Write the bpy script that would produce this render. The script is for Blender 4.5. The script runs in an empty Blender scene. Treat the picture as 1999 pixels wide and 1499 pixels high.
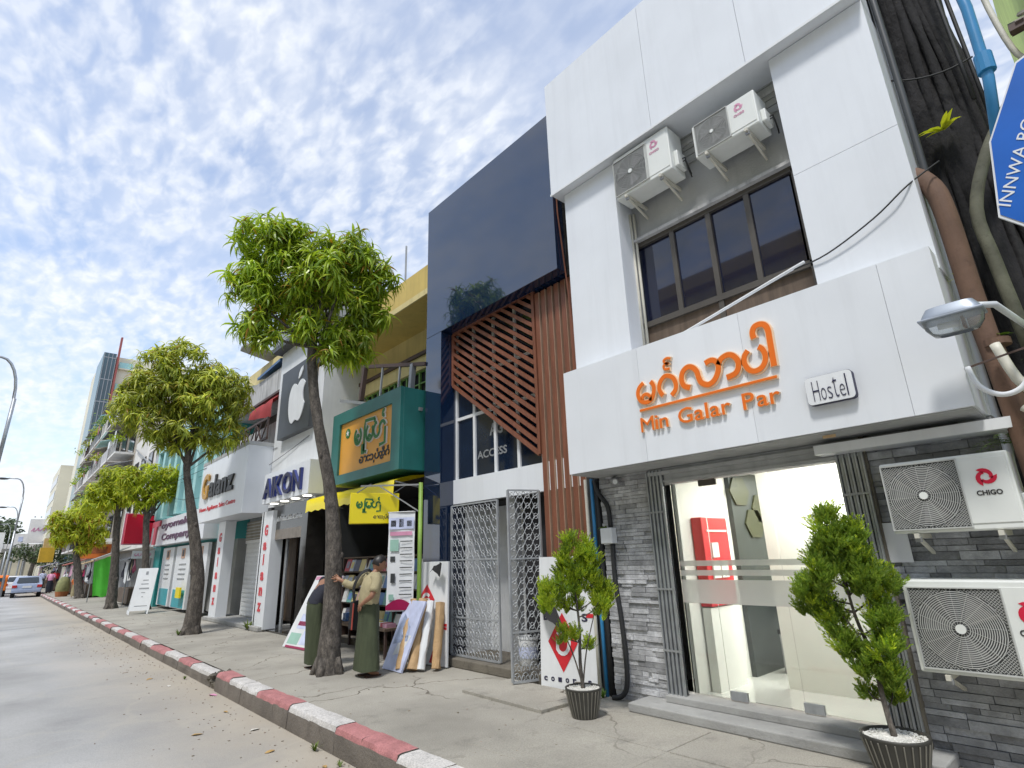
import bpy, math, random
from mathutils import Vector, Matrix
random.seed(7)
rad = math.radians
SC = bpy.context.scene
COL = SC.collection

# ------------------------------------------------------------------ camera
cam_d = bpy.data.cameras.new('camera')
cam = bpy.data.objects.new('camera', cam_d); COL.objects.link(cam)
cam_d.sensor_width = 36.0; cam_d.lens = 36.0 * 1068.95 / 1999.0
cam_d.clip_start = 0.05; cam_d.clip_end = 3000
PITCH, YAW, ROLL = rad(17.406), rad(42.332), rad(-1.907)
_F = Vector((math.sin(YAW)*math.cos(PITCH), math.cos(YAW)*math.cos(PITCH), math.sin(PITCH)))
_R = Vector((math.cos(YAW), -math.sin(YAW), 0)); _U = _R.cross(_F)
_R2 = _R*math.cos(ROLL) + _U*math.sin(ROLL); _U2 = -_R*math.sin(ROLL) + _U*math.cos(ROLL)
_m = Matrix((_R2, _U2, -_F)).transposed().to_4x4(); _m.translation = (0, 0, 1.55)
cam.matrix_world = _m
SC.camera = cam

# ------------------------------------------------------------------ sky, sun, exposure
SUN_EL, SUN_AZ = rad(62), rad(-112)          # azimuth measured from +Y towards +X: the sun stands over the street side
w = bpy.data.worlds.new('World'); SC.world = w; w.use_nodes = True
nt = w.node_tree; N = nt.nodes; L = nt.links; N.clear()
out = N.new('ShaderNodeOutputWorld'); bg = N.new('ShaderNodeBackground'); bg.inputs[1].default_value = 0.108
sky = N.new('ShaderNodeTexSky'); sky.sky_type = 'NISHITA'; sky.sun_disc = False
sky.sun_elevation = SUN_EL; sky.sun_rotation = SUN_AZ; sky.dust_density = 0.4; sky.air_density = 1.0; sky.ozone_density = 3.0
tc = N.new('ShaderNodeTexCoord'); sep = N.new('ShaderNodeSeparateXYZ'); L.new(tc.outputs['Generated'], sep.inputs[0])
def mth(op, a, b=None, c=None):
    n = N.new('ShaderNodeMath'); n.operation = op
    for i, v in enumerate((a, b, c)):
        if v is None: continue
        if isinstance(v, (int, float)): n.inputs[i].default_value = v
        else: L.new(v, n.inputs[i])
    return n.outputs[0]
zz = mth('ADD', mth('MAXIMUM', sep.outputs[2], 0.0), 0.16)
cx = mth('DIVIDE', sep.outputs[0], zz); cy = mth('DIVIDE', sep.outputs[1], zz)
cmb = N.new('ShaderNodeCombineXYZ'); L.new(cx, cmb.inputs[0]); L.new(cy, cmb.inputs[1])
def wnoise(scale, detail, rough, dist, stretch=(1, 1, 1), rot=0.0, off=(0, 0, 0)):
    mp = N.new('ShaderNodeMapping'); L.new(cmb.outputs[0], mp.inputs[0])
    mp.inputs['Scale'].default_value = stretch; mp.inputs['Rotation'].default_value = (0, 0, rot); mp.inputs['Location'].default_value = off
    n = N.new('ShaderNodeTexNoise'); L.new(mp.outputs[0], n.inputs['Vector'])
    n.inputs['Scale'].default_value = scale; n.inputs['Detail'].default_value = detail
    n.inputs['Roughness'].default_value = rough; n.inputs['Distortion'].default_value = dist
    return n.outputs[0]
def wramp(v, a, b):
    n = N.new('ShaderNodeMapRange'); n.interpolation_type = 'SMOOTHSTEP'; L.new(v, n.inputs[0])
    n.inputs[1].default_value = a; n.inputs[2].default_value = b
    return n.outputs[0]
puff = wramp(wnoise(23.0, 3.5, 0.5, 0.25, (1.0, 0.5, 1), rad(38)), 0.33, 0.66)
puff2 = wramp(wnoise(44.0, 3.0, 0.5, 0.3, (1.0, 0.7, 1), rad(45), (5, 2, 0)), 0.36, 0.64)
rows = wramp(wnoise(7.0, 3.0, 0.5, 0.5, (1.0, 0.40, 1), rad(30), (3, 1, 0)), 0.34, 0.62)
mass = wramp(wnoise(1.1, 4.0, 0.5, 0.4, (1, 1, 1), 0, (2.3, 4.6, 0)), 0.34, 0.58)
veil = wramp(wnoise(1.6, 5.0, 0.6, 0.8, (0.5, 1, 1), rad(-30), (8, 3, 0)), 0.3, 0.75)
tex = mth('MULTIPLY', puff, mth('MULTIPLY_ADD', puff2, 0.35, 0.65))
cl = mth('ADD', mth('MULTIPLY', tex, mth('MULTIPLY_ADD', mass, 0.32, 0.14)), mth('MULTIPLY', rows, mth('MULTIPLY_ADD', mass, 0.10, 0.10)))
cl = mth('ADD', mth('ADD', cl, mth('MULTIPLY', veil, 0.20)), 0.24)
hz = wramp(sep.outputs[2], 0.34, 0.0)
cl = mth('MINIMUM', mth('ADD', cl, mth('MULTIPLY', hz, 0.38)), 0.96)
mixc = N.new('ShaderNodeMix'); mixc.data_type = 'RGBA'
gain = N.new('ShaderNodeVectorMath'); gain.operation = 'SCALE'; gain.inputs['Scale'].default_value = 1.68; L.new(sky.outputs[0], gain.inputs[0])
L.new(cl, mixc.inputs[0]); L.new(gain.outputs[0], mixc.inputs[6])
mixc.inputs[7].default_value = (7.0, 7.25, 7.65, 1)
L.new(mixc.outputs[2], bg.inputs[0]); L.new(bg.outputs[0], out.inputs[0])
sun_d = bpy.data.lights.new('sun', 'SUN'); sun_d.energy = 2.2; sun_d.angle = rad(8); sun_d.color = (1.0, 0.97, 0.92)
sun = bpy.data.objects.new('sun', sun_d); COL.objects.link(sun)
_s = Vector((math.sin(SUN_AZ)*math.cos(SUN_EL), math.cos(SUN_AZ)*math.cos(SUN_EL), math.sin(SUN_EL)))
sun.rotation_euler = (-_s).to_track_quat('-Z', 'Y').to_euler(); sun.location = (-10, 0, 30)
vs = SC.view_settings
vs.view_transform = 'Standard'; vs.look = 'None'; vs.gamma = 1; vs.use_curve_mapping = False; vs.exposure = 0.42
SC.render.engine = 'CYCLES'
SC.cycles.max_bounces = 8; SC.cycles.transparent_max_bounces = 12

# ------------------------------------------------------------------ materials
MATS = {}
def mat(name, col, rough=0.6, var=0.12, scale=2.5, bump=0.0, bscale=60.0, metal=0.0, ior=None, rnd=0.0, streak=0.0, sdark=0.5,
        stretch=(1, 1, 1), fine=0.0, island=0.0, trans=0.0, coat=0.0, coords='pos', col2=None, emit=0.0, spots=0.0):
    if name in MATS: return MATS[name]
    m = bpy.data.materials.new(name); m.use_nodes = True
    t = m.node_tree; n = t.nodes; l = t.links
    b = n['Principled BSDF']
    b.inputs['Roughness'].default_value = rough; b.inputs['Metallic'].default_value = metal
    if ior: b.inputs['IOR'].default_value = ior
    if coat: b.inputs['Coat Weight'].default_value = coat; b.inputs['Coat Roughness'].default_value = 0.06
    if coords == 'pos':
        g = n.new('ShaderNodeNewGeometry'); P = g.outputs['Position']
    else:
        g = n.new('ShaderNodeTexCoord'); P = g.outputs['Object']
    mp = n.new('ShaderNodeMapping'); mp.inputs['Scale'].default_value = stretch; l.new(P, mp.inputs[0])
    V = mp.outputs[0]
    def noise(s, d=5.0, r=0.55, vec=V):
        x = n.new('ShaderNodeTexNoise'); x.inputs['Scale'].default_value = s; x.inputs['Detail'].default_value = d
        x.inputs['Roughness'].default_value = r; l.new(vec, x.inputs['Vector']); return x.outputs[0]
    def m2(op, a, bb):
        x = n.new('ShaderNodeMath'); x.operation = op
        for i, v in enumerate((a, bb)):
            if isinstance(v, (int, float)): x.inputs[i].default_value = v
            else: l.new(v, x.inputs[i])
        return x.outputs[0]
    def mix(f, a, c, mode='MIX'):
        x = n.new('ShaderNodeMix'); x.data_type = 'RGBA'; x.blend_type = mode
        if isinstance(f, (int, float)): x.inputs[0].default_value = f
        else: l.new(f, x.inputs[0])
        for i, v in ((6, a), (7, c)):
            if isinstance(v, tuple): x.inputs[i].default_value = (v[0], v[1], v[2], 1)
            else: l.new(v, x.inputs[i])
        return x.outputs[2]
    def rampf(v, a, c):
        x = n.new('ShaderNodeMapRange'); l.new(v, x.inputs[0]); x.inputs[1].default_value = a; x.inputs[2].default_value = c
        return x.outputs[0]
    lo = tuple(c*(1-var) for c in col); hi = tuple(min(1.0, c*(1+var)) for c in col)
    if col2: lo, hi = col, col2
    C = mix(rampf(noise(scale), 0.3, 0.7), lo, hi)
    if fine: C = mix(m2('MULTIPLY', rampf(noise(bscale*1.3, 3.0, 0.6), 0.42, 0.62), fine), C, tuple(c*0.45 for c in col))
    if spots: C = mix(m2('MULTIPLY', rampf(noise(scale*3.1, 6.0, 0.7), 0.56, 0.68), spots), C, tuple(c*0.42 for c in col))
    if streak:
        mp2 = n.new('ShaderNodeMapping'); mp2.inputs['Scale'].default_value = (5, 5, 0.35); l.new(P, mp2.inputs[0])
        s = rampf(noise(1.6, 6.0, 0.65, mp2.outputs[0]), 0.5, 0.72)
        C = mix(m2('MULTIPLY', s, streak), C, tuple(c*sdark for c in col))
    if rnd:
        oi = n.new('ShaderNodeObjectInfo'); hs = n.new('ShaderNodeHueSaturation')
        v = m2('ADD', m2('MULTIPLY', oi.outputs['Random'], 2*rnd), 1-rnd)
        l.new(v, hs.inputs['Value']); l.new(C, hs.inputs['Color']); C = hs.outputs[0]
    if island:
        gi = n.new('ShaderNodeNewGeometry'); hs = n.new('ShaderNodeHueSaturation')
        v = m2('ADD', m2('MULTIPLY', gi.outputs['Random Per Island'], 2*island), 1-island)
        hh = m2('ADD', m2('MULTIPLY', gi.outputs['Random Per Island'], -0.05), 0.525)
        l.new(v, hs.inputs['Value']); l.new(hh, hs.inputs['Hue']); l.new(C, hs.inputs['Color']); C = hs.outputs[0]
    l.new(C, b.inputs['Base Color'])
    if emit:
        l.new(C, b.inputs['Emission Color']); b.inputs['Emission Strength'].default_value = emit
    if bump:
        bp = n.new('ShaderNodeBump'); bp.inputs['Strength'].default_value = min(1.0, bump); bp.inputs['Distance'].default_value = 0.02
        l.new(noise(bscale, 4.0, 0.6), bp.inputs['Height']); l.new(bp.outputs[0], b.inputs['Normal'])
    if trans:
        tr = n.new('ShaderNodeBsdfTranslucent'); l.new(mix(0.5, C, (col[0]*1.6, col[1]*1.5, col[2]*0.6)), tr.inputs[0])
        mx = n.new('ShaderNodeMixShader'); mx.inputs[0].default_value = trans
        l.new(b.outputs[0], mx.inputs[1]); l.new(tr.outputs[0], mx.inputs[2]); l.new(mx.outputs[0], n['Material Output'].inputs[0])
    MATS[name] = m
    return m
def glass(name, tint=(0.9, 0.95, 0.95), frost=0.0, white=(0.85, 0.86, 0.84)):
    if name in MATS: return MATS[name]
    m = bpy.data.materials.new(name); m.use_nodes = True
    t = m.node_tree; n = t.nodes; l = t.links; n.clear()
    o = n.new('ShaderNodeOutputMaterial'); tr = n.new('ShaderNodeBsdfTransparent'); tr.inputs[0].default_value = (*tint, 1)
    gl = n.new('ShaderNodeBsdfGlossy'); gl.inputs['Roughness'].default_value = 0.02
    fr = n.new('ShaderNodeFresnel'); fr.inputs[0].default_value = 1.5
    a = tr
    if frost:
        df = n.new('ShaderNodeBsdfDiffuse'); df.inputs[0].default_value = (*white, 1)
        tl = n.new('ShaderNodeBsdfTranslucent'); tl.inputs[0].default_value = (*white, 1)
        m1 = n.new('ShaderNodeMixShader'); m1.inputs[0].default_value = 0.5; l.new(df.outputs[0], m1.inputs[1]); l.new(tl.outputs[0], m1.inputs[2])
        m0 = n.new('ShaderNodeMixShader'); m0.inputs[0].default_value = frost; l.new(tr.outputs[0], m0.inputs[1]); l.new(m1.outputs[0], m0.inputs[2]); a = m0
    mx = n.new('ShaderNodeMixShader'); l.new(fr.outputs[0], mx.inputs[0]); l.new(a.outputs[0], mx.inputs[1]); l.new(gl.outputs[0], mx.inputs[2])
    l.new(mx.outputs[0], o.inputs[0]); MATS[name] = m
    return m

M_WHITE = mat('white_composite_panel', (0.75, 0.78, 0.82), 0.34, 0.04, 1.2, streak=0.22, sdark=0.78, rnd=0.025)
M_WHITE2 = mat('white_paint', (0.73, 0.75, 0.77), 0.55, 0.06, 2.0, streak=0.22, sdark=0.7)
M_PLASTER = mat('grey_plaster', (0.42, 0.43, 0.43), 0.85, 0.16, 2.0, bump=0.25, bscale=45, streak=0.45, sdark=0.6)
M_OLDWALL = mat('stained_old_plaster', (0.50, 0.50, 0.50), 0.9, 0.2, 1.5, bump=0.3, bscale=30, streak=0.8, sdark=0.38)
M_BLACKGL = mat('polished_black_cladding', (0.008, 0.020, 0.054), 0.05, 0.15, 0.8, ior=1.95)  # navy base puts the blue of the mirrored sky into the black cladding
M_BLACKGR = mat('polished_black_granite', (0.030, 0.028, 0.026), 0.10, 0.25, 6.0, ior=1.6, bscale=120, fine=0.4)
M_BLACK = mat('black_metal', (0.018, 0.018, 0.02), 0.5, 0.2)
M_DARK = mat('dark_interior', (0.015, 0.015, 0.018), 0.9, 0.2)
M_WOODMET = mat('brown_wood_finish', (0.20, 0.075, 0.043), 0.42, 0.22, 3.0, bump=0.08, bscale=30, stretch=(6, 6, 0.6))
M_WOODEDGE = mat('pale_wood_edge', (0.42, 0.28, 0.20), 0.45, 0.15, 3.0)
M_GREY = mat('grey_metal', (0.33, 0.34, 0.35), 0.45, 0.12, 4.0, metal=0.4, streak=0.25)
M_GALV = mat('galvanised_metal', (0.40, 0.42, 0.44), 0.42, 0.16, 8.0, metal=0.6, streak=0.3)
M_BRONZE = mat('dark_bronze_frame', (0.10, 0.09, 0.078), 0.45, 0.15, metal=0.3)
M_WGLASS = mat('dark_reflective_window_glass', (0.010, 0.013, 0.034), 0.03, 0.1, ior=1.7)
M_NGLASS = mat('navy_window_glass', (0.008, 0.016, 0.035), 0.05, 0.2, ior=1.5)
M_BROWNW = mat('brown_board', (0.12, 0.085, 0.06), 0.7, 0.3, 2.0, stretch=(8, 8, 1), bump=0.2, streak=0.5)
M_ORANGE = mat('orange_acrylic', (0.80, 0.17, 0.02), 0.3, 0.05)
M_ORRIM = mat('pale_orange_letter_side', (0.86, 0.62, 0.40), 0.4, 0.05)
M_RED = mat('red_paint', (0.62, 0.022, 0.035), 0.4, 0.08)
M_REDSIGN = mat('red_sign_face', (0.80, 0.005, 0.045), 0.35, 0.04)
M_NAVY = mat('navy_print', (0.02, 0.02, 0.06), 0.5, 0.05)
M_DKGREY = mat('dark_grey_paint', (0.05, 0.055, 0.06), 0.45, 0.15)
M_TEAL = mat('teal_painted_sign', (0.022, 0.155, 0.14), 0.4, 0.12, 3.0, streak=0.15)
M_TEALB = mat('turquoise_wall_paint', (0.10, 0.50, 0.50), 0.6, 0.12, 1.0, streak=0.25)
M_TEALP = mat('pale_turquoise_wall_paint', (0.38, 0.66, 0.66), 0.6, 0.1, 1.0, streak=0.2)
M_AMBER = mat('amber_sign_face', (0.75, 0.36, 0.045), 0.4, 0.05)
M_YELLOW = mat('yellow_sign_face', (0.86, 0.70, 0.0), 0.35, 0.04)
M_YELWALL = mat('ochre_wall_paint', (0.58, 0.43, 0.13), 0.7, 0.12, 1.5, streak=0.35, sdark=0.6)
M_YELPALE = mat('cream_wall_paint', (0.66, 0.55, 0.26), 0.7, 0.12, 1.5, streak=0.4, sdark=0.6)
M_GREEN = mat('green_print', (0.02, 0.16, 0.03), 0.5, 0.1)
M_TARP = mat('bright_green_tarpaulin', (0.10, 0.55, 0.06), 0.5, 0.1, 2.0, trans=0.25)
M_MAROON = mat('maroon_print', (0.30, 0.01, 0.07), 0.4, 0.15)
M_PINK = mat('pink_print', (0.62, 0.28, 0.42), 0.5, 0.2)
M_PALEBL = mat('pale_blue_print', (0.55, 0.60, 0.80), 0.35, 0.2, 4.0)
M_KRAFT = mat('brown_kraft_paper', (0.47, 0.31, 0.16), 0.7, 0.12, 6.0, bump=0.6, bscale=14)
M_SKIN = mat('brown_skin', (0.30, 0.15, 0.09), 0.5, 0.12, 20.0)
M_HAIR = mat('black_hair', (0.012, 0.010, 0.010), 0.45, 0.3, 40)
M_KHAKI = mat('khaki_shirt_cloth', (0.37, 0.32, 0.19), 0.85, 0.12, 9.0, bump=0.5, bscale=22)
M_LONGYI = mat('dark_green_longyi_cloth', (0.055, 0.068, 0.036), 0.85, 0.2, 5.0, bump=0.6, bscale=9, stretch=(3, 3, 0.6))
M_NAVYCL = mat('dark_navy_cloth', (0.02, 0.022, 0.035), 0.85, 0.2, 9.0, bump=0.4, bscale=22)
M_BAG = mat('black_bag_cloth', (0.02, 0.02, 0.022), 0.8, 0.2)
M_RUBBER = mat('sandal_rubber', (0.09, 0.05, 0.035), 0.7, 0.2)
M_AC = mat('white_enamel_casing', (0.75, 0.77, 0.74), 0.35, 0.04, 3.0, streak=0.15, sdark=0.75, coords='obj')
M_ACG = mat('grey_wire_guard', (0.50, 0.51, 0.49), 0.4, 0.08)
M_ACD = mat('shadowy_coil', (0.045, 0.047, 0.047), 0.6, 0.3, 30)
M_FAN = mat('grey_fan_blade', (0.12, 0.12, 0.12), 0.5, 0.1)
M_LOGO = mat('red_logo_print', (0.62, 0.012, 0.05), 0.4, 0.05)
M_PRINTBK = mat('black_print', (0.03, 0.03, 0.033), 0.5, 0.1)
M_BARK = mat('grey_brown_bark', (0.055, 0.048, 0.042), 0.95, 0.4, 7.5, bump=1.0, bscale=20, stretch=(2.0, 2.0, 1), spots=0.7, col2=(0.20, 0.175, 0.15), fine=.45)
M_DARKBARK = mat('blackened_fig_bark', (0.019, 0.0185, 0.020), 0.95, 0.55, 3.2, bump=1.0, bscale=13, stretch=(1.5, 1.5, 0.8), spots=0.3)
M_RUST = mat('rusty_drain_pipe', (0.15, 0.088, 0.060), 0.8, 0.3, 3.0, bump=0.2, streak=0.4, spots=0.4)
M_MOSSPIPE = mat('mossy_grey_pipe', (0.15, 0.15, 0.11), 0.85, 0.35, 5.0, bump=0.3, spots=0.5)
M_PVC = mat('pale_plastic_conduit', (0.60, 0.58, 0.50), 0.5, 0.12, 4.0, spots=0.25)
M_WIRE = mat('black_cable', (0.02, 0.021, 0.023), 0.6, 0.1)
M_BLUESIGN = mat('blue_enamel_sign', (0.012, 0.12, 0.50), 0.3, 0.1)
M_BLUEP = mat('blue_painted_pipe', (0.03, 0.22, 0.46), 0.4, 0.15, streak=0.2)
M_LIME = mat('lime_green_wall', (0.46, 0.56, 0.14), 0.7, 0.15, 1.5, streak=0.3)
M_CORR = mat('old_corrugated_sheet', (0.28, 0.26, 0.21), 0.7, 0.25, 2.0, streak=0.5)
M_BROWNST = mat('dark_brown_steel', (0.075, 0.045, 0.037), 0.6, 0.2)
M_POT = mat('dark_ribbed_pot', (0.052, 0.050, 0.043), 0.5, 0.18, 8.0, coords='obj')
M_POTRIB = mat('worn_pot_rib', (0.20, 0.19, 0.16), 0.55, 0.2, 8.0, coords='obj')
M_PEBBLE = mat('white_pebbles', (0.62, 0.61, 0.57), 0.8, 0.15, 10, rnd=0.1, island=0.14)
M_LEAF = mat('mast_tree_leaf', (0.31, 0.43, 0.035), 0.32, 0.35, 1.1, rnd=0.30, island=0.45, trans=0.42)
M_LEAF2 = mat('yellow_green_leaf', (0.40, 0.46, 0.06), 0.38, 0.35, 1.1, rnd=0.28, island=0.42, trans=0.42)
M_LEAF3 = mat('bright_young_leaf', (0.46, 0.53, 0.035), 0.42, 0.25, 1.3, rnd=0.22, island=0.32, trans=0.5)
M_LEAFOLD = mat('yellowed_leaf', (0.34, 0.23, 0.02), 0.45, 0.25, 2.0, island=0.2, trans=0.3)
M_THUJA = mat('thuja_spray', (0.20, 0.31, 0.035), 0.55, 0.35, 4.0, rnd=0.28, island=0.36, trans=0.4)
M_THUJA2 = mat('bright_thuja_spray', (0.38, 0.50, 0.035), 0.55, 0.35, 4.0, rnd=0.26, island=0.36, trans=0.42)
M_FERN = mat('fern_green', (0.12, 0.22, 0.025), 0.55, 0.35, 6.0, island=0.3, trans=0.3)
M_FARTREE = mat('far_tree_leaf', (0.06, 0.09, 0.035), 0.6, 0.3, 0.5, island=0.3, trans=0.2)
M_STONE = mat('split_slate_cladding', (0.44, 0.445, 0.46), 0.75, 0.28, 8.0, bump=0.55, bscale=38, rnd=0.34, fine=0.25)
M_STONED = mat('dark_slate_cladding', (0.31, 0.32, 0.345), 0.7, 0.3, 8.0, bump=0.5, bscale=38, rnd=0.42, fine=0.2)
M_MORTAR = mat('dark_mortar', (0.09, 0.09, 0.092), 0.95, 0.2, 8.0)
M_CONC = mat('weathered_concrete', (0.30, 0.29, 0.26), 0.92, 0.18, 1.1, bump=0.35, bscale=60, fine=0.22, spots=0.35)
M_CONCD = mat('dirty_concrete', (0.15, 0.135, 0.11), 0.95, 0.3, 2.5, bump=0.5, bscale=40, spots=0.5)
M_STEP = mat('worn_step_stone', (0.34, 0.34, 0.33), 0.8, 0.16, 3.0, bump=0.3, bscale=40, spots=0.3)
M_TILEFL = mat('glossy_floor_tile', (0.60, 0.60, 0.58), 0.12, 0.04, 2.0)
M_CREAM = mat('cream_interior_wall', (0.78, 0.77, 0.71), 0.6, 0.03, 1.0)
M_INWHITE = mat('white_interior_wall', (0.80, 0.80, 0.77), 0.6, 0.03, 1.0)
M_OLIVE = mat('olive_panel', (0.04, 0.042, 0.016), 0.5, 0.1)
M_SLATEPT = mat('slate_interior_wall', (0.035, 0.042, 0.042), 0.5, 0.15)
M_LAMPGL = glass('clear_lamp_cover', (0.90, 0.93, 0.95), 0.28, (0.75, 0.80, 0.85))
M_CLEAR = glass('clear_door_glass', (0.93, 0.96, 0.95))
M_FROST = glass('frosted_film', (0.9, 0.92, 0.9), 0.60, (0.95, 0.95, 0.92))
M_CARBL = mat('silver_blue_car_paint', (0.30, 0.36, 0.50), 0.25, 0.05, coat=0.6)
M_CARWH = mat('white_car_paint', (0.72, 0.72, 0.74), 0.3, 0.05, coat=0.5)
M_CARGL = mat('car_window_glass', (0.03, 0.04, 0.05), 0.05, 0.1, ior=1.6)
M_TYRE = mat('black_tyre', (0.015, 0.015, 0.015), 0.85, 0.2)
M_TAIL = mat('red_tail_lamp', (0.5, 0.015, 0.015), 0.3, 0.1)
M_ORTRUCK = mat('orange_vehicle_paint', (0.85, 0.20, 0.01), 0.35, 0.08)
M_FARWALL = mat('aged_apartment_wall', (0.46, 0.41, 0.34), 0.85, 0.25, 0.6, streak=0.6, sdark=0.5)
M_FARWHITE = mat('pale_apartment_wall', (0.72, 0.70, 0.66), 0.85, 0.12, 0.6, streak=0.4, sdark=0.6)
M_TOWERGL = mat('tower_curtain_glass', (0.035, 0.075, 0.095), 0.12, 0.25, 0.3, ior=1.7)
M_TOWERCR = mat('tower_cream_wall', (0.74, 0.70, 0.56), 0.8, 0.08, 0.2)
M_BLUEROOF = mat('blue_roof_sheet', (0.06, 0.15, 0.32), 0.5, 0.2, 2.0)
M_CANVRED = mat('dull_red_awning_cloth', (0.42, 0.05, 0.05), 0.8, 0.18, 2.0, trans=0.2)
M_ORANGES = mat('orange_shop_sign', (0.78, 0.22, 0.05), 0.4, 0.15, 0.8)
M_BOOK = mat('book_cover_white', (0.62, 0.62, 0.6), 0.4, 0.1)
M_LAWNGRASS = mat('kerb_weed_green', (0.10, 0.15, 0.02), 0.6, 0.3, 5.0, island=0.3, trans=0.2)
M_CORONA = mat('lit_pendant_bulb', (1.0, 0.62, 0.22), 0.4, 0.02, emit=6.0)
M_CEILGLOW = mat('lit_ceiling_panel', (1.0, 0.97, 0.88), 0.4, 0.02, emit=9.0)  # glow for added ceiling panels that brighten the lobby
M_DOWNL = mat('lit_downlight', (1.0, 0.96, 0.85), 0.4, 0.02, emit=2.5)

# ------------------------------------------------------------------ mesh builder
class MB:
    def __init__(s): s.v = []; s.f = []; s.m = []
    def face(s, pts, m=0):
        i = len(s.v); s.v += [tuple(p) for p in pts]; s.f.append(list(range(i, i+len(pts)))); s.m.append(m); return s
    def box(s, x0, x1, y0, y1, z0, z1, m=0):
        return s.obox(((x0+x1)/2, (y0+y1)/2, (z0+z1)/2), (abs(x1-x0)/2, 0, 0), (0, abs(y1-y0)/2, 0), (0, 0, abs(z1-z0)/2), m)
    def obox(s, c, a, b, d, m=0):
        c, a, b, d = Vector(c), Vector(a), Vector(b), Vector(d); i = len(s.v)
        for k in (-1, 1):
            for j in (-1, 1):
                for q in (-1, 1): s.v.append(tuple(c+a*q+b*j+d*k))
        for q in ((0, 2, 3, 1), (4, 5, 7, 6), (0, 1, 5, 4), (2, 6, 7, 3), (0, 4, 6, 2), (1, 3, 7, 5)):
            s.f.append([i+z for z in q]); s.m.append(m)
        return s
    def bar(s, p, q, w, h=None, m=0, up=(0, 0, 1)):
        p, q = Vector(p), Vector(q); d = q-p; h = h or w; u = Vector(up)
        if abs(d.normalized().dot(u)) > 0.97: u = Vector((1, 0, 0))
        a = d.cross(u).normalized(); b = a.cross(d).normalized()
        return s.obox((p+q)/2, d/2, a*w/2, b*h/2, m)
    def prism(s, poly, d, m=0, m_side=None):
        P = [Vector(p) for p in poly]; d = Vector(d); n = len(P); i = len(s.v)
        s.v += [tuple(p) for p in P] + [tuple(p+d) for p in P]
        s.f.append(list(range(i, i+n))[::-1]); s.m.append(m); s.f.append(list(range(i+n, i+2*n))); s.m.append(m)
        for k in range(n):
            j = (k+1) % n; s.f.append([i+k, i+j, i+n+j, i+n+k]); s.m.append(m if m_side is None else m_side)
        return s
    def rings(s, R, m=0, cap=True, closed=True):
        i = len(s.v); n = len(R[0])
        for r in R: s.v += [tuple(p) for p in r]
        for k in range(len(R)-1):
            for j in range(n if closed else n-1):
                a = i+k*n+j; b = i+k*n+(j+1) % n
                s.f.append([a, b, b+n, a+n]); s.m.append(m)
        if cap and closed:
            s.f.append(list(range(i, i+n))[::-1]); s.m.append(m)
            q = i+(len(R)-1)*n; s.f.append(list(range(q, q+n))); s.m.append(m)
        return s
    def tube(s, pts, r, n=8, m=0, cap=True, jit=0.0):
        P = [Vector(p) for p in pts]; R = []; a = None
        for k, p in enumerate(P):
            d = (P[min(k+1, len(P)-1)]-P[max(k-1, 0)]).normalized()
            if a is None:
                u = Vector((0, 0, 1)) if abs(d.z) < 0.9 else Vector((1, 0, 0))
                a = d.cross(u).normalized()
            else:
                a = (a-d*a.dot(d)).normalized()
            b = d.cross(a).normalized(); rr = r[k] if isinstance(r, (list, tuple)) else r
            R.append([p+(a*math.cos(2*math.pi*j/n)+b*math.sin(2*math.pi*j/n))*rr*(1+random.uniform(-jit, jit)) for j in range(n)])
        return s.rings(R, m, cap)
    def lathe(s, prof, n=24, m=0, c=(0, 0, 0), cap=True):
        return s.rings([[(c[0]+r*math.cos(2*math.pi*j/n), c[1]+r*math.sin(2*math.pi*j/n), c[2]+z) for j in range(n)] for r, z in prof], m, cap)
    def ell(s, c, rx, ry, rz, nu=12, nv=8, m=0, f=None):
        R = []
        for k in range(nv+1):
            t = math.pi*k/nv; t = min(max(t, 0.05), math.pi-0.05)
            R.append([Vector((c[0]+rx*math.sin(t)*math.cos(2*math.pi*j/nu), c[1]+ry*math.sin(t)*math.sin(2*math.pi*j/nu), c[2]-rz*math.cos(t))) for j in range(nu)])
        if f: R = [[f(p) for p in r] for r in R]
        return s.rings(R, m)
    def strip(s, pts, w, nrm, depth, m=0, m_side=None, ends=True):
        """flat ribbon of width w along pts, extruded along nrm by depth"""
        P = [Vector(p) for p in pts]; nn = Vector(nrm).normalized(); Lf, Rt = [], []
        for k, p in enumerate(P):
            d = P[min(k+1, len(P)-1)]-P[max(k-1, 0)]; d = d.normalized(); sd = nn.cross(d).normalized()
            Lf.append(p+sd*w/2); Rt.append(p-sd*w/2)
        D = nn*depth
        R = [[Lf[k], Rt[k], Rt[k]+D, Lf[k]+D] for k in range(len(P))]
        return s.rings(R, m if m_side is None else m_side)
    def add(s, mesh, M, m=0):
        i = len(s.v); s.v += [tuple(M @ v.co) for v in mesh.vertices]
        for p in mesh.polygons: s.f.append([i+q for q in p.vertices]); s.m.append(m)
        return s
    def merge(s, o, M, mm=None):
        i = len(s.v); s.v += [tuple(M @ Vector(p)) for p in o.v]
        s.f += [[i+q for q in f] for f in o.f]; s.m += [mm if mm is not None else q for q in o.m]
        return s
    def mesh(s, name, mats, smooth=False):
        me = bpy.data.meshes.new(name); me.from_pydata(s.v, [], s.f)
        for q in (mats if isinstance(mats, (list, tuple)) else [mats]): me.materials.append(q)
        me.polygons.foreach_set('material_index', s.m)
        if smooth: me.polygons.foreach_set('use_smooth', [True]*len(s.f))
        me.update(); return me
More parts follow.
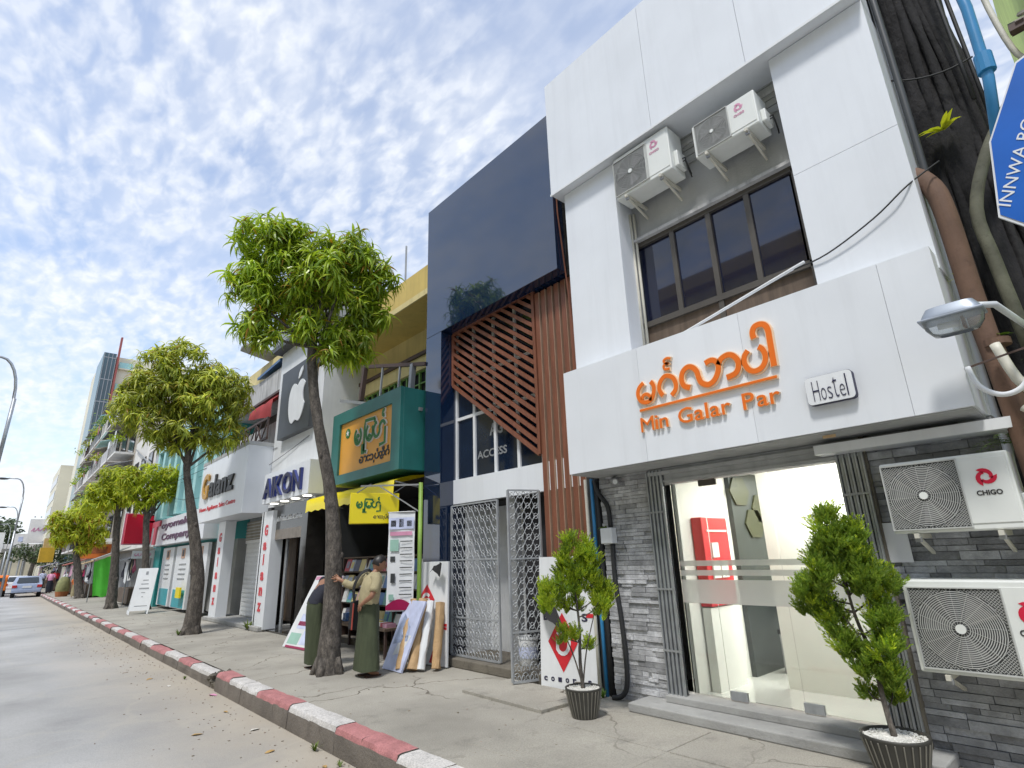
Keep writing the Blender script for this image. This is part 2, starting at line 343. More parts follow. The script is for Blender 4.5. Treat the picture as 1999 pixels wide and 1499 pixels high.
    def build(s, name, mats, parent=None, smooth=False, bevel=0.0, local=False, auto=False):
        off = wloc(parent) if (parent is not None and not local) else Vector((0, 0, 0))
        if off.length > 0: s.v = [(v[0]-off.x, v[1]-off.y, v[2]-off.z) for v in s.v]
        o = bpy.data.objects.new(name, s.mesh(name, mats, smooth or auto)); COL.objects.link(o)
        if auto: o.data.set_sharp_from_angle(angle=rad(38))
        if parent is not None: o.parent = parent
        if bevel:
            md = o.modifiers.new('Bevel', 'BEVEL'); md.width = bevel; md.segments = 2; md.limit_method = 'ANGLE'; md.angle_limit = rad(40)
        return o
def wloc(o):
    v = Vector((0, 0, 0))
    while o is not None: v = v + o.location; o = o.parent
    return v
def tag(o, label=None, cat=None, group=None, kind=None):
    if label: o['label'] = label
    if cat: o['category'] = cat
    if group: o['group'] = group
    if kind: o['kind'] = kind
    return o
ORD = ['first', 'second', 'third', 'fourth', 'fifth', 'sixth', 'seventh', 'eighth', 'ninth', 'tenth', 'eleventh', 'twelfth', 'thirteenth', 'fourteenth', 'fifteenth', 'sixteenth', 'seventeenth', 'eighteenth']
def thing(name, label, cat, loc=(0, 0, 0), rz=0.0, group=None):
    o = bpy.data.objects.new(name, None); COL.objects.link(o); o.location = loc; o.rotation_euler = (0, 0, rz); o.empty_display_size = 0.2
    return tag(o, label, cat, group)
def kids(o): return [c for c in bpy.data.objects if c.parent == o]
def copy_tree(o, parent=None, tree=None):
    c = o.copy(); COL.objects.link(c)
    if parent is not None: c.parent = parent
    for ch in KID.get(o.name, []): copy_tree(ch, c)
    return c
KID = {}
def index_kids(root):
    for o in root.children_recursive: KID.setdefault(o.parent.name, []).append(o)
_TX = {}
def textmesh(s, bold=0.0, space=1.0):
    k = (s, bold, space)
    if k not in _TX:
        c = bpy.data.curves.new('lettering', 'FONT'); c.body = s; c.size = 1.0; c.extrude = 0.5; c.offset = bold; c.resolution_u = 3; c.space_character = space
        o = bpy.data.objects.new('lettering', c); me = bpy.data.meshes.new_from_object(o)
        xs = [v.co.x for v in me.vertices]; ys = [v.co.y for v in me.vertices]
        _TX[k] = (me, min(xs), max(xs), min(ys), max(ys)); bpy.data.objects.remove(o)
    return _TX[k]
def put_text(mb, s, org, right, up, width, height, depth, m=0, bold=0.0, space=1.0, shear=0.0):
    """lettering stretched to width x height, lower-left corner at org, standing proud along right x up"""
    me, x0, x1, y0, y1 = textmesh(s, bold, space)
    r, u = Vector(right).normalized(), Vector(up).normalized(); n = r.cross(u)
    a, b = width/max(1e-6, x1-x0), height/max(1e-6, y1-y0)
    ux = u*b + r*(shear*b)
    M = Matrix((r*a, ux, n*depth)).transposed().to_4x4()
    M.translation = Vector(org) - r*a*x0 - ux*y0 + n*depth*0.5
    mb.add(me, M, m)
FR, FU, FN = Vector((0, -1, 0)), Vector((0, 0, 1)), Vector((-1, 0, 0))      # right, up and out of a street facade
def arc(cx, cy, r, a0, a1, n=10, ry=None):
    ry = ry or r
    return [(cx+r*math.cos(rad(a0+(a1-a0)*k/n)), cy+ry*math.sin(rad(a0+(a1-a0)*k/n))) for k in range(n+1)]
# ================================================================== the setting: road, pavement, kerb
def grid_sheet(name, x0, x1, y0, y1, z, m, dens=1.0, amp=0.0):
    mb = MB(); mb.face([(x0, y0, z), (x1, y0, z), (x1, y1, z), (x0, y1, z)])
    return tag(mb.build(name, m), kind='structure')
def road_material():
    m = mat('road_asphalt', (0.41, 0.41, 0.41), 0.9, 0.27, 0.4, bump=0.5, bscale=90, fine=0.38, spots=0.20)
    t = m.node_tree; n = t.nodes; l = t.links; b = n['Principled BSDF']; src = b.inputs['Base Color'].links[0].from_socket
    g = n.new('ShaderNodeNewGeometry'); sp = n.new('ShaderNodeSeparateXYZ'); l.new(g.outputs['Position'], sp.inputs[0])
    nz = n.new('ShaderNodeTexNoise'); nz.inputs['Scale'].default_value = 0.8; nz.inputs['Detail'].default_value = 6; nz.inputs['Roughness'].default_value = 0.7
    l.new(g.outputs['Position'], nz.inputs['Vector'])
    a = n.new('ShaderNodeMath'); a.operation = 'MULTIPLY_ADD'; l.new(nz.outputs[0], a.inputs[0]); a.inputs[1].default_value = 1.8; l.new(sp.outputs[0], a.inputs[2])
    r = n.new('ShaderNodeMapRange'); l.new(a.outputs[0], r.inputs[0]); r.inputs[1].default_value = 1.9; r.inputs[2].default_value = 3.6
    k = n.new('ShaderNodeMath'); k.operation = 'MULTIPLY'; l.new(r.outputs[0], k.inputs[0]); k.inputs[1].default_value = 0.8
    mx = n.new('ShaderNodeMix'); mx.data_type = 'RGBA'; l.new(k.outputs[0], mx.inputs[0]); l.new(src, mx.inputs[6]); mx.inputs[7].default_value = (0.40, 0.345, 0.265, 1)
    # long cracks
    vo = n.new('ShaderNodeTexVoronoi'); vo.feature = 'DISTANCE_TO_EDGE'; vo.inputs['Scale'].default_value = 0.42
    n2 = n.new('ShaderNodeTexNoise'); n2.inputs['Scale'].default_value = 1.7; n2.inputs['Detail'].default_value = 6; l.new(g.outputs['Position'], n2.inputs['Vector'])
    ad = n.new('ShaderNodeMix'); ad.data_type = 'RGBA'; ad.blend_type = 'ADD'; ad.inputs[0].default_value = 0.7; l.new(g.outputs['Position'], ad.inputs[6]); l.new(n2.outputs[1], ad.inputs[7])
    l.new(ad.outputs[2], vo.inputs['Vector'])
    r2 = n.new('ShaderNodeMapRange'); l.new(vo.outputs['Distance'], r2.inputs[0]); r2.inputs[1].default_value = 0.022; r2.inputs[2].default_value = 0.004
    k2 = n.new('ShaderNodeMath'); k2.operation = 'MULTIPLY'; l.new(r2.outputs[0], k2.inputs[0]); k2.inputs[1].default_value = 0.16
    m3 = n.new('ShaderNodeMix'); m3.data_type = 'RGBA'; l.new(k2.outputs[0], m3.inputs[0]); l.new(mx.outputs[2], m3.inputs[6]); m3.inputs[7].default_value = (0.50, 0.46, 0.38, 1)
    l.new(m3.outputs[2], b.inputs['Base Color'])
    return m
def pave_material():
    m = mat('pavement_concrete', (0.36, 0.34, 0.295), 0.92, 0.26, 0.7, bump=0.45, bscale=60, fine=0.34, spots=0.40)
    t = m.node_tree; n = t.nodes; l = t.links; b = n['Principled BSDF']; src = b.inputs['Base Color'].links[0].from_socket
    g = n.new('ShaderNodeNewGeometry'); n2 = n.new('ShaderNodeTexNoise'); n2.inputs['Scale'].default_value = 2.2; n2.inputs['Detail'].default_value = 6
    l.new(g.outputs['Position'], n2.inputs['Vector'])
    ad = n.new('ShaderNodeMix'); ad.data_type = 'RGBA'; ad.blend_type = 'ADD'; ad.inputs[0].default_value = 0.55; l.new(g.outputs['Position'], ad.inputs[6]); l.new(n2.outputs[1], ad.inputs[7])
    vo = n.new('ShaderNodeTexVoronoi'); vo.feature = 'DISTANCE_TO_EDGE'; vo.inputs['Scale'].default_value = 0.75; l.new(ad.outputs[2], vo.inputs['Vector'])
    r2 = n.new('ShaderNodeMapRange'); l.new(vo.outputs['Distance'], r2.inputs[0]); r2.inputs[1].default_value = 0.012; r2.inputs[2].default_value = 0.003
    n3 = n.new('ShaderNodeTexNoise'); n3.inputs['Scale'].default_value = 0.7; l.new(g.outputs['Position'], n3.inputs['Vector'])
    r3 = n.new('ShaderNodeMapRange'); l.new(n3.outputs[0], r3.inputs[0]); r3.inputs[1].default_value = 0.45; r3.inputs[2].default_value = 0.6
    k = n.new('ShaderNodeMath'); k.operation = 'MULTIPLY'; l.new(r2.outputs[0], k.inputs[0]); l.new(r3.outputs[0], k.inputs[1])
    mx = n.new('ShaderNodeMix'); mx.data_type = 'RGBA'; l.new(k.outputs[0], mx.inputs[0]); l.new(src, mx.inputs[6]); mx.inputs[7].default_value = (0.10, 0.085, 0.065, 1)
    l.new(mx.outputs[2], b.inputs['Base Color'])
    return m
M_ROAD = road_material(); M_PAVE = pave_material()
grid_sheet('ground', -900, 1200, -300, 1600, -0.26, mat('far_ground', (0.22, 0.20, 0.17), 0.95, 0.2, 0.05))
grid_sheet('road', -11.0, 2.84, -25, 300, -0.2, M_ROAD)
grid_sheet('pavement', 2.9, 5.75, -14, 160, 0.0, M_PAVE)
M_KRED = mat('faded_red_kerb_paint', (0.44, 0.185, 0.185), 0.8, 0.22, 5.0, bump=0.5, bscale=50, fine=0.35, spots=0.55)
M_KWHITE = mat('worn_white_kerb_paint', (0.60, 0.58, 0.56), 0.8, 0.16, 5.0, bump=0.5, bscale=50, fine=0.5, spots=0.8)
M_KFACE = mat('dirty_kerb_concrete', (0.155, 0.135, 0.115), 0.95, 0.25, 3.0, bump=0.6, bscale=40, spots=0.4)
kerb = MB().box(2.72, 2.93, -14, 160, -0.25, -0.12).build('kerb', M_KFACE); tag(kerb, kind='structure')
bnd = [-3.4, -2.3, -1.2, -0.1, 1.05, 2.2, 3.37, 4.51, 5.65, 6.85, 7.9, 9.03, 9.66, 9.98, 11.24, 12.13, 13.25, 14.6, 15.7, 16.9, 18.0]
while bnd[-1] < 118: bnd.append(bnd[-1]+random.uniform(1.05, 1.25))
colr = {}
k0 = bnd.index(4.51)
for k in range(len(bnd)-1):
    a, b = bnd[k], bnd[k+1]
    if abs(a-9.66) < 1e-6: continue
    idx = k-k0 if a < 9.6 else k-k0-1
    red = idx % 2 == 0
    near = a < 9.6
    zt = 0.035 if near else -0.012+random.uniform(-0.012, 0.012)
    xo = 2.69 if near else 2.71+random.uniform(-0.012, 0.012)
    if b > 60: zt = 0.0
    j = 0.004
    parts = [(a, b)] if (b-a < 1.0 or not near) else [(a, (a+b)/2+random.uniform(-.1, .1)), None]
    if parts[-1] is None: parts[-1] = (parts[0][1], b)
    for (p, q) in parts:
        mb = MB(); dz = random.uniform(-0.006, 0.006); z1 = zt+dz
        y0, y1 = p+j, q-j
        prof = [(xo, -0.22), (xo+0.012, z1-0.055), (xo+0.03, z1-0.012), (xo+0.06, z1), (2.915, z1-0.003), (2.925, z1-0.02), (2.925, -0.22)]
        nseg = 7 if near else (4 if b < 40 else 1)
        R = []
        for s_ in range(nseg+1):
            y = y0+(y1-y0)*s_/nseg; w_ = 0.006 if near else 0.01
            R.append([(x+random.uniform(-w_, w_)*(i in (1, 2, 3)), y+(random.uniform(-.008, .008) if s_ in (0, nseg) else 0), z+random.uniform(-w_, w_)*0.7*(i in (1, 2, 3, 4))) for i, (x, z) in enumerate(prof)])
        i0 = len(mb.v)
        for r_ in R: mb.v += r_
        npf = len(prof)
        for s_ in range(nseg):
            for i in range(npf-1):
                A = i0+s_*npf+i; mb.f.append([A, A+1, A+npf+1, A+npf]); mb.m.append(0 if i == 0 else 1)
        mb.f.append(list(range(i0, i0+npf))); mb.m.append(0); mb.f.append(list(range(i0+nseg*npf, i0+(nseg+1)*npf))[::-1]); mb.m.append(0)
        mb.build('kerb_stone', [M_KFACE, M_KRED if red else M_KWHITE], kerb, auto=True)
# broken end of the kerb, rubble and dirt
mb = MB()
for k in range(16):
    c = (random.uniform(2.72, 2.95), random.uniform(9.62, 10.0), random.uniform(-0.16, 0.0)); r = random.uniform(0.03, 0.075)
    mb.ell(c, r, r*random.uniform(.7, 1.3), r*random.uniform(.5, .9), 6, 4, 0, lambda p: p+Vector((random.uniform(-1, 1), random.uniform(-1, 1), random.uniform(-1, 1)))*0.012)
tag(mb.build('rubble', M_CONCD), kind='stuff')
mb = MB()
for k in range(520):
    y = random.uniform(2.5, 24); x = 2.68-abs(random.gauss(0, 0.55)); r = random.uniform(0.003, 0.010)*(1.0 if y < 12 else 1.3)
    mb.ell((x, y, -0.2+r*0.3), r*random.uniform(.8, 1.8), r*random.uniform(.8, 1.8), r*0.6, 5, 3, 0)
for k in range(160):
    y = random.uniform(1.0, 22); x = random.uniform(3.0, 5.2); r = random.uniform(0.004, 0.012)
    mb.ell((x, y, r*0.3), r*random.uniform(.8, 1.8), r*random.uniform(.8, 1.8), r*0.6, 5, 3, 0)
tag(mb.build('gravel', mat('street_grit', (0.22, 0.185, 0.145), 0.95, 0.4, 12.0, island=0.3)), kind='stuff')
def litter_leaf(x, y, z, s, m, name, label):
    mb = MB(); a = random.uniform(0, 6.28); c, q = math.cos(a), math.sin(a); R = []
    for t, w_ in ((0, .1), (.3, .9), (.65, 1), (1, .05)):
        px, h = (t-.5)*s, 0.25*s*w_
        R.append([(x+px*c-h*q, y+px*q+h*c, z+0.008+0.05*s*math.sin(t*5)), (x+px*c, y+px*q, z+0.004), (x+px*c+h*q, y+px*q-h*c, z+0.01+0.06*s*math.sin(t*4))])
    mb.rings(R, 0, False, False)
    return tag(mb.build(name, m, smooth=True), label, 'leaf', 'dry leaves lying on the road')
DRY = mat('dry_fallen_leaf', (0.42, 0.27, 0.10), 0.8, 0.3, 20); PALEP = mat('scrap_paper', (0.66, 0.64, 0.58), 0.8, 0.1, 20)
LEAFL = ['dry leaf lying farthest from the kerb on the grey road', 'curled dry leaf on the road near the second nearest white kerb stones', 'dry leaf on the road beyond the broken kerb end', 'small dry leaf close under the red kerb stones', 'tiny dry leaf in the gutter nearest the camera']
for x, y, s in ((1.95, 7.4, .12), (2.3, 6.2, .10), (2.2, 11.5, .12), (2.45, 8.2, .09), (2.5, 5.4, .08)):
    litter_leaf(x, y, -0.2, s, DRY, 'fallen_leaf', LEAFL.pop(0))
for i, (x, y, s, lb) in enumerate(((2.45, 7.1, .12, 'crumpled white paper scrap in the gutter by the red and white kerb'), (2.6, 9.35, .16, 'pinkish plastic scrap in the gutter below the broken kerb end'), (2.3, 10.6, .10, 'small pale wrapper lying on the dusty road edge'))):
    o = litter_leaf(x, y, -0.2, s, PALEP if i != 1 else M_PINK, 'litter_scrap', lb); o['category'] = 'litter'; o['group'] = 'scraps of litter in the gutter'
def weed(x, y, z, s, label, n=16, m=None):
    mb = MB()
    for k in range(n):
        a = random.uniform(0, 6.28); l = s*random.uniform(.5, 1); b = random.uniform(.4, 1.0); c, q = math.cos(a), math.sin(a); w_ = s*0.07; R = []
        for t in (0, .4, .75, 1):
            d = l*b*t; h = l*(t-0.45*t*t*b); ww = w_*(1-t*t)+0.001
            R.append([(x+d*c-ww*q, y+d*q+ww*c, z+h), (x+d*c+ww*q, y+d*q-ww*c, z+h)])
        mb.rings(R, 0, False, False)
    return tag(mb.build('weed', m or M_LAWNGRASS, smooth=True), label, 'weed', 'weeds growing in cracks')
weed(2.62, 5.9, -0.2, 0.11, 'small green weed tuft at the foot of the nearest kerb stones')
weed(2.60, 5.3, -0.2, 0.07, 'tiny weed sprout in the gutter beside the nearest kerb stones')
weed(4.92, 15.4, 0.0, 0.34, 'leafy weed at the doorstep of the white appliance shop', 26)
weed(5.32, 4.5, 0.0, 0.13, 'bright green weed at the foot of the slate cladding by the black cable', 20, M_FERN)
weed(3.5, 15.9, 0.0, 0.2, 'grassy tuft at the foot of the second street tree', 22)
weed(2.6, 11.0, -0.2, 0.08, 'thin weed beside the far kerb stones just past the broken end')
# cast slabs of the pavement near the hostel
pv = bpy.data.objects['pavement']
for (x0, x1, y0, y1, z) in ((4.42, 5.22, 4.55, 5.95, 0.035), (4.30, 4.98, 3.0, 4.42, 0.008), (4.30, 4.98, 1.55, 2.98, 0.012), (3.35, 4.27, 3.0, 4.4, 0.005), (3.35, 4.27, 1.55, 2.98, 0.007), (3.0, 4.1, 0.2, 1.53, 0.006), (4.12, 4.98, 0.2, 1.53, 0.009)):
    P = [(x0+random.uniform(-.02, .02), y0+random.uniform(-.02, .02), -0.03), (x1, y0, -0.03), (x1, y1, -0.03), (x0+random.uniform(-.03, .03), y1, -0.03)]
    MB().prism(P, (0, 0, z+0.03)).build('paving_slab', M_PAVE, pv, bevel=0.006)
# ================================================================== hostel building
H = thing('hostel_building', 'white two storey hostel with orange raised lettering over a glass door', 'building', (5.0, 2.5, 0))
mb = MB()
mb.box(5.6, 13, 0.57, 0.75, 0, 8.3).box(5.6, 13, 4.25, 4.4, 0, 8.3).box(12.8, 13, 0.75, 4.25, 0, 8.3).box(5.3, 12.8, 0.75, 4.25, 8.1, 8.3)
mb.box(5.46, 5.6, 0.57, 4.40, 2.46, 3.9).box(5.46, 5.6, 0.57, 1.5, 3.9, 8.1).box(5.46, 5.6, 3.54, 4.40, 3.9, 8.1)
mb.box(5.50, 5.62, 0.75, 1.46, 0, 2.46).box(5.50, 5.62, 3.64, 4.40, 0, 2.46)
mb.build('wall', M_WHITE2, H)
# upper recess: plaster wall with the window under it
MB().box(5.44, 5.6, 1.42, 3.56, 5.34, 6.6).build('plaster_wall', M_PLASTER, H)
MB().box(5.38, 5.437, 1.42, 3.56, 6.28, 6.32).box(5.36, 5.437, 1.45, 3.53, 5.33, 5.37).build('ledge', M_OLDWALL, H)
mb = MB()
for k in range(5): mb.box(5.405, 5.437, 1.43, 3.5, 6.05+0.09*k, 6.05+0.09*k+0.078)
mb.build('louvre_vent', M_PLASTER, H)
# white piers and the projecting top box, each clad in panels
pier = MB().box(5.13, 5.46, 0.57, 1.44, 3.6, 6.45).build('pier', M_WHITE, H)
for z0, z1 in ((3.6, 4.98), (4.985, 6.42)): MB().box(5.10, 5.128, 0.57, 1.44, z0, z1).build('panel', M_WHITE, pier)
pier = MB().box(5.13, 5.46, 3.50, 4.36, 3.6, 6.45).build('pier', M_WHITE, H)
for z0, z1 in ((3.6, 6.42),): MB().box(5.10, 5.128, 3.50, 4.36, z0, z1).build('panel', M_WHITE, pier)
top = MB().box(4.99, 6.6, 0.57, 4.485, 6.43, 8.38).build('parapet_box', M_WHITE, H)
for y0, y1 in ((0.57, 1.615), (1.62, 2.795), (2.80, 4.49)): MB().box(4.965, 4.988, y0, y1, 6.43, 8.39).build('panel', M_WHITE, top)
MB().box(4.955, 4.97, 0.57, 4.495, 6.415, 6.445).build('edge_trim', M_WHITE2, top)
# sign fascia
fa = MB().box(4.925, 5.455, 0.58, 4.41, 2.455, 3.715).build('fascia', M_WHITE, H)
for y0, y1 in ((0.58, 0.935), (0.938, 2.12), (2.123, 3.30), (3.303, 4.41)): MB().box(4.90, 4.923, y0, y1, 2.45, 3.72).build('panel', M_WHITE, fa)
MB().box(4.93, 5.45, 0.6, 4.4, 2.44, 2.453).build('soffit', M_PLASTER, fa)
MB().box(5.20, 5.45, 0.42, 1.78, 2.31, 2.39).build('beam', M_WHITE2, H)
# upper window
win = MB()
for y0, y1, z0, z1 in ((1.50, 3.58, 5.27, 5.34), (1.50, 3.58, 4.16, 4.23), (1.50, 1.55, 3.7, 5.3), (3.53, 3.58, 3.7, 5.3)): win.box(5.42, 5.5, y0, y1, z0, z1)
win = win.build('window', M_BRONZE, H)
ys = [1.55, 2.04, 2.50, 2.98, 3.53]
for k in (1, 2, 3): MB().box(5.425, 5.495, ys[k]-0.03, ys[k]+0.03, 4.23, 5.27).build('mullion', M_BRONZE, win)
MB().box(5.43, 5.49, 2.47, 2.53, 3.7, 4.16).build('mullion', M_BRONZE, win)
for k in range(4): MB().box(5.455+0.012*(k % 2), 5.46+0.012*(k % 2), ys[k]+0.03, ys[k+1]-0.03, 4.23, 5.27).build('pane', M_WGLASS, win)
MB().box(5.46, 5.47, 1.55, 2.47, 3.7, 4.16).build('lower_board', M_BROWNW, win)
MB().box(5.46, 5.47, 2.53, 3.53, 3.7, 4.16).build('lower_board', M_BROWNW, win)
# slate cladding: every strip its own piece
def cladding(wall, y0, y1, z0, z1, hh, lens, m, cap, x=5.455):
    cells = []
    z = z0
    while z < z1-0.01:
        h = min(hh*random.choice((0.8, 1.0, 1.0, 1.25)), z1-z); y = y0
        while y < y1-0.01:
            l = min(random.uniform(*lens), y1-y)
            if y1-(y+l) < 0.06: l = y1-y
            cells.append((y, y+l, z, z+h)); y += l
        z += h
    proto = MB().box(-.5, .5, -.5, .5, -.5, .5).mesh('stone', m)
    rest = MB(); random.shuffle(cells)
    for i, (a, b, c, d) in enumerate(cells):
        dp = random.uniform(0.012, 0.04)
        if i < cap:
            o = bpy.data.objects.new('stone', proto); COL.objects.link(o); o.parent = wall
            o.location = Vector((x-dp/2, (a+b)/2, (c+d)/2))-wloc(wall); o.scale = (dp, b-a-0.004, d-c-0.004)
        else: rest.box(x-dp, x, a+.002, b-.002, c+.002, d-.002)
    if rest.v: tag(rest.build('stone_rest', m, wall), kind='stuff')
cw = MB().box(5.457, 5.50, 3.68, 4.40, 0.0, 2.44).build('slate_wall', M_MORTAR, H)
cladding(cw, 3.68, 4.40, 0.0, 2.44, 0.044, (0.12, 0.30), M_STONE, 300)
cw = MB().box(5.457, 5.50, 0.57, 1.45, 0.0, 2.44).build('slate_wall', M_MORTAR, H)
cladding(cw, 0.57, 1.45, 0.0, 2.44, 0.052, (0.12, 0.36), M_STONED, 300)
# door opening: roller box, folding gates, glass, step
MB().box(5.40, 5.62, 1.46, 3.64, 2.27, 2.435).box(5.36, 5.40, 1.46, 3.64, 2.36, 2.40).box(5.38, 5.40, 1.46, 3.64, 2.28, 2.30).build('roller_box', M_PLASTER, H)
def folding_gate(y0, y1, lab):
    g = MB().box(5.40, 5.405, y0, y1, 0.16, 2.40).build('folding_gate', M_DKGREY, H); g['label'] = lab
    n = 9; dy = (y1-y0)/n
    for k in range(n):
        y = y0+dy*(k+.5); xx = 5.37+0.018*(k % 2)
        MB().box(xx-0.012, xx+0.012, y-dy*0.33, y+dy*0.33, 0.15, 2.42).build('slat', M_GALV, g)
    for z in (0.55, 1.15, 1.95): MB().box(5.352, 5.358, y0+.005, y1-.005, z, z+0.02).build('cross_strap', M_GREY, g)
folding_gate(3.455, 3.67, 'folded steel gate beside the slate wall left of the door')
folding_gate(1.455, 1.68, 'folded steel gate behind the taller potted tree')
MB().box(5.50, 5.505, 3.67, 3.69, 0, 2.4).build('jamb', M_CONCD, H); MB().box(5.385, 5.62, 1.440, 1.470, 0, 2.44).build('jamb', M_CONCD, H)  # right-hand strip added to stop lobby light leaking beside the gate
MB().box(5.05, 5.62, 1.3, 3.95, 0.0, 0.085).build('step', M_STEP, H, bevel=0.012)
MB().box(5.30, 5.60, 1.46, 3.66, 0.085, 0.15).build('threshold', M_STEP, H, bevel=0.008)
gd = MB().box(5.50, 5.512, 1.69, 2.36, 0.17, 2.26).build('glass_door', M_CLEAR, H)
MB().box(5.50, 5.512, 2.365, 3.06, 0.17, 2.26).build('door_leaf', M_CLEAR, gd)
MB().box(5.50, 5.512, 3.065, 3.45, 0.17, 2.26).build('side_light', M_CLEAR, gd)
for y in (2.34, 3.02): MB().box(5.49, 5.522, y-.14, y+.03, 0.16, 0.24).build('floor_hinge', M_GALV, gd, bevel=0.004)
MB().box(5.49, 5.522, 2.90, 3.10, 2.20, 2.265).build('top_hinge', M_BRONZE, gd, bevel=0.004)
for z0, z1 in ((1.02, 1.25), (1.29, 1.345), (1.385, 1.44)): MB().box(5.495, 5.4985, 1.70, 3.44, z0, z1).build('frosted_stripe', M_FROST, gd)
# inside the lobby
inn = MB().box(5.62, 9.6, 3.46, 3.5, 0.1, 2.5).box(5.62, 9.6, 1.0, 1.05, 0.1, 2.5).build('lobby_wall', M_INWHITE, H)
MB().box(5.60, 9.6, 1.05, 3.46, 0.06, 0.12).build('lobby_floor', M_TILEFL, H)
MB().box(5.62, 9.6, 1.05, 3.46, 2.5, 2.6).build('lobby_ceiling', M_INWHITE, H)
MB().box(6.45, 6.5, 1.05, 2.90, 0.12, 2.5).build('cream_partition', M_CREAM, H)
MB().box(9.6, 9.7, 1.05, 3.46, 0.1, 2.5).build('back_wall', M_INWHITE, H)
bk = MB().box(6.78, 9.6, 3.40, 3.46, 0.12, 2.5).build('dark_wall_panel', M_SLATEPT, H)
for k, (x, z) in enumerate(((7.0, 2.25), (7.55, 2.05), (8.1, 2.3), (7.3, 1.85), (8.5, 1.95))):
    MB().prism([(x+0.26*math.cos(rad(60*q)), 3.398, z+0.2*math.sin(rad(60*q))) for q in range(6)], (0, -0.02, 0)).build('hexagon_panel', M_OLIVE, bk)
mb = MB(); put_text(mb, '3', (7.75, 3.37, 1.62), (1, 0, 0), FU, 0.34, 0.24, 0.02, bold=0.03); mb.build('wall_numeral', M_WHITE2, bk)
for x0_ in (6.9, 8.3): MB().box(x0_, x0_+.6, 1.5, 3.0, 2.47, 2.495).build('lobby_glow_panel', M_CEILGLOW, H)  # glowing panels added to brighten the lobby, not real fittings
lp = bpy.data.lights.new('lobby_lamp', 'AREA'); lp.energy = 22; lp.size = 1.2; lp.color = (1.0, 0.97, 0.92)  # unseen area light added as general fill for the lobby
lo = bpy.data.objects.new('lobby_lamp', lp); COL.objects.link(lo); lo.location = (7.3-5.0, 2.6-2.5, 2.44); lo.parent = H
lp = bpy.data.lights.new('lobby_lamp', 'AREA'); lp.energy = 42; lp.size = 0.7; lp.color = (1.0, 0.97, 0.92)  # second unseen fill, added to brighten the cream partition from the front
lo = bpy.data.objects.new('lobby_lamp', lp); COL.objects.link(lo); lo.location = (5.95-5.0, 2.1-2.5, 2.45); lo.parent = H; lo.rotation_euler = (0, rad(-20), 0)
for i, (x, y, z) in enumerate(((7.0, 3.05, 1.95), (7.3, 2.62, 1.85))):
    p = thing('pendant_lamp', ['glowing pendant bulb hanging over the red cabinet', 'glowing pendant bulb in front of the slate back wall'][i], 'lamp', (x, y, z), group='pendant lamps in the lobby')
    MB().tube([(x, y, z+.1), (x, y, 2.5)], 0.006, 6).build('cord', M_BLACK, p); MB().ell((x, y, z), .035, .035, .07, 10, 8).build('bulb', M_CORONA, p, smooth=True)
rc = thing('display_cabinet', 'red leaflet cabinet against the lobby wall behind the glass door', 'cabinet', (6.1, 3.38, 0.12))
MB().box(5.84, 6.42, 3.32, 3.45, 0.95, 1.90).build('body', M_RED, rc, bevel=0.01)
MB().box(5.98, 6.12, 3.30, 3.318, 1.46, 1.62).build('poster', M_INWHITE, rc); MB().box(5.95, 6.10, 3.30, 3.318, 1.24, 1.42).build('leaflet', M_INWHITE, rc); MB().box(6.13, 6.28, 3.30, 3.318, 1.24, 1.42).build('leaflet', M_INWHITE, rc); MB().box(5.92, 6.36, 3.305, 3.318, 1.74, 1.76).build('light_strip', M_INWHITE, rc)
MB().box(5.84, 6.42, 3.34, 3.44, 0.12, 0.94).build('base', M_INWHITE, rc)
for i, (x, y) in enumerate(((7.35, 3.05), (8.0, 2.85), (7.9, 3.15))):
    c = thing('chair', ['black chair standing nearest the lobby door', 'black chair farther back in the lobby', 'black chair along the lobby side wall'][i], 'chair', (x, y, 0.12), group='black chairs in the lobby')
    MB().box(x-.2, x+.2, y-.2, y+.2, .55, .60).build('seat', M_BLACK, c); MB().box(x+.17, x+.2, y-.19, y+.19, .66, 1.05).build('backrest', M_BLACK, c)
    for a in (-.18, .18):
        for b in (-.18, .18): MB().tube([(x+a, y+b, .12), (x+a, y+b, .56 if a < 0 else 1.0)], .012, 6).build('leg', M_GREY, c)
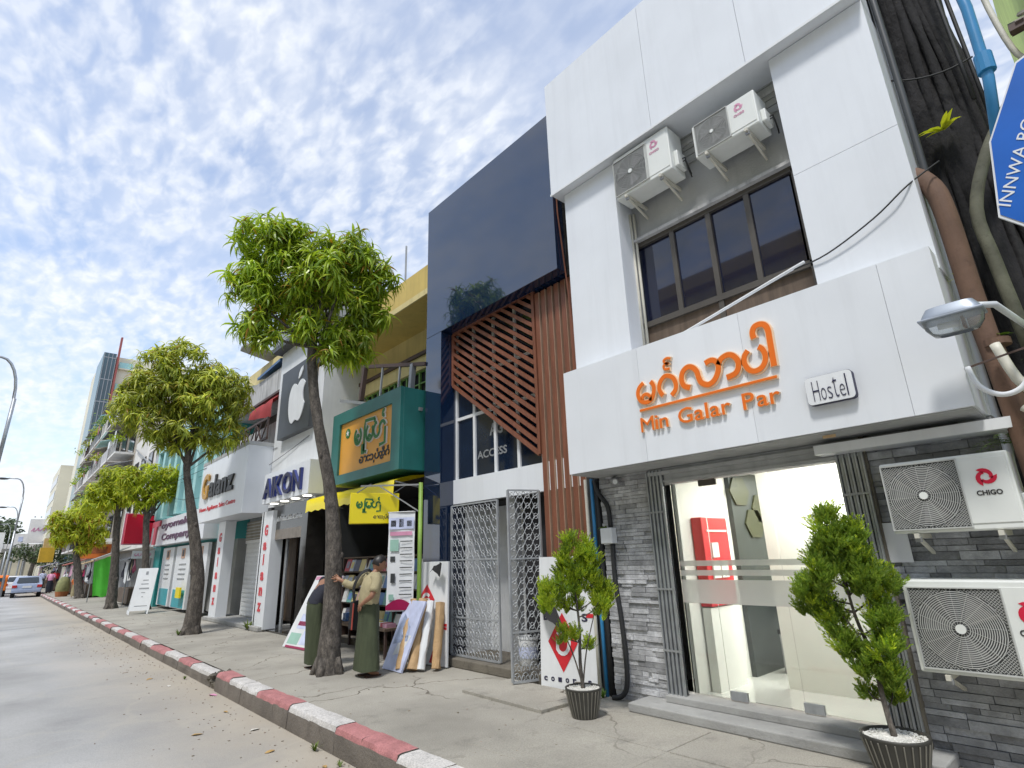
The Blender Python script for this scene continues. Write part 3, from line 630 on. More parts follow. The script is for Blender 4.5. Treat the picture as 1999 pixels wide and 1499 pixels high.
# main lettering
SG = thing('hostel_sign', 'raised orange Burmese and English lettering underlined on the white fascia', 'sign', (4.88, 2.6, 2.75))
GL = {'ma': [(-3.231, 3.287), (-3.289, 3.247), (-3.314, 3.18), (-3.287, 3.101), (-3.217, 3.068), (-3.149, 3.091), (-3.113, 3.16), (-3.11, 3.231), (-3.141, 3.282)], 'ma2': [(-3.269, 3.109), (-3.248, 3.15), (-3.201, 3.153), (-3.162, 3.115), (-3.168, 3.074)], 'nga': [(-3.01, 3.093), (-3.044, 3.164), (-3.027, 3.238), (-2.973, 3.288), (-2.919, 3.287), (-2.864, 3.245), (-2.844, 3.17), (-2.862, 3.113), (-2.91, 3.072)], 'asat': [(-2.871, 3.465), (-2.916, 3.479), (-2.953, 3.461), (-2.931, 3.426), (-2.901, 3.417), (-2.931, 3.424), (-2.961, 3.403), (-2.947, 3.366), (-2.893, 3.361)], 'la': [(-2.692, 3.101), (-2.753, 3.133), (-2.775, 3.201), (-2.754, 3.278), (-2.697, 3.317), (-2.641, 3.302), (-2.599, 3.249), (-2.587, 3.185), (-2.562, 3.119), (-2.499, 3.083), (-2.435, 3.105), (-2.388, 3.165), (-2.367, 3.238), (-2.386, 3.29), (-2.436, 3.317), (-2.5, 3.302)], 'aa': [(-2.365, 3.251), (-2.331, 3.3), (-2.268, 3.321), (-2.213, 3.301), (-2.172, 3.241), (-2.175, 3.171), (-2.217, 3.119), (-2.303, 3.103)], 'pa': [(-2.062, 3.304), (-2.103, 3.259), (-2.111, 3.191), (-2.085, 3.127), (-2.036, 3.095), (-1.975, 3.103), (-1.928, 3.151), (-1.913, 3.221), (-1.932, 3.283), (-1.963, 3.312)], 'tall': [(-1.988, 3.402), (-1.992, 3.462), (-1.966, 3.511), (-1.916, 3.52), (-1.872, 3.498), (-1.851, 3.446), (-1.85, 3.351), (-1.854, 3.093)]}
def smooth_pts(P, n=4):
    P = [Vector(p) for p in P]; o = []
    for k in range(len(P)-1):
        p0, p1, p2, p3 = P[max(k-1, 0)], P[k], P[k+1], P[min(k+2, len(P)-1)]
        for j in range(n):
            t = j/n; o.append(0.5*((2*p1)+(p2-p0)*t+(2*p0-5*p1+4*p2-p3)*t*t+(3*p1-p0-3*p2+p3)*t**3))
    return o+[P[-1]]
for grp, wd in ((('ma', 'ma2'), .048), (('nga', 'asat'), .05), (('la',), .056), (('aa',), .056), (('pa',), .052), (('tall',), .056)):
    a, b = MB(), MB()
    for q in grp:
        ww = wd*(0.55 if q in ('asat',) else 0.8 if q == 'ma2' else 1)
        pts = smooth_pts(GL[q])
        b.strip([(4.898, -p[0], p[1]) for p in pts], ww+0.014, FN, 0.030)
        a.strip([(4.866, -p[0], p[1]) for p in pts], ww-0.004, FN, 0.004)
    lt = b.build('letter', M_ORRIM, SG); a.build('letter_face', M_ORANGE, lt)
u = MB().box(4.868, 4.898, 1.845, 3.316, 2.978, 3.012).build('underline', M_ORRIM, SG); MB().box(4.863, 4.867, 1.848, 3.313, 2.983, 3.006).build('underline_face', M_ORANGE, u)
def letters_row(parent, s, y_left, z0, width, height, x, depth, m_face, m_side, bold=0.0, gap=0.06, face=True):
    ws = [(textmesh(c, bold)[2]-textmesh(c, bold)[1]) if c != ' ' else 0.34 for c in s]
    hs = {c: textmesh(c, bold) for c in s if c != ' '}
    tot = sum(ws)+gap*(len(s)-1); sc = width/tot; cap = textmesh('M', bold); hsc = height/(cap[4]-cap[3]); y = y_left
    for c, w_ in zip(s, ws):
        if c != ' ':
            me, x0, x1, yy0, yy1 = hs[c]
            bb = 0.0 if c == 'M' else bold
            b = MB(); put_text(b, c, (x, y, z0+yy0*hsc), FR, FU, w_*sc, (yy1-yy0)*hsc, depth, 0, bb)
            lt = b.build('letter', m_side, parent)
            if face:
                e = w_*sc*0.05
                a = MB(); put_text(a, c, (x-depth-0.001, y-e*.4, z0+yy0*hsc+e*.4), FR, FU, w_*sc-e*.8, (yy1-yy0)*hsc-e*.8, 0.003, 0, 0.0 if c == 'M' else bold-0.012)
                a.build('letter_face', m_face, lt)
        y -= (w_+gap)*sc
letters_row(SG, 'Min Galar Par', 3.325, 2.762, 1.475, 0.158, 4.898, 0.026, M_ORANGE, M_ORRIM, bold=0.018)
HS = thing('hostel_plaque', 'small white rounded plaque with dark narrow lettering on the fascia', 'sign', (4.88, 1.45, 2.78))
def rrect(y0, y1, z0, z1, r, x, n=5):
    P = []
    for cy_, cz_, a in ((y1-r, z1-r, 0), (y0+r, z1-r, 90), (y0+r, z0+r, 180), (y1-r, z0+r, 270)):
        P += [(x, cy_+r*math.cos(rad(a+90*k/n)), cz_+r*math.sin(rad(a+90*k/n))) for k in range(n+1)]
    return P
MB().prism(rrect(1.265, 1.63, 2.665, 2.905, .035, 4.898), (-0.05, 0, 0)).build('board', M_NAVY, HS)
MB().prism(rrect(1.268, 1.627, 2.668, 2.902, .033, 4.847), (-0.006, 0, 0)).build('face', M_WHITE2, HS)
mb = MB(); y = 1.575
for c, w_, h_ in (('H', .05, .17), ('o', .038, .10), ('s', .034, .10), ('t', .034, .17), ('e', .038, .10), ('l', .009, .18)):
    put_text(mb, c, (4.840, y, 2.695), FR, FU, w_, h_, 0.004, 0, -0.02 if c in 'Hostel' else 0); y -= w_+.012
mb.build('lettering', M_NAVY, HS)
# ------------------------------------------------------------------ air conditioners (local frame: front faces -X, base centre at origin)
def logo_swirl(mb, cy, cz, r, x, m):
    for k in range(3):
        a0 = 90+120*k
        P = []
        for j in range(9):
            t = j/8; a = rad(a0-150*t+40); rr = r*(0.98-0.40*t); P.append((x, cy-rr*math.cos(a), cz+rr*math.sin(a)))
        for j in range(8):
            t = (7-j)/7; a = rad(a0-150*t+22+18*t); rr = r*(0.45+0.02*t)*(1-.35*t); P.append((x, cy-rr*math.cos(a), cz+rr*math.sin(a)))
        mb.prism(P, (-0.003, 0, 0), m)
def make_ac(name, label, group, wd, dp, ht, fan_y, fan_z, fr, logo_y, logo_z, logo_r, text, loc, rings_n, panel_y0, faded=False):
    t = thing(name, label, 'air conditioner', loc, 0, group); W = wd/2
    MB().box(0, dp, -W, W, 0, ht).build('casing', M_AC, t, local=True, bevel=0.012)
    g0, g1 = fan_y-fr-0.02, fan_y+fr+0.02; q0, q1 = fan_z-fr-0.02, fan_z+fr+0.02
    MB().box(-0.003, -0.0005, g0, g1, q0, q1).build('coil_opening', M_ACD, t, local=True)
    fan = MB()
    for k in range(3):
        a = rad(120*k+20); P = []
        for rr, da in ((.15, -.3), (.9, -.5), (.93, .35), (.15, .35)): P.append((-0.006, fan_y+fr*rr*math.cos(a+da), fan_z+fr*rr*math.sin(a+da)))
        fan.prism(P, (-0.004, 0, 0))
    fan.build('fan', M_FAN, t, local=True)
    gr = MB()
    for k in range(rings_n):
        r = fr*(0.16+0.84*(k+1)/rings_n); nn = 36
        R = [[(-0.017, fan_y+(r+dr)*math.cos(2*math.pi*j/nn), fan_z+(r+dr)*math.sin(2*math.pi*j/nn)) for j in range(nn)] for dr in (-0.0026, 0.0026)]
        gr.rings(R, 0, False)
    for k in range(16):
        a = 2*math.pi*k/16; gr.bar((-0.019, fan_y+fr*.12*math.cos(a), fan_z+fr*.12*math.sin(a)), (-0.019, fan_y+fr*math.cos(a+.35), fan_z+fr*math.sin(a+.35)), 0.0018, 0.002)
    gr.build('grille', M_ACG, t, local=True)
    gd = MB()
    for s in (-1, 1):
        n = 26
        for k in range(-n, n+1):
            c = k*(g1-g0+q1-q0)/2/n*1.0
            # diagonal wires kept outside the round grille
            pts = []
            for j in range(41):
                y = g0+(g1-g0)*j/40; z = fan_z+s*(y-fan_y)+c
                ok = q0 <= z <= q1 and (y-fan_y)**2+(z-fan_z)**2 > fr*fr
                if ok: pts.append((y, z))
                if (not ok or j == 40) and len(pts) > 1:
                    gd.face([(-0.012, pts[0][0], pts[0][1]-.0022), (-0.012, pts[-1][0], pts[-1][1]-.0022), (-0.012, pts[-1][0], pts[-1][1]+.0022), (-0.012, pts[0][0], pts[0][1]+.0022)])
                if not ok: pts = []
    for a in ((g0, g1, q0-.008, q0), (g0, g1, q1, q1+.008), (g0-.008, g0, q0-.008, q1+.008), (g1, g1+.008, q0-.008, q1+.008)): gd.box(-0.02, -0.001, *a)
    gd.build('corner_guard', M_ACG, t, local=True)
    MB().tube([(-0.004, fan_y, fan_z), (-0.026, fan_y, fan_z)], fr*0.125, 16).build('hub', M_AC, t, local=True)
    MB().box(-0.006, -0.0005, -W+0.02, panel_y0, 0.05*ht+.02, 0.95*ht-.01).build('service_panel', M_AC, t, local=True, bevel=0.006)
    lm = M_PINK if faded else M_LOGO
    mb = MB(); logo_swirl(mb, logo_y, logo_z, logo_r, -0.0065, 0); mb.build('logo', lm, t, local=True)
    mb = MB(); tw = logo_r*2.1; put_text(mb, text, (-0.0065, logo_y+tw/2, logo_z-logo_r*1.85), FR, FU, tw, logo_r*0.52, 0.003, 0, 0.03); mb.build('lettering', M_PINK if faded else M_PRINTBK, t, local=True)
    MB().box(dp*.25, dp*.85, -W-0.05, -W, ht*.1, ht*.45).build('valve_cover', M_AC, t, local=True, bevel=0.01)
    for z in (0.25, 0.32): MB().tube([(dp*.6, -W-.05, ht*z), (dp*.6, -W-.08, ht*z), (dp*.7, -W-.085, ht*(z-.15)), (dp*1.1, -W-.06, ht*(z-.25))], 0.008, 6).build('pipe', M_WIRE, t, local=True)
    for s in (-1, 1):
        y = s*W*0.62
        br = MB().bar((-0.03, y, -0.02), (dp+.12, y, -0.02), 0.03, 0.035).build('bracket', M_PVC, t, local=True)
        MB().bar((0.02, y, -0.035), (dp+.12, y, -dp*0.55), 0.022, 0.022).build('strut', M_PVC, br, local=True)
        MB().box(-0.005, 0.02, y-.02, y+.02, -0.065, -0.03).build('bolt_foot', M_GREY, br, local=True)
    return t
G1 = 'outdoor air conditioners on the hostel'
make_ac('air_conditioner', 'upper left air conditioner box under the parapet, nearer the black panel', G1, .80, .30, .60, .15, .29, .225, -.20, .46, .065, 'CHIGO', (5.02, 3.03, 5.78), 9, -0.06, True)
make_ac('air_conditioner', 'upper right air conditioner box under the parapet beside the white pier', G1, .72, .30, .42, .13, .21, .17, -.18, .31, .055, 'CHIGO', (5.02, 1.975, 5.715), 9, -0.05, True)
make_ac('air_conditioner', 'upper air conditioner on the slate wall with its whole red logo in view', G1, .78, .32, .53, .14, .265, .215, -.24, .36, .068, 'CHIGO', (5.08, 0.90, 1.615), 14, -0.10)
make_ac('air_conditioner', 'lower air conditioner on the slate wall, cut off by the picture edge', G1, .84, .34, .62, .12, .30, .245, -.27, .42, .078, 'CHIGO', (5.08, 0.90, 0.665), 16, -0.14)
M_GATE = mat('silver_gate_paint', (0.36, 0.38, 0.40), 0.5, 0.15, 6.0, metal=0.2)
# ================================================================== black fronted building
D = thing('black_fronted_building', 'narrow building with glossy black upper panel and brown slatted screen', 'building', (5.4, 6.4, 0))
MB().box(5.9, 12, 4.45, 4.6, 0, 8).box(5.9, 12, 8.0, 8.15, 0, 8).box(11.8, 12, 4.6, 8.0, 0, 8).box(5.6, 12, 4.6, 8.0, 7.8, 8).box(5.75, 5.9, 4.45, 8.15, 5.6, 7.8).build('wall', M_DKGREY, D)
MB().box(5.25, 5.74, 4.72, 8.10, 5.47, 8.22).build('upper_panel', M_BLACKGL, D, bevel=0.006)
MB().box(5.44, 5.75, 4.42, 4.715, 5.42, 8.0).build('side_panel', M_BLACKGR, D)
MB().tube([(5.30, 4.70, 8.1), (5.31, 4.695, 6.4), (5.40, 4.69, 5.4), (5.47, 4.6, 3.5)], 0.012, 6).build('cable', M_WOODMET, D)
MB().box(5.25, 5.74, 7.62, 8.10, 0.0, 5.465).build('black_column', M_BLACKGL, D)
MB().box(5.45, 5.9, 4.45, 4.62, 0, 5.41).build('side_column', M_DKGREY, D)
# window grid behind the screen
wf = MB()
yg = [5.50, 6.02, 6.56, 7.10, 7.60]
for y in yg: wf.box(5.57, 5.63, y-.028, y+.028, 2.80, 5.45)
for z in (3.85, 4.55): wf.box(5.572, 5.628, 5.5, 7.6, z-.026, z+.026)
wf = wf.build('window', M_WHITE2, D)
zs = [2.80, 3.85, 4.55, 5.45]
for a in range(4):
    for b in range(3): MB().box(5.60, 5.606, yg[a]+.03, yg[a+1]-.03, zs[b]+.0, zs[b+1]-.028).build('pane', M_NGLASS, wf)
MB().box(5.52, 5.66, 4.63, 7.62, 2.40, 2.80).build('white_band', M_WHITE, D)
mb = MB()
for (s, y, z, w_, h_) in (('ACCESS', 7.05, 3.08, .74, .13), ('AG', 6.72, 3.42, .32, .20)): put_text(mb, s, (5.598, y, z), FR, FU, w_, h_, 0.002, 0, 0.02)
mb.build('window_lettering', M_GREY, wf)
# slatted brown screen: slanting slats cut off by the frame
scr = MB()
TL, BL, TR, BR = (7.58, 5.44), (7.58, 4.47), (5.48, 5.50), (5.48, 2.92)
for a, b in ((TL, BL), (TL, TR), (TR, BR), (BL, BR)): scr.bar((5.50, a[0], a[1]), (5.50, b[0], b[1]), 0.055, 0.06)
scr = scr.build('screen_frame', M_WOODMET, D)
slope = (BR[1]-BL[1])/(BL[0]-BR[0])          # fall per metre towards the viewer
for k in range(1, 30):
    c = BL[1]+0.152*k                          # height of the slat at the far edge
    y0, z0 = 7.58, c
    if z0 > 5.44: y0 = 7.58-(c-5.44)/(-slope); z0 = 5.44
    if y0 <= 5.55: break
    y1 = 5.50; z1 = c+slope*(7.58-y1)
    MB().bar((5.50, y0, z0), (5.50, y1, z1), 0.062, 0.058).build('screen_slat', M_WOODMET, scr)
# upright battens beside it
bt = MB().box(5.60, 5.64, 4.46, 5.46, 1.45, 5.42).build('batten_wall', M_WOODMET, D)
for k in range(7):
    y = 5.40-0.137*k
    o = MB().box(5.49, 5.60, y-.043, y+.043, 1.50, 5.42).build('batten', M_WOODMET, bt)
    MB().box(5.488, 5.60, y-.051, y-.044, 1.50, 5.42).build('batten_edge', M_WOODEDGE, bt)
MB().box(5.30, 9.0, 4.6, 7.62, 0.0, 0.12).build('step', M_CONCD, D, bevel=0.015)
# entrance: passage, scrolled gates
MB().box(6.2, 6.3, 6.36, 7.6, 0.1, 2.4).build('passage_back', M_WHITE2, D)
MB().box(5.75, 7.0, 5.42, 5.5, 0.12, 2.4).build('passage_wall', M_WHITE2, D); MB().box(5.75, 7.0, 7.5, 7.6, 0.12, 2.4).build('passage_wall', M_WHITE2, D)
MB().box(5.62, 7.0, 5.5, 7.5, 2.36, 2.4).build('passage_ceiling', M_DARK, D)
MB().box(5.6, 5.72, 6.18, 6.36, 0.12, 2.40).build('door_post', M_GREY, D)
MB().box(5.76, 5.78, 5.5, 6.18, 0.12, 2.4).build('dark_door', M_DARK, D)  # near-black sheet stands in for the shade of the open passage
def ribbon(mb, pts, w_=0.010): mb.tube(pts, w_/2, 4, 0, False)
def scroll_gate(P, ux, wd, ht, lab, dens):
    """iron gate leaf: lower-left corner P, horizontal direction ux"""
    P = Vector(P); ux = Vector(ux).normalized(); up = Vector((0, 0, 1))
    at = lambda a, b: P+ux*a+up*b
    fr = MB()
    for a in (0, wd): fr.bar(at(a, 0), at(a, ht), 0.028)
    for b in (0, ht*.24, ht*.62, ht): fr.bar(at(0, b), at(wd, b), 0.022)
    g = fr.build('gate_leaf', M_GATE, D); g['label'] = lab
    mb = MB(); c = wd/dens
    # lower panel: scrolled fish-scale arcs
    rows = max(2, int(ht*.24/c/0.9)); h = ht*.24/rows
    for i in range(dens):
        for j in range(rows):
            x0 = i*c; z0 = j*h
            ribbon(mb, [at(x0+c/2+c*.5*math.cos(rad(q)), z0+h*.9*math.sin(rad(q))) for q in range(0, 181, 30)])
            for s in (-1, 1): ribbon(mb, [at(x0+c/2+s*(c*.24+c*.16*math.cos(rad(q))), z0+h*.36+h*.26*math.sin(rad(q))) for q in range(0, 301, 50)])
    # upper panel: woven wave lattice
    z0 = ht*.24; rows = int(ht*.76/(c*1.15)); h = ht*.76/rows
    for i in range(dens):
        for j in range(rows):
            x0 = i*c; zz = z0+j*h
            for s in (0, 1):
                ribbon(mb, [at(x0+c*(t if s else 1-t), zz+h*(t+.13*math.sin(t*6.283))) for t in (0, .2, .4, .6, .8, 1)])
            ribbon(mb, [at(x0+c/2+c*.27*math.cos(rad(q)), zz+h/2+h*.27*math.sin(rad(q))) for q in range(0, 361, 45)])
    mb.build('scrollwork', M_GATE, g)
    fr = MB()
    fr.box(0, .001, 0, .001, 0, .001)
    MB().bar(at(wd-.02, ht*.5), at(wd-.02, ht*.58), 0.05, 0.03).build('lock_box', M_GREY, g)
scroll_gate((5.44, 7.55, 0.14), (0, -1, 0), 1.16, 2.22, 'left gate leaf closed across the passage', 8)
scroll_gate((4.98, 5.63, 0.06), (0.42, -0.16, 0), 0.46, 2.34, 'right gate leaf swung out towards the pavement', 4)
# white logo boards leaning on the columns
def diamond_board(loc, lab, pts, flip=False):
    """pts: bottom-left, bottom-right, top-right, top-left seen from the street"""
    t = thing('logo_board', lab, 'sign board', loc, group='white boards with red diamond logos')
    bl, br, tr, tl = [Vector(p) for p in pts]; n = (br-bl).cross(tl-bl).normalized()
    MB().prism([bl, br, tr, tl], -n*0.03).build('board', M_WHITE2, t)
    P = lambda a, b, d=0.002: bl*(1-a)*(1-b)+br*a*(1-b)+tr*a*b+tl*(1-a)*b+n*d
    return t, P, n
t, P, n = diamond_board((5.2, 5.0, 0), 'white board with a red diamond near its foot behind the small potted tree', ((5.20, 5.36, 0.02), (5.36, 4.60, 0.02), (5.40, 4.60, 1.52), (5.26, 5.36, 1.52)))
def diamond(mb, P, a, b, ra, rb):
    mb.prism([P(a-ra, b), P(a, b-rb), P(a+ra, b), P(a, b+rb)], P(0, 0, .003)-P(0, 0, .002), 0)
def gee(mb, P, a, b, ra, rb, flip=1):
    pts = [P(a+flip*ra*math.cos(rad(q)), b+rb*math.sin(rad(q)), .005) for q in range(40, 321, 20)]+[P(a+flip*ra*.8, b+rb*.1, .005), P(a+flip*ra*.1, b+rb*.1, .005)]
    mb.strip(pts, 0.045, n, 0.002)
mb = MB(); diamond(mb, P, .42, .34, .27, .22); mb.build('red_diamond', M_RED, t)
mb = MB(); gee(mb, P, .42, .34, .12, .085, -1); mb.build('logo_letter', M_WHITE2, t)
mb = MB()
for k in range(7): put_text(mb, 'co-ores-'[k], P(.06+.13*k, .05, .002), P(1, 0)-P(0, 0), FU, .05, .05, .002, 0, .03)
for k, c in enumerate('D'): put_text(mb, c, P(.07, .50, .002), P(1, 0)-P(0, 0), FU, .10, .11, .002, 0, .02)
put_text(mb, 'S', P(.78, .50, .002), P(1, 0)-P(0, 0), FU, .08, .09, .002, 0, .02)
mb.build('lettering', M_NAVY, t)
mb = MB(); mb.prism([P(.86, .53), P(.99, .53), P(.99, .56), P(.86, .56)], n*0.002); mb.build('red_bar', M_RED, t)
t, P, n = diamond_board((5.12, 7.7, 0), 'white board with a red diamond near its top behind the wrapped rolls', ((5.10, 8.12, 0.02), (5.17, 7.30, 0.02), (5.22, 7.34, 1.50), (5.18, 8.12, 1.50)))
mb = MB(); diamond(mb, P, .34, .62, .26, .15); mb.build('red_diamond', M_RED, t); MB().prism([P(.5, .02), P(.68, .02), P(.6, .14)], n*.002).build('red_corner', M_RED, t)
mb = MB(); gee(mb, P, .34, .61, .12, .06); mb.build('logo_letter', M_WHITE2, t)
mb = MB(); put_text(mb, '0', P(.64, .36, .002), P(1, 0)-P(0, 0), FU, .06, .09, .002, 0, .02); put_text(mb, '1', P(.68, .25, .002), P(1, 0)-P(0, 0), FU, .03, .07, .002, 0, .02); mb.build('lettering', M_NAVY, t)
mb = MB(); mb.prism([P(.84, .37), P(.99, .37), P(.99, .395), P(.84, .395)], n*0.002); mb.prism([P(.84, .34), P(.99, .34), P(.99, .362), P(.84, .362)], n*0.002); mb.build('red_bar', M_RED, t)
mb = MB(); R = []
for k in range(7):
    q = k/6; z = 1.22+.07*math.sin(q*2.6); x = 5.14+.02*math.sin(k*2); R.append([(x-.03, 7.66-.32*q, z+.14+.07*q+.02*math.sin(q*9)), (x-.06, 7.66-.32*q, z+.10-.10*q*q+.03*math.sin(q*7))])
mb.rings(R, 0, False, False)
tag(mb.build('black_rag', M_BAG, smooth=True), 'black rag slung over the edge of the white board beside the gate', 'rag')
mb = MB(); R = []
for k in range(7):
    q = k/6; R.append([(5.14-.05*math.sin(q*3), 5.30-.30*q+.03*math.sin(k), 1.10-.42*q+.05*math.cos(k)), (5.17, 5.12-.26*q, 1.12-.50*q)])
mb.rings(R, 0, False, False)
tag(mb.build('black_cloth', M_BAG, smooth=True), 'black cloth hanging over the board behind the small potted tree', 'cloth')
pb = thing('paint_bucket', 'white plastic paint bucket with blue label standing inside the gate', 'bucket', (5.66, 6.05, 0.12))
MB().lathe([(.115, 0), (.13, .02), (.14, .33), (.148, .335), (.148, .36), (.13, .36), (.12, .05)], 20).build('tub', M_WHITE2, pb, smooth=False, local=True, auto=True)
MB().lathe([(.1395, .10), (.1425, .24)], 20, 0, (0, 0, 0), False).build('label_band', M_PALEBL, pb, local=True)
for k, (y, x, m, lb) in enumerate(((4.50, 5.40, M_BLUEP, 'bright blue water pipe in the gap beside the slate wall'), (4.44, 5.43, M_WIRE, 'thick black cable bundle in the gap beside the blue pipe'), (4.58, 5.38, M_PVC, 'pale plastic pipe in the gap beside the brown battens'))):
    tag(MB().tube([(x, y, 0.0), (x+.01, y+.01, .8), (x-.008, y, 1.6), (x, y+.006, 2.44)], .022 if k != 1 else .03, 8).build('pipe', m, smooth=True), lb, 'pipe')
# ================================================================== bookshop with ochre upper storey
B = thing('bookshop_building', 'ochre building with cornice above a teal and amber shop sign', 'building', (6.0, 10.4, 0))
MB().box(6.35, 13, 8.16, 12.6, 4.3, 6.6).build('wall', M_YELPALE, B)
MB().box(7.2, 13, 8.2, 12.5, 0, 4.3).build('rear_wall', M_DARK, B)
MB().box(5.35, 6.6, 8.16, 12.7, 6.55, 7.15).box(5.42, 13, 8.16, 12.7, 7.15, 7.22).build('cornice', M_YELWALL, B)
MB().box(5.33, 5.36, 8.16, 12.7, 6.50, 6.62).build('cornice_edge', M_YELPALE, B)
MB().box(6.12, 6.36, 8.16, 12.6, 5.82, 5.90).build('ledge', M_BROWNST, B)
MB().box(6.18, 6.36, 8.16, 12.6, 5.52, 5.82).build('upper_band', M_YELPALE, B)
MB().box(6.20, 6.36, 8.16, 12.6, 4.85, 4.96).build('lower_band', M_YELPALE, B)
gw = MB().box(6.30, 6.34, 8.2, 12.5, 4.96, 5.52).build('green_window', M_DARK, B)
for k in range(16): MB().box(6.24, 6.29, 8.25+.27*k, 8.25+.27*k+.045, 4.96, 5.52).build('window_bar', mat('green_frame_paint', (.16, .30, .08), .6), gw)
for z in (4.97, 5.22, 5.49): MB().box(6.25, 6.28, 8.2, 12.5, z, z+.03).build('window_rail', mat('green_frame_paint', (.16, .30, .08), .6), gw)
MB().box(5.6, 7.2, 8.16, 8.3, 0, 4.3).build('side_wall', M_DKGREY, B); MB().box(5.6, 7.2, 12.35, 12.5, 0, 4.3).build('side_wall', M_DKGREY, B)
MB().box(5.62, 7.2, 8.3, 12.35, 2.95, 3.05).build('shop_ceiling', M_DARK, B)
MB().box(5.4, 7.2, 8.16, 12.5, 0.0, 0.10).build('shop_floor', M_CONCD, B)
MB().tube([(6.0, 10.2, 7.2), (6.0, 10.2, 8.75)], 0.022, 6).build('roof_pole', M_GREY, B)
# teal sign box with Burmese lettering
S = thing('bookshop_sign', 'teal framed amber signboard with green Burmese lettering', 'sign', (5.0, 9.5, 3.7))
MB().box(4.86, 5.75, 8.20, 10.95, 3.02, 4.50).build('box', M_TEAL, S, bevel=0.01)
for a in ((8.20, 8.50, 3.02, 4.50), (10.62, 10.95, 3.02, 4.50), (8.50, 10.62, 3.02, 3.20), (8.50, 10.62, 4.25, 4.50)): MB().box(4.80, 4.858, *a).build('frame', M_TEAL, S)
MB().box(4.845, 4.859, 8.5, 10.62, 3.2, 4.25).build('face', M_AMBER, S)
def glyph_pts(kind):
    """strokes of simplified Burmese letters in a box one unit high, and their advance"""
    A = lambda *q, **k: arc(*q, **k)
    D_ = {
     'pha': ([A(.5, .5, .45, 120, 420, 14), A(.5, .42, .16, 0, 300, 8)], 1.05),
     'ma': ([A(.5, .5, .45, 120, 400, 14), A(.5, .18, .15, 20, 200, 6)], 1.05),
     'sa': ([A(.5, .5, .45, 150, 470, 14), [(.05, .5), (.5, .5)]], 1.05),
     'aa': ([A(.4, .5, .42, 130, -70, 10)], .85),
     'a': ([A(.42, .5, .42, 40, 330, 12), A(1.15, .5, .42, 140, -150, 12)], 1.7),
     'pa': ([A(.5, .5, .45, 125, 415, 14)], 1.05),
     'cha': ([A(.36, .55, .34, 30, 330, 10), A(1.0, .55, .34, 0, 350, 12), [(.3, -.02), (.62, -.2), (1.0, -.05)]], 1.45),
     'nya': ([A(.4, .5, .4, 90, 360, 10), A(1.1, .5, .36, 180, 20, 9), [(1.46, .5), (1.46, -.35), (.8, -.42)]], 1.6),
     'nga': ([A(.45, .5, .42, -60, 240, 12)], 1.0),
     'u2': ([[(.12, -.05), (.12, -.62)], [(.34, -.05), (.34, -.62)]], .45),
     'u1': ([[(.1, -.05), (.1, -.5)]], .25),
     'asat': ([A(-.35, 1.3, .16, 60, 300, 6)], 0.0),
     'i': ([A(-.45, 1.28, .2, 0, 360, 10)], 0.0),
     'ra': ([[(1.25, 1.2), (.0, 1.25), (-.08, .9), (-.08, -.45), (.25, -.55)], [(1.25, 1.2), (1.25, .95)]], .1),
    }
    return D_[kind]
def burmese(mb, word, x, y_left, z0, unit, width, sw, depth, m=0):
    adv = sum(glyph_pts(g)[1] for g in word); k = width/(adv*1.0); cx_ = 0
    for g in word:
        st, a = glyph_pts(g)
        for P in st: mb.strip([(x, y_left-(cx_+p[0])*k, z0+p[1]*unit) for p in P], sw, FN, depth, m)
        cx_ += a
wl = MB(); burmese(wl, ('pha', 'u2', 'ra', 'ma', 'nya', 'asat'), 4.845, 9.95, 3.70, .34, 1.25, .085, .03); gr = MB(); burmese(gr, ('pha', 'u2', 'ra', 'ma', 'nya', 'asat'), 4.812, 9.95, 3.70, .34, 1.25, .062, .006)
o = wl.build('letters', M_WHITE2, S); gr.build('letters_face', M_GREEN, o)
mb = MB(); burmese(mb, ('sa', 'aa', 'a', 'u1', 'pa', 'asat', 'cha', 'i', 'nga', 'asat'), 4.845, 9.75, 3.33, .12, 1.15, .03, .012); mb.build('small_lettering', M_PRINTBK, S)
mb = MB(); mb.tube([(4.845, 10.3, 4.02), (4.835, 10.3, 4.02)], .10, 20); o = mb.build('emblem', M_GREEN, S)
mb = MB(); mb.prism([(4.833, 10.3+(.07 if k % 2 == 0 else .03)*math.cos(rad(36*k+18)), 4.02+(.07 if k % 2 == 0 else .03)*math.sin(rad(36*k+18))) for k in range(10)], (-.004, 0, 0)); mb.build('emblem_star', M_WHITE2, o)
# old steel sign frame hanging above it
fr = thing('sign_gantry', 'empty dark steel sign frame jutting out above the teal signboard', 'sign frame', (5.2, 9.2, 4.8))
for a, b, w_ in (((5.25, 10.6, 5.62), (5.25, 8.1, 4.98), .07), ((5.1, 11.3, 4.98), (5.2, 8.15, 4.12), .06), ((5.22, 10.45, 5.55), (5.16, 10.45, 4.80), .09), ((5.25, 8.55, 5.10), (5.20, 8.55, 4.25), .09), ((5.24, 9.7, 5.42), (5.19, 9.7, 4.60), .035), ((5.24, 9.0, 5.25), (5.19, 9.0, 4.40), .035), ((5.30, 8.6, 4.2), (6.3, 8.6, 4.7), .04), ((5.30, 10.4, 4.8), (6.3, 10.4, 5.1), .04), ((5.2, 8.6, 4.1), (5.7, 8.2, 3.6), .03)):
    MB().bar(a, b, w_).build('steel_bar', M_BROWNST if w_ > .065 and a[2] > 5.3 else M_GREY, fr)
# yellow projecting light box and awning
Y = thing('yellow_light_box', 'bright yellow hanging sign with green Burmese lettering', 'sign', (4.6, 8.7, 2.4))
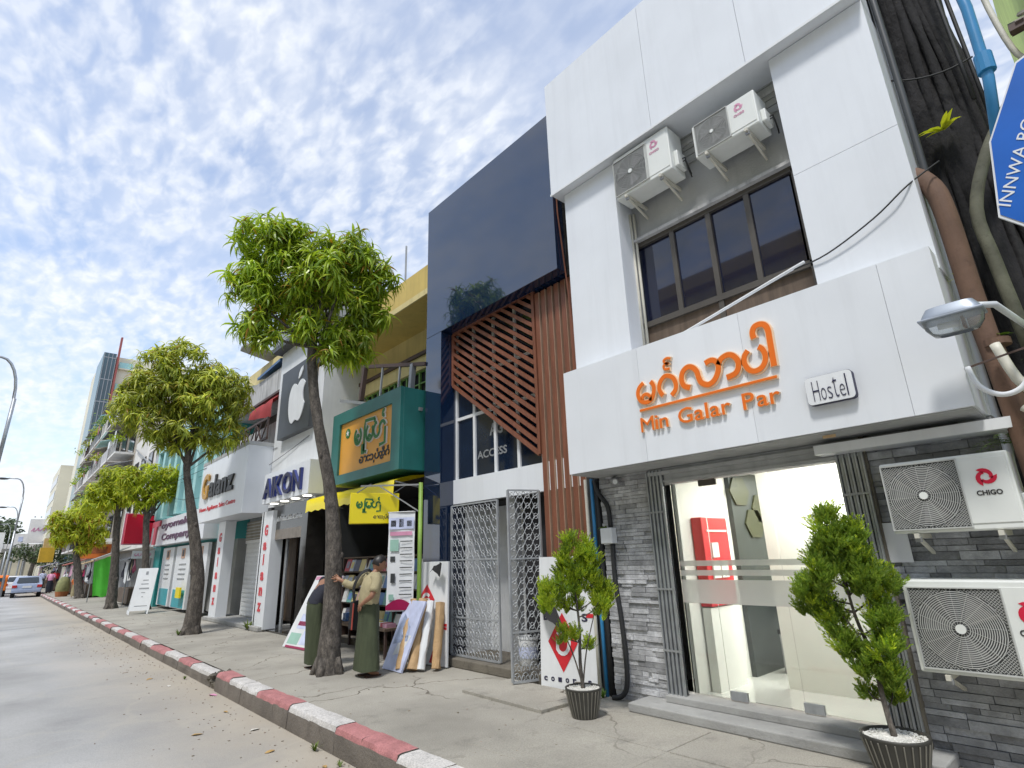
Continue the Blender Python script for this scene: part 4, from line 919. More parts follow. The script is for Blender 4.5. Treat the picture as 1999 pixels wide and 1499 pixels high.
# hangs across the pavement, facing up the street
y0 = Vector((4.16, 8.62, 2.13)); yr = Vector((0.72, -0.28, 0)).normalized(); yw, yh = 0.80, 0.50; yn = yr.cross(FU)
MB().prism([y0, y0+yr*yw, y0+yr*yw+FU*yh, y0+FU*yh], -yn*0.12).build('case', M_YELLOW, Y, bevel=0.01)
def burm_dir(mb, word, org, r, unit, width, sw, depth):
    adv = sum(glyph_pts(g)[1] for g in word); k = width/adv; c = 0; nn = r.cross(FU)
    for g in word:
        st, a = glyph_pts(g)
        for P in st: mb.strip([org+r*((c+p[0])*k)+FU*(p[1]*unit) for p in P], sw, nn, depth)
        c += a
mb = MB(); burm_dir(mb, ('pha', 'u2', 'ra', 'ma', 'nya', 'asat'), y0+yr*.10+FU*.25+yn*.002, yr, .12, .40, .026, .003); mb.build('lettering', M_GREEN, Y)
mb = MB(); burm_dir(mb, ('sa', 'aa', 'a', 'u1', 'pa', 'asat', 'cha', 'i', 'nga', 'asat'), y0+yr*.38+FU*.085+yn*.002, yr, .045, .34, .009, .003); mb.build('small_lettering', M_PRINTBK, Y)
for a in (.1, .7): MB().bar(y0+yr*a+FU*yh, y0+yr*a+FU*(yh+.16)+Vector((.25, 0, .0)), .015).build('hanger', M_GREY, Y)
AW = thing('yellow_awning', 'bright yellow cloth awning under the teal signboard', 'awning', (5.1, 9.5, 2.8))
R = []
for k in range(23):
    y = 8.3+3.7*k/22; s = .012*math.sin(k*1.9)
    R.append([(5.62, y, 3.0), (5.15, y, 2.95+s), (4.78, y, 2.84+s), (4.77, y, 2.66+.02*(k % 2)), (4.765, y, 2.57+.03*(k % 2))])
MB().rings(R, 0, False, False).build('cloth', M_YELLOW, AW, smooth=True)
for y in (8.3, 10.1, 12.0): MB().tube([(5.62, y, 2.7), (4.8, y, 2.82)], .014, 6).build('rod', M_GREY, AW)
# interior shelves and books
rk = thing('book_rack', 'crowded rack of magazines and books at the shop front', 'rack', (5.6, 9.6, 0.1))
for z in (0.35, 0.72, 1.02, 1.32, 1.60): MB().box(5.52, 5.92, 8.45, 11.6, z, z+.03).build('shelf', M_BROWNW, rk)
for y in (8.45, 9.5, 10.55, 11.6): MB().box(5.52, 5.92, y-.02, y+.02, .1, 1.62).build('upright', M_BROWNST, rk)
bc = [(.62, .6, .58), (.5, .08, .1), (.1, .2, .42), (.6, .5, .2), (.15, .35, .3), (.55, .3, .4), (.25, .22, .3), (.7, .68, .62), (.08, .08, .12), (.45, .5, .6)]
bm_ = [mat('book_cover_%s' % n_, c, .45, .1) for n_, c in zip(('cream', 'red', 'blue', 'sand', 'green', 'rose', 'slate', 'white', 'black', 'sky'), bc)]
for zi, z in enumerate((.38, .75, 1.05, 1.35)):
    y = 8.5; bi = 0
    while y < 11.5:
        w_ = random.uniform(.16, .26); h = random.uniform(.2, .27)
        if random.random() < .94:
            bk_ = MB().prism([(5.50, y, z), (5.53, y, z), (5.60, y, z+h), (5.57, y, z+h)], (0, w_-.015, 0)); m_ = random.choice(bm_)
            bk_ = bk_.build('book', m_); bi += 1
            tag(bk_, '%s covered book, %s from the banner end of the %s shelf of the rack' % (m_.name.split('_')[-1], ORD[bi-1], ('lowest', 'second', 'third', 'top')[zi]), 'book', 'books and magazines in the rack')
            if random.random() < .6: MB().prism([(5.498+.07*.2, y+.03, z+h*.25), (5.496+.07*.2, y+.03, z+h*.25), (5.496+.07*.75, y+.03, z+h*.8), (5.498+.07*.75, y+.03, z+h*.8)], (0, w_*.6, 0)).build('cover_picture', random.choice(bm_), bk_)
        y += w_
tb = thing('magazine_table', 'low table stacked with newspapers in front of the book rack', 'table', (5.1, 9.8, 0))
MB().box(4.95, 5.42, 8.75, 10.9, .42, .46).build('tabletop', M_BROWNW, tb)
for x in (5.0, 5.37):
    for y in (8.8, 10.85): MB().box(x-.02, x+.02, y-.02, y+.02, 0, .42).build('leg', M_BROWNST, tb)
for k in range(13):
    x, y = random.uniform(5.0, 5.25), 8.85+.155*k; hz_ = random.uniform(.02, .14)
    m_ = random.choice(bm_); pl = MB().box(x, x+.18, y, y+.135, .461, .461+hz_).build('newspaper', m_); tag(pl, '%s paper pile on the low table, %s from its near end' % (m_.name.split('_')[-1], ORD[k]), 'newspaper', 'papers on the low table')
# hanging banner
bn = thing('banner', 'tall white banner with pictures and a maroon curved foot beside the green post', 'banner', (4.95, 7.95, 1.0))
b0, b1 = Vector((4.66, 8.22, 0)), Vector((4.93, 7.86, 0)); br = (b1-b0).normalized(); bnrm = br.cross(FU); bw = (b1-b0).length
BP = lambda a, z, d=.002: b0+br*(a*bw)+FU*z+bnrm*d
R = [[BP(a/4, z, .012*math.sin(z*9+a)) for a in range(5)] for z in (.78, 1.0, 1.25, 1.5, 1.75, 2.0, 2.28)]
MB().rings(R, 0, False, False).build('cloth', M_WHITE2, bn, smooth=True)
mb = MB(); pr = lambda a0, a1, z0, z1, m: mb.prism([BP(a0, z0, .02), BP(a1, z0, .02), BP(a1, z1, .02), BP(a0, z1, .02)], bnrm*.001, m)
pr(.02, .98, 2.02, 2.2, 0); pr(.1, .3, 2.06, 2.16, 1); pr(.42, .6, 2.05, 2.18, 1); pr(.72, .9, 2.06, 2.15, 1); pr(.08, .92, 1.92, 1.98, 2); pr(.1, .42, 1.68, 1.86, 4); pr(.12, .3, 1.52, 1.6, 1); pr(.15, .32, 1.2, 1.34, 1); pr(.1, .28, .95, 1.03, 4)
for k in range(9): pr(.48, .94, 1.82-.10*k, 1.835-.10*k, 1)
pr(.0, 1, .80, .86, 3)
pts = [BP(a/10, .86+.10*math.sin(math.pi*a/10), .022) for a in range(11)]
mb.prism([BP(0, .80, .022)]+pts[::1]+[BP(1, .80, .022)], bnrm*.001, 3)
mb.build('print', [M_PALEBL, M_DKGREY, M_PINK, M_MAROON, mat('soft_green_print', (.3, .5, .42), .5)], bn)
MB().tube([BP(-.03, 2.29), BP(1.03, 2.29)], .012, 6).build('rod', M_GREY, bn)
tag(MB().tube([(4.98, 7.78, 0), (4.98, 7.78, 2.75)], .035, 10).build('green_post', mat('lime_post_paint', (.22, .36, .06), .5, .2, streak=.4), smooth=True), 'slim lime green post beside the tall white banner', 'post')
MB().bar((4.97, 7.8, 2.72), (4.3, 8.55, 2.74), .025).build('arm', M_GREY, Y)
MB().bar((4.97, 7.79, 2.28), (4.5, 8.3, 2.73), .02).build('brace', M_GREY, Y)
# leaning boards and paper rolls
def lean_board(name, label, a, b, top, th, m, group=None):
    a, b, top = Vector(a), Vector(b), Vector(top); t = thing(name, label, 'board', ((a+b)/2), group=group)
    n_ = (b-a).cross(top).normalized()
    MB().prism([a, b, b+top, a+top], -n_*th).build('panel', m, t)
    return t, (lambda u, v, d=.002: a+(b-a)*u+top*v+n_*d), n_
t, P, n = lean_board('poster_board', 'tall printed poster board leaning by the open dark shop, left of the tree', (4.42, 11.75, .01), (4.50, 10.70, .01), (.42, -.42, 1.28), .03, M_WHITE2, 'boards leaning on the pavement')
mb = MB(); pr = lambda u0, u1, v0, v1, m: mb.prism([P(u0, v0), P(u1, v0), P(u1, v1), P(u0, v1)], n*.001, m)
pr(.02, .98, .94, .99, 0); pr(.3, .9, .52, .66, 1); pr(.2, .75, .26, .46, 2); pr(.1, .5, .05, .2, 4); pr(.55, .9, .06, .24, 2); pr(.1, .9, .0, .03, 3); pr(.2, .6, .30, .36, 3)
mb.build('print', [M_PINK, mat('tan_print', (.5, .3, .2), .5), M_PALEBL, M_MAROON, mat('soft_green_print', (.3, .5, .42), .5)], t)
t, P, n = lean_board('poster_board', 'pale blue glossy board leaning behind the brown paper rolls', (4.56, 8.10, .01), (4.55, 7.55, .01), (.34, -.10, .93), .03, M_PALEBL, 'boards leaning on the pavement')
mb = MB(); mb.prism([P(.1, .35), P(.8, .42), P(.7, .62), P(.2, .8)], n*.001, 0); mb.prism([P(.3, .2), P(.7, .25), P(.9, .5), P(.4, .5)], n*.001, 1); mb.build('print', [mat('grey_blue_print', (.35, .42, .6), .4, .3, 9), M_WHITE2], t)
for k, (a, b, r, m, lb) in enumerate((((4.60, 7.66, .03), (4.98, 7.86, .93), .075, M_KRAFT, 'brown paper roll leaning beside the pale blue board'),
    ((4.72, 7.52, .03), (5.03, 7.72, .95), .07, M_KRAFT, 'crumpled brown paper roll in the middle of the leaning rolls'),
    ((4.80, 7.42, .03), (5.09, 7.60, .92), .06, M_WHITE2, 'white wrapped roll leaning between two brown paper rolls'),
    ((4.98, 7.30, .03), (5.16, 7.45, .90), .068, M_KRAFT, 'brown paper roll leaning against the white logo board'))):
    a, b = Vector(a), Vector(b); pts = [a+(b-a)*q/9 for q in range(10)]
    o = MB().tube(pts, [r*(1+random.uniform(-.09, .12)) for q in pts], 10, jit=.14).build('paper_roll', m, auto=True); tag(o, lb, 'paper roll', 'wrapped rolls leaning at the column')
# ================================================================== white shop with the fruit emblem
A = thing('white_shop_building', 'tall white shop building with black panel bearing a bitten apple emblem', 'building', (5.6, 14.1, 0))
MB().box(5.2, 13, 12.58, 15.70, 2.9, 7.6).build('wall', M_WHITE2, A)
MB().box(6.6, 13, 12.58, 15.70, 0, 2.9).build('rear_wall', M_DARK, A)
MB().box(4.95, 6.5, 12.45, 15.85, 7.55, 8.35).build('eave_box', M_GREY, A); MB().box(4.94, 6.5, 12.44, 15.86, 7.42, 7.56).build('eave_edge', M_DKGREY, A); MB().box(4.93, 6.4, 12.43, 15.87, 8.35, 8.5).build('eave_cap', mat('grey_blue_cap', (.2, .26, .38), .5), A)
bx = MB().box(5.04, 5.2, 12.95, 15.05, 4.72, 6.60).build('emblem_panel', M_DKGREY, A)
ap = [(0, .40), (.12, .50), (.28, .53), (.42, .46), (.49, .38), (.42, .28), (.39, .12), (.43, -.04), (.52, -.16), (.45, -.34), (.33, -.50), (.20, -.56), (.08, -.52), (0, -.50), (-.10, -.53), (-.22, -.56), (-.36, -.46), (-.48, -.24), (-.52, .02), (-.50, .26), (-.40, .44), (-.26, .52), (-.12, .49)]
ap = [(p.x, p.y) for p in smooth_pts([Vector((a, b, 0)) for a, b in ap+ap[:1]], 3)][:-1]
lf = [(.02, .60), (.04, .74), (.14, .86), (.27, .90), (.27, .78), (.19, .67), (.08, .60)]
mb = MB()
for poly in (ap, lf): mb.prism([(5.038, 13.82-a*1.02, 5.55+b*1.0) for a, b in poly], (-.02, 0, 0))
mb.build('emblem', M_WHITE2, bx)
sb = MB().box(4.85, 5.2, 12.15, 15.1, 3.02, 3.78).build('sign_box', M_WHITE, A)
mb = MB(); fc = MB()
letters_row(sb, 'AIKON', 14.95, 3.15, 2.45,   .50, 4.848, .06, M_NAVY, mat('blue_lit_letter_side', (.03, .045, .20), .4), bold=.02, gap=.05)
for y in (12.6, 13.3, 14.0, 14.7): MB().tube([(5.02, y, 3.018), (5.02, y, 3.005)], .10, 14).build('downlight', M_DOWNL, sb)
MB().box(5.06, 5.5, 15.0, 15.25, 0, 2.95).build('granite_pillar', M_BLACKGR, A); MB().box(5.06, 5.5, 12.58, 12.9, 0, 2.95).build('granite_pillar', M_BLACKGR, A)
MB().box(5.1, 5.5, 12.9, 15.0, 2.35, 2.95).build('granite_lintel', M_BLACKGR, A)
MB().box(5.096, 5.1, 12.95, 14.9, 2.12, 2.36).build('stone_lintel', mat('brown_stone_lintel', (.2, .17, .14), .4, .3, 6), A)
mb = MB(); put_text(mb, 'Apple Product Sales & Service', (5.098, 14.8, 2.52), FR, FU, 1.85, .16, .02, 0, .01); mb.build('lettering', M_WHITE2, A)
MB().box(5.3, 5.34, 14.3, 14.42, 0.02, 2.12).build('door_frame', M_GALV, A); MB().box(5.04, 5.05, 15.03, 15.12, 1.25, 1.55).build('notice', M_WHITE2, A)
MB().box(5.1, 6.6, 12.6, 15.2, 0, .04).build('shop_floor', M_BLACKGR, A)
# ================================================================== white appliance shop
Gz = thing('appliance_shop_building', 'old grey building with a white shop fascia and red vertical lettering', 'building', (5.4, 17.6, 0))
MB().box(5.45, 13, 15.72, 20.4, 4.7, 5.6).box(5.3, 13, 15.72, 20.4, 6.35, 7.15).build('wall', M_OLDWALL, Gz)
MB().box(6.2, 13, 15.72, 20.4, 0, 6.4).build('rear_wall', M_PLASTER, Gz)
fb = MB().box(4.55, 5.45, 15.72, 20.3, 2.86, 4.68).build('fascia', M_WHITE, Gz)
MB().box(4.54, 5.46, 15.7, 20.32, 4.68, 4.78).build('fascia_cap', M_PLASTER, fb)
letters_row(fb, 'alanz', 19.15, 3.60, 2.45, .64, 4.548, .05, M_PRINTBK, M_PRINTBK, bold=.03, gap=.06, face=False)
mb = MB(); put_text(mb, 'G', (4.53, 19.88, 3.54), FR, FU, .66, .80, .05, 0, .03); mb.build('letter', mat('gold_letter', (.5, .27, .04), .4), fb)
mb = MB(); put_text(mb, 'Home Appliance Sales Centre', (4.548, 20.1, 3.14), FR, FU, 3.7, .17, .012, 0, .0); mb.build('small_lettering', M_RED, fb)
for yc, lab in ((15.0-.05, 'r'), (19.0, 'l')):
    p = MB().box(5.0, 5.3, yc-.30, yc+.42, 0.05, 2.85).build('white_pillar', M_WHITE, Gz)
    mb = MB()
    for k, c in enumerate('Galanz'): put_text(mb, c, (4.998, yc+(.10 if c == 'l' else .18), 2.24-.36*k), FR, FU, .05 if c == 'l' else .22, .27 if c in 'Gl' else .20, .012, 0, .0 if c == 'l' else .035)
    mb.build('vertical_lettering', M_RED, p)
MB().box(5.0, 5.3, 15.3, 15.45, .05, 2.85).build('white_strip', M_WHITE, Gz)
MB().box(5.6, 5.65, 15.4, 18.6, 2.25, 2.8).build('vent_grille', M_CORR, Gz)
for k in range(6): MB().box(5.58, 5.6, 15.4, 18.6, 2.28+.09*k, 2.31+.09*k).build('vent_bar', M_PLASTER, Gz)
MB().box(5.6, 5.66, 15.4, 18.6, 2.16, 2.25).build('lintel', M_WHITE2, Gz)
sh = MB().box(5.64, 5.66, 16.95, 18.6, .12, 2.16).build('shutter', M_WHITE2, Gz)
for k in range(16): MB().box(5.615, 5.64, 16.95, 18.5, .15+.125*k, .15+.125*k+.085).build('shutter_slat', M_WHITE2, sh)
MB().box(5.62, 5.72, 16.8, 16.95, .1, 2.16).build('door_frame', M_WHITE2, Gz)
MB().box(5.95, 6.0, 15.4, 16.9, .1, 2.2).build('dark_door', M_BROWNW, Gz); MB().box(5.75, 5.8, 15.95, 16.8, .1, .75).build('white_counter', M_WHITE2, Gz)
gp = MB()
for k in range(9): gp.box(5.7, 5.715, 15.5+.15*k, 15.515+.15*k, .75, 2.1)
gp.build('door_grille', M_GREY, Gz)
MB().box(4.9, 5.7, 14.7, 19.6, 0, .11).build('step', M_STEP, Gz, bevel=.02)
# awning and rusty truss between the storeys
aw = MB(); R = []
for k in range(9):
    y = 15.72+2.0*k/8; s = .03*math.sin(k*1.3); R.append([(5.5, y, 6.33), (5.22, y, 6.20+s), (5.05, y, 6.05+s), (5.03, y, 5.80+.06*k/8), (5.04+s, y, 5.52+.30*k/8)])
aw.rings(R, 0, False, False); tag(aw.build('red_awning', M_CANVRED, smooth=True), 'dull red canvas awning under the stained grey wall', 'awning')
MB().box(6.1, 6.19, 15.72, 20.4, 4.8, 6.35).build('dark_recess', M_BROWNST, Gz)  # dark sheet over the rear wall, painting the shade behind the truss
tr = thing('steel_truss', 'dark rusted steel truss balcony above the white fascia', 'truss', (5.1, 17.6, 4.9))
for z in (4.92, 5.5): MB().bar((5.0, 15.75, z), (5.0, 20.2, z), .06).build('chord', M_BROWNST, tr)
for k in range(9):
    y = 15.75+.5*k; MB().bar((5.0, y, 4.92), (5.0, y+.5, 5.5) if k % 2 else (5.0, y, 5.5), .035).build('brace', M_BROWNST, tr); MB().bar((5.0, y+.5, 4.92), (5.0, y, 5.5), .03).build('brace', M_BROWNST, tr)
MB().bar((5.24, 15.75, 6.34), (5.24, 20.4, 6.32), .07).build('eave_bar', M_BROWNST, tr)
for k, (pts, m, lb) in enumerate(((((5.2, 15.9, 7.3), (5.2, 17.9, 7.2), (8.0, 17.9, 8.3), (8.0, 15.9, 8.3)), M_BLUEROOF, 'blue sheet roof above the stained grey wall'), (((4.72, 18.0, 8.36), (6.3, 17.5, 8.02), (6.6, 18.6, 8.0), (4.85, 18.9, 8.44)), M_CORR, 'tilted grey roof sheet rising over the blue roof'), (((5.0, 19.3, 7.2), (5.0, 21.6, 7.3), (8.0, 21.6, 8.2), (8.0, 19.3, 8.2)), mat('pale_roof_sheet', (.5, .55, .62), .5), 'pale roof sheet beside the blue roof'))):
    tag(MB().prism(pts, (0, 0, .08)).build('roof_sheet', m), lb, 'roof', 'roof sheets on the old buildings')
MB().box(5.6, 8, 16.0, 20.2, 7.15, 8.0).build('attic_wall', M_YELPALE, Gz)
# ================================================================== turquoise building
T = thing('turquoise_building', 'turquoise building with pale fins above a white sign with a big red letter', 'building', (5.4, 25.5, 0))
MB().box(5.3, 13, 20.45, 31.0, 2.4, 6.9).build('wall', M_TEALB, T); MB().box(5.9, 13, 20.45, 31, 0, 2.4).build('rear_wall', M_PLASTER, T)
for k in range(9):
    y = 20.5+1.28*k; MB().box(4.95, 5.3, y, y+.42, 3.6, 7.0).build('fin', M_TEALP, T)
MB().box(4.9, 5.4, 20.45, 31, 6.75, 7.1).build('parapet', M_TEALP, T)
for k in range(8):
    y = 20.98+1.28*k
    for z in (3.75, 5.3): MB().box(5.28, 5.31, y, y+.7, z, z+1.15).build('window', mat('deep_teal_glass', (.01, .14, .16), .2), T)
tb_ = MB().box(4.85, 5.3, 20.6, 29.3, 2.42, 3.45).build('sign_board', M_WHITE, T)
mb = MB(); put_text(mb, 'T', (4.84, 29.1, 2.48), FR, FU, 1.5, .95, .06, 0, .05, shear=.2); mb.build('letter', mat('pinkish_red_letter', (.55, .10, .14), .5), tb_)
mb = MB()
put_text(mb, 'oyomak', (4.848, 27.3, 2.98), FR, FU, 4.6, .34, .02, 0, .03); put_text(mb, 'Company', (4.848, 27.0, 2.52), FR, FU, 4.8, .34, .02, 0, .03)
mb.build('lettering', mat('dark_red_blue_print', (.10, .04, .09), .5), tb_)
for k, (y0_, y1_) in enumerate(((20.75, 22.5), (22.95, 25.2), (25.6, 27.6))):
    d = MB().box(5.1, 5.2, y0_, y1_, .12, 2.3).build('door_panel', M_WHITE2, T)
    ym_ = (y0_+y1_)/2; PM_ = [mat('cyan_print', (.05, .36, .42), .5), M_GREY, mat('tan_print', (.5, .3, .2), .5), M_BLACK]
    MB().box(5.085, 5.1, y0_+.2, y1_-.3, .15, .75).build('picture', PM_[0], d); o = MB().box(5.08, 5.1, ym_-.3, ym_+.2, 1.85, 2.2).build('photo_print', PM_[2], d); MB().box(5.075, 5.079, ym_-.2, ym_+.05, 1.92, 2.15).build('figure_print', PM_[3], o)
    for q in range(4): MB().box(5.09, 5.1, y0_+.5, y1_-.7, 1.1+.17*q, 1.15+.17*q).build('text_line', M_GREY, d)
MB().box(5.1, 5.25, 28.2, 29.4, 0, 2.4).build('teal_pillar', mat('deep_turquoise_pillar', (.02, .27, .27), .5), T)
for k in range(7): MB().box(4.6, 5.0, 30.0, 31.0, 3.5+.3*k, 3.58+.3*k).build('louvre', M_WHITE2 if k % 2 else M_BROWNST, T)
tag(MB().box(4.93, 4.99, 23.1, 23.7, .5, .85).build('yellow_notice', M_YELLOW), 'small yellow notice stuck on the white shop panel', 'notice')
# A-frame board
af = thing('sandwich_board', 'white standing board with a small emblem and grey lines of text', 'sandwich board', (3.95, 22.6, 0))
for s in (-1, 1):
    q0 = Vector((3.72, 24.4, .12)); r = Vector((.78, -.25, 0)).normalized(); AWD = .60
    lean = Vector((.16, .34, 1.42)) if s < 0 else Vector((.16, .0, 1.40))
    a = q0 if s < 0 else q0+Vector((.05, .55, 0))
    o = MB().prism([a, a+r*AWD, a+r*AWD+lean, a+lean], (0, .035, 0)).build('panel', M_WHITE2, af)
    for q in (0, AWD-.04): MB().bar(a+r*q, a+r*q+Vector((-.01, -.04, -.12)), .04).build('leg', M_WHITE2, o)
    if s < 0:
        nn = r.cross(lean).normalized(); pp = lambda u, v: q0+r*(AWD*u)+lean*v+nn*.004
        mb = MB()
        for (u0, u1, v0, v1) in ((.42, .55, .84, .92), (.36, .64, .70, .72), (.30, .68, .61, .63), (.25, .75, .50, .53), (.4, .6, .41, .425), (.46, .54, .31, .33), (.2, .85, .10, .115)): mb.prism([pp(u0, v0), pp(u1, v0), pp(u1, v1), pp(u0, v1)], nn*.002)
        mb.build('print', M_GREY, o)
# ================================================================== red sign shop and the row beyond
W2 = thing('pale_shop_building', 'pale plastered building behind the tall red sign', 'building', (6, 37.5, 0))
MB().box(5.6, 14, 31.05, 43.9, 2.6, 9.5).build('wall', M_FARWHITE, W2); MB().box(6.6, 14, 31.05, 43.9, 0, 2.6).build('rear_wall', M_PLASTER, W2)
for k in range(5):
    for z in (4.2, 6.6):
        o = MB().box(5.55, 5.62, 32+2.4*k, 33.3+2.4*k, z, z+1.4).build('window', M_BRONZE, W2); MB().box(5.53, 5.55, 32.08+2.4*k, 33.22+2.4*k, z+.08, z+1.32).build('pane', M_NGLASS, o)
MB().tube([(5.5, 31.2, 5.2), (5.4, 36, 7.0), (5.5, 43, 9.0)], .04, 6).build('drain_pipe', M_GREY, W2)
RS = thing('red_sign', 'large plain red signboard hung across the pavement behind the slim tree', 'sign', (4.45, 30, 2.6))
MB().box(3.95, 5.02, 30.0, 30.25, 2.60, 3.86).build('case', M_REDSIGN, RS)
MB().box(3.90, 5.06, 30.26, 30.3, 2.55, 3.92).build('frame', M_PINK, RS)
MB().bar((4.4, 30.15, 3.86), (5.6, 30.6, 4.4), .05).build('hanger', M_GREY, RS)
ws = thing('white_sign', 'small white hanging sign with pink lettering below the red sign', 'sign', (4.7, 29.5, 2))
MB().box(4.28, 5.10, 29.45, 29.55, 1.95, 2.27).build('case', M_WHITE2, ws)
mb = MB(); burm_dir(mb, ('ma', 'pa', 'aa', 'sa', 'pha'), Vector((4.36, 29.448, 2.05)), Vector((1, 0, 0)), .13, .62, .03, .005); mb.build('lettering', M_PINK, ws)
gt = thing('green_tarpaulin', 'bright green tarpaulin hanging from a stall frame', 'tarpaulin', (4.0, 36, 0))
R = []
for k in range(9):
    q = k/8; x = 3.66+.78*q; R.append([(x+.02*math.sin(k*2), 36+.05*math.sin(k*1.7), 1.92+.34*q), (x+.06, 36.05+.08*math.sin(k*1.3), 1.2+.1*q), (x+.18-.1*q, 36.0+.1*math.sin(k), .25+.05*math.sin(k))])
MB().rings(R, 0, False, False).build('sheet', M_TARP, gt, smooth=True)
MB().prism([(3.5, 35.9, 2.0), (4.7, 35.9, 2.5), (5.4, 38, 2.7), (4.2, 38, 2.1)], (0, 0, .04)).build('roof_sheet', M_WHITE2, gt)
for x in (3.66, 4.5): MB().tube([(x, 36.1, 0), (x, 36.1, 2.1)], .025, 6).build('pole', M_GREY, gt)
def stall(name, label, x, y, wd, m_top, cloths, seed):
    r = random.Random(seed); t = thing(name, label, 'stall', (x, y, 0), group='street stalls along the pavement')
    MB().prism([(x-.5, y-wd/2, 1.9), (x+.9, y-wd/2, 2.35), (x+.9, y+wd/2, 2.35), (x-.5, y+wd/2, 1.9)], (0, 0, .04)).build('awning', m_top, t)
    for a in (-.45, .85):
        for b in (-wd/2+.05, wd/2-.05): MB().tube([(x+a, y+b, 0), (x+a, y+b, 1.92 if a < 0 else 2.35)], .02, 6).build('pole', M_GREY, t)
    MB().box(x-.3, x+.8, y-wd/2+.1, y+wd/2-.1, .1, .72).build('counter', M_BROWNW, t)
    for k in range(cloths):
        yy = y-wd/2+.15+(wd-.3)*k/max(1, cloths-1); h = r.uniform(.6, 1.0); z1 = r.uniform(1.7, 2.0); m_ = r.choice([M_NAVYCL, M_MAROON, M_BAG, M_KHAKI, bm_[2], bm_[5], M_WHITE2, M_DKGREY])
        R = [[(x+r.uniform(-.1, .1)-.2, yy-.16, z1-h*q), (x-.26+r.uniform(-.05, .05), yy, z1-h*q), (x-.2, yy+.16, z1-h*q)] for q in (0, .35, .7, 1)]
        o = MB().rings(R, 0, False, False).build('hanging_garment', m_, smooth=True); tag(o, '%s garment, %s along the front of the %s' % (m_.name.replace('_', ' ').replace('book cover ', '').replace(' print', '').replace(' cloth', '').replace(' paint', ''), ORD[k], label.split(' near ')[0].split(' far ')[0].split(' beyond ')[0].split(' beside ')[0].split(' behind ')[0]), 'garment', 'garments hanging on the stalls')
stall('clothes_stall', 'clothes stall with dark garments behind the leaning slim tree', 4.75, 31.5, 3.0, M_DKGREY, 9, 1)
stall('clothes_stall', 'stall with a sand coloured sheet beyond the green tarpaulin', 4.4, 43.5, 3.2, mat('sand_sheet', (.45, .33, .18), .8), 8, 2)
stall('clothes_stall', 'stall with a rusty red sheet near the round parked basket', 4.0, 51, 4.0, mat('rust_red_sheet', (.3, .08, .06), .8), 8, 3)
stall('clothes_stall', 'stall with a dark sheet far along the pavement by the overpass', 3.9, 62, 5.0, M_DKGREY, 7, 4)
stall('clothes_stall', 'stall with a blue grey sheet beside the parked silver car', 3.6, 74, 5.0, bm_[6], 6, 5)
og = thing('orange_sign', 'wide orange shop sign above the market stalls', 'sign', (4.6, 45, 2.7)); MB().box(3.55, 5.4, 45.5, 45.7, 2.25, 3.2).build('case', M_ORANGES, og); MB().box(4.2, 5.2, 45.49, 45.5, 2.55, 2.95).build('picture', mat('brown_print', (.35, .12, .05), .5, .4, 4), og); MB().box(4.6, 5.6, 44.6, 44.7, 3.1, 3.45).build('name_strip', M_WHITE2, og)
yg_ = thing('yellow_hoarding', 'yellow boxed signboard projecting by the far stalls', 'sign', (2.9, 64, 3)); MB().box(2.55, 3.55, 64, 65, 2.3, 3.5).build('case', mat('mustard_sign_face', (.62, .40, .03), .5), yg_); MB().box(2.7, 3.5, 64.1, 64.9, 3.5, 4.3).build('upper_case', mat('tan_sign_face', (.55, .40, .16), .6), yg_)
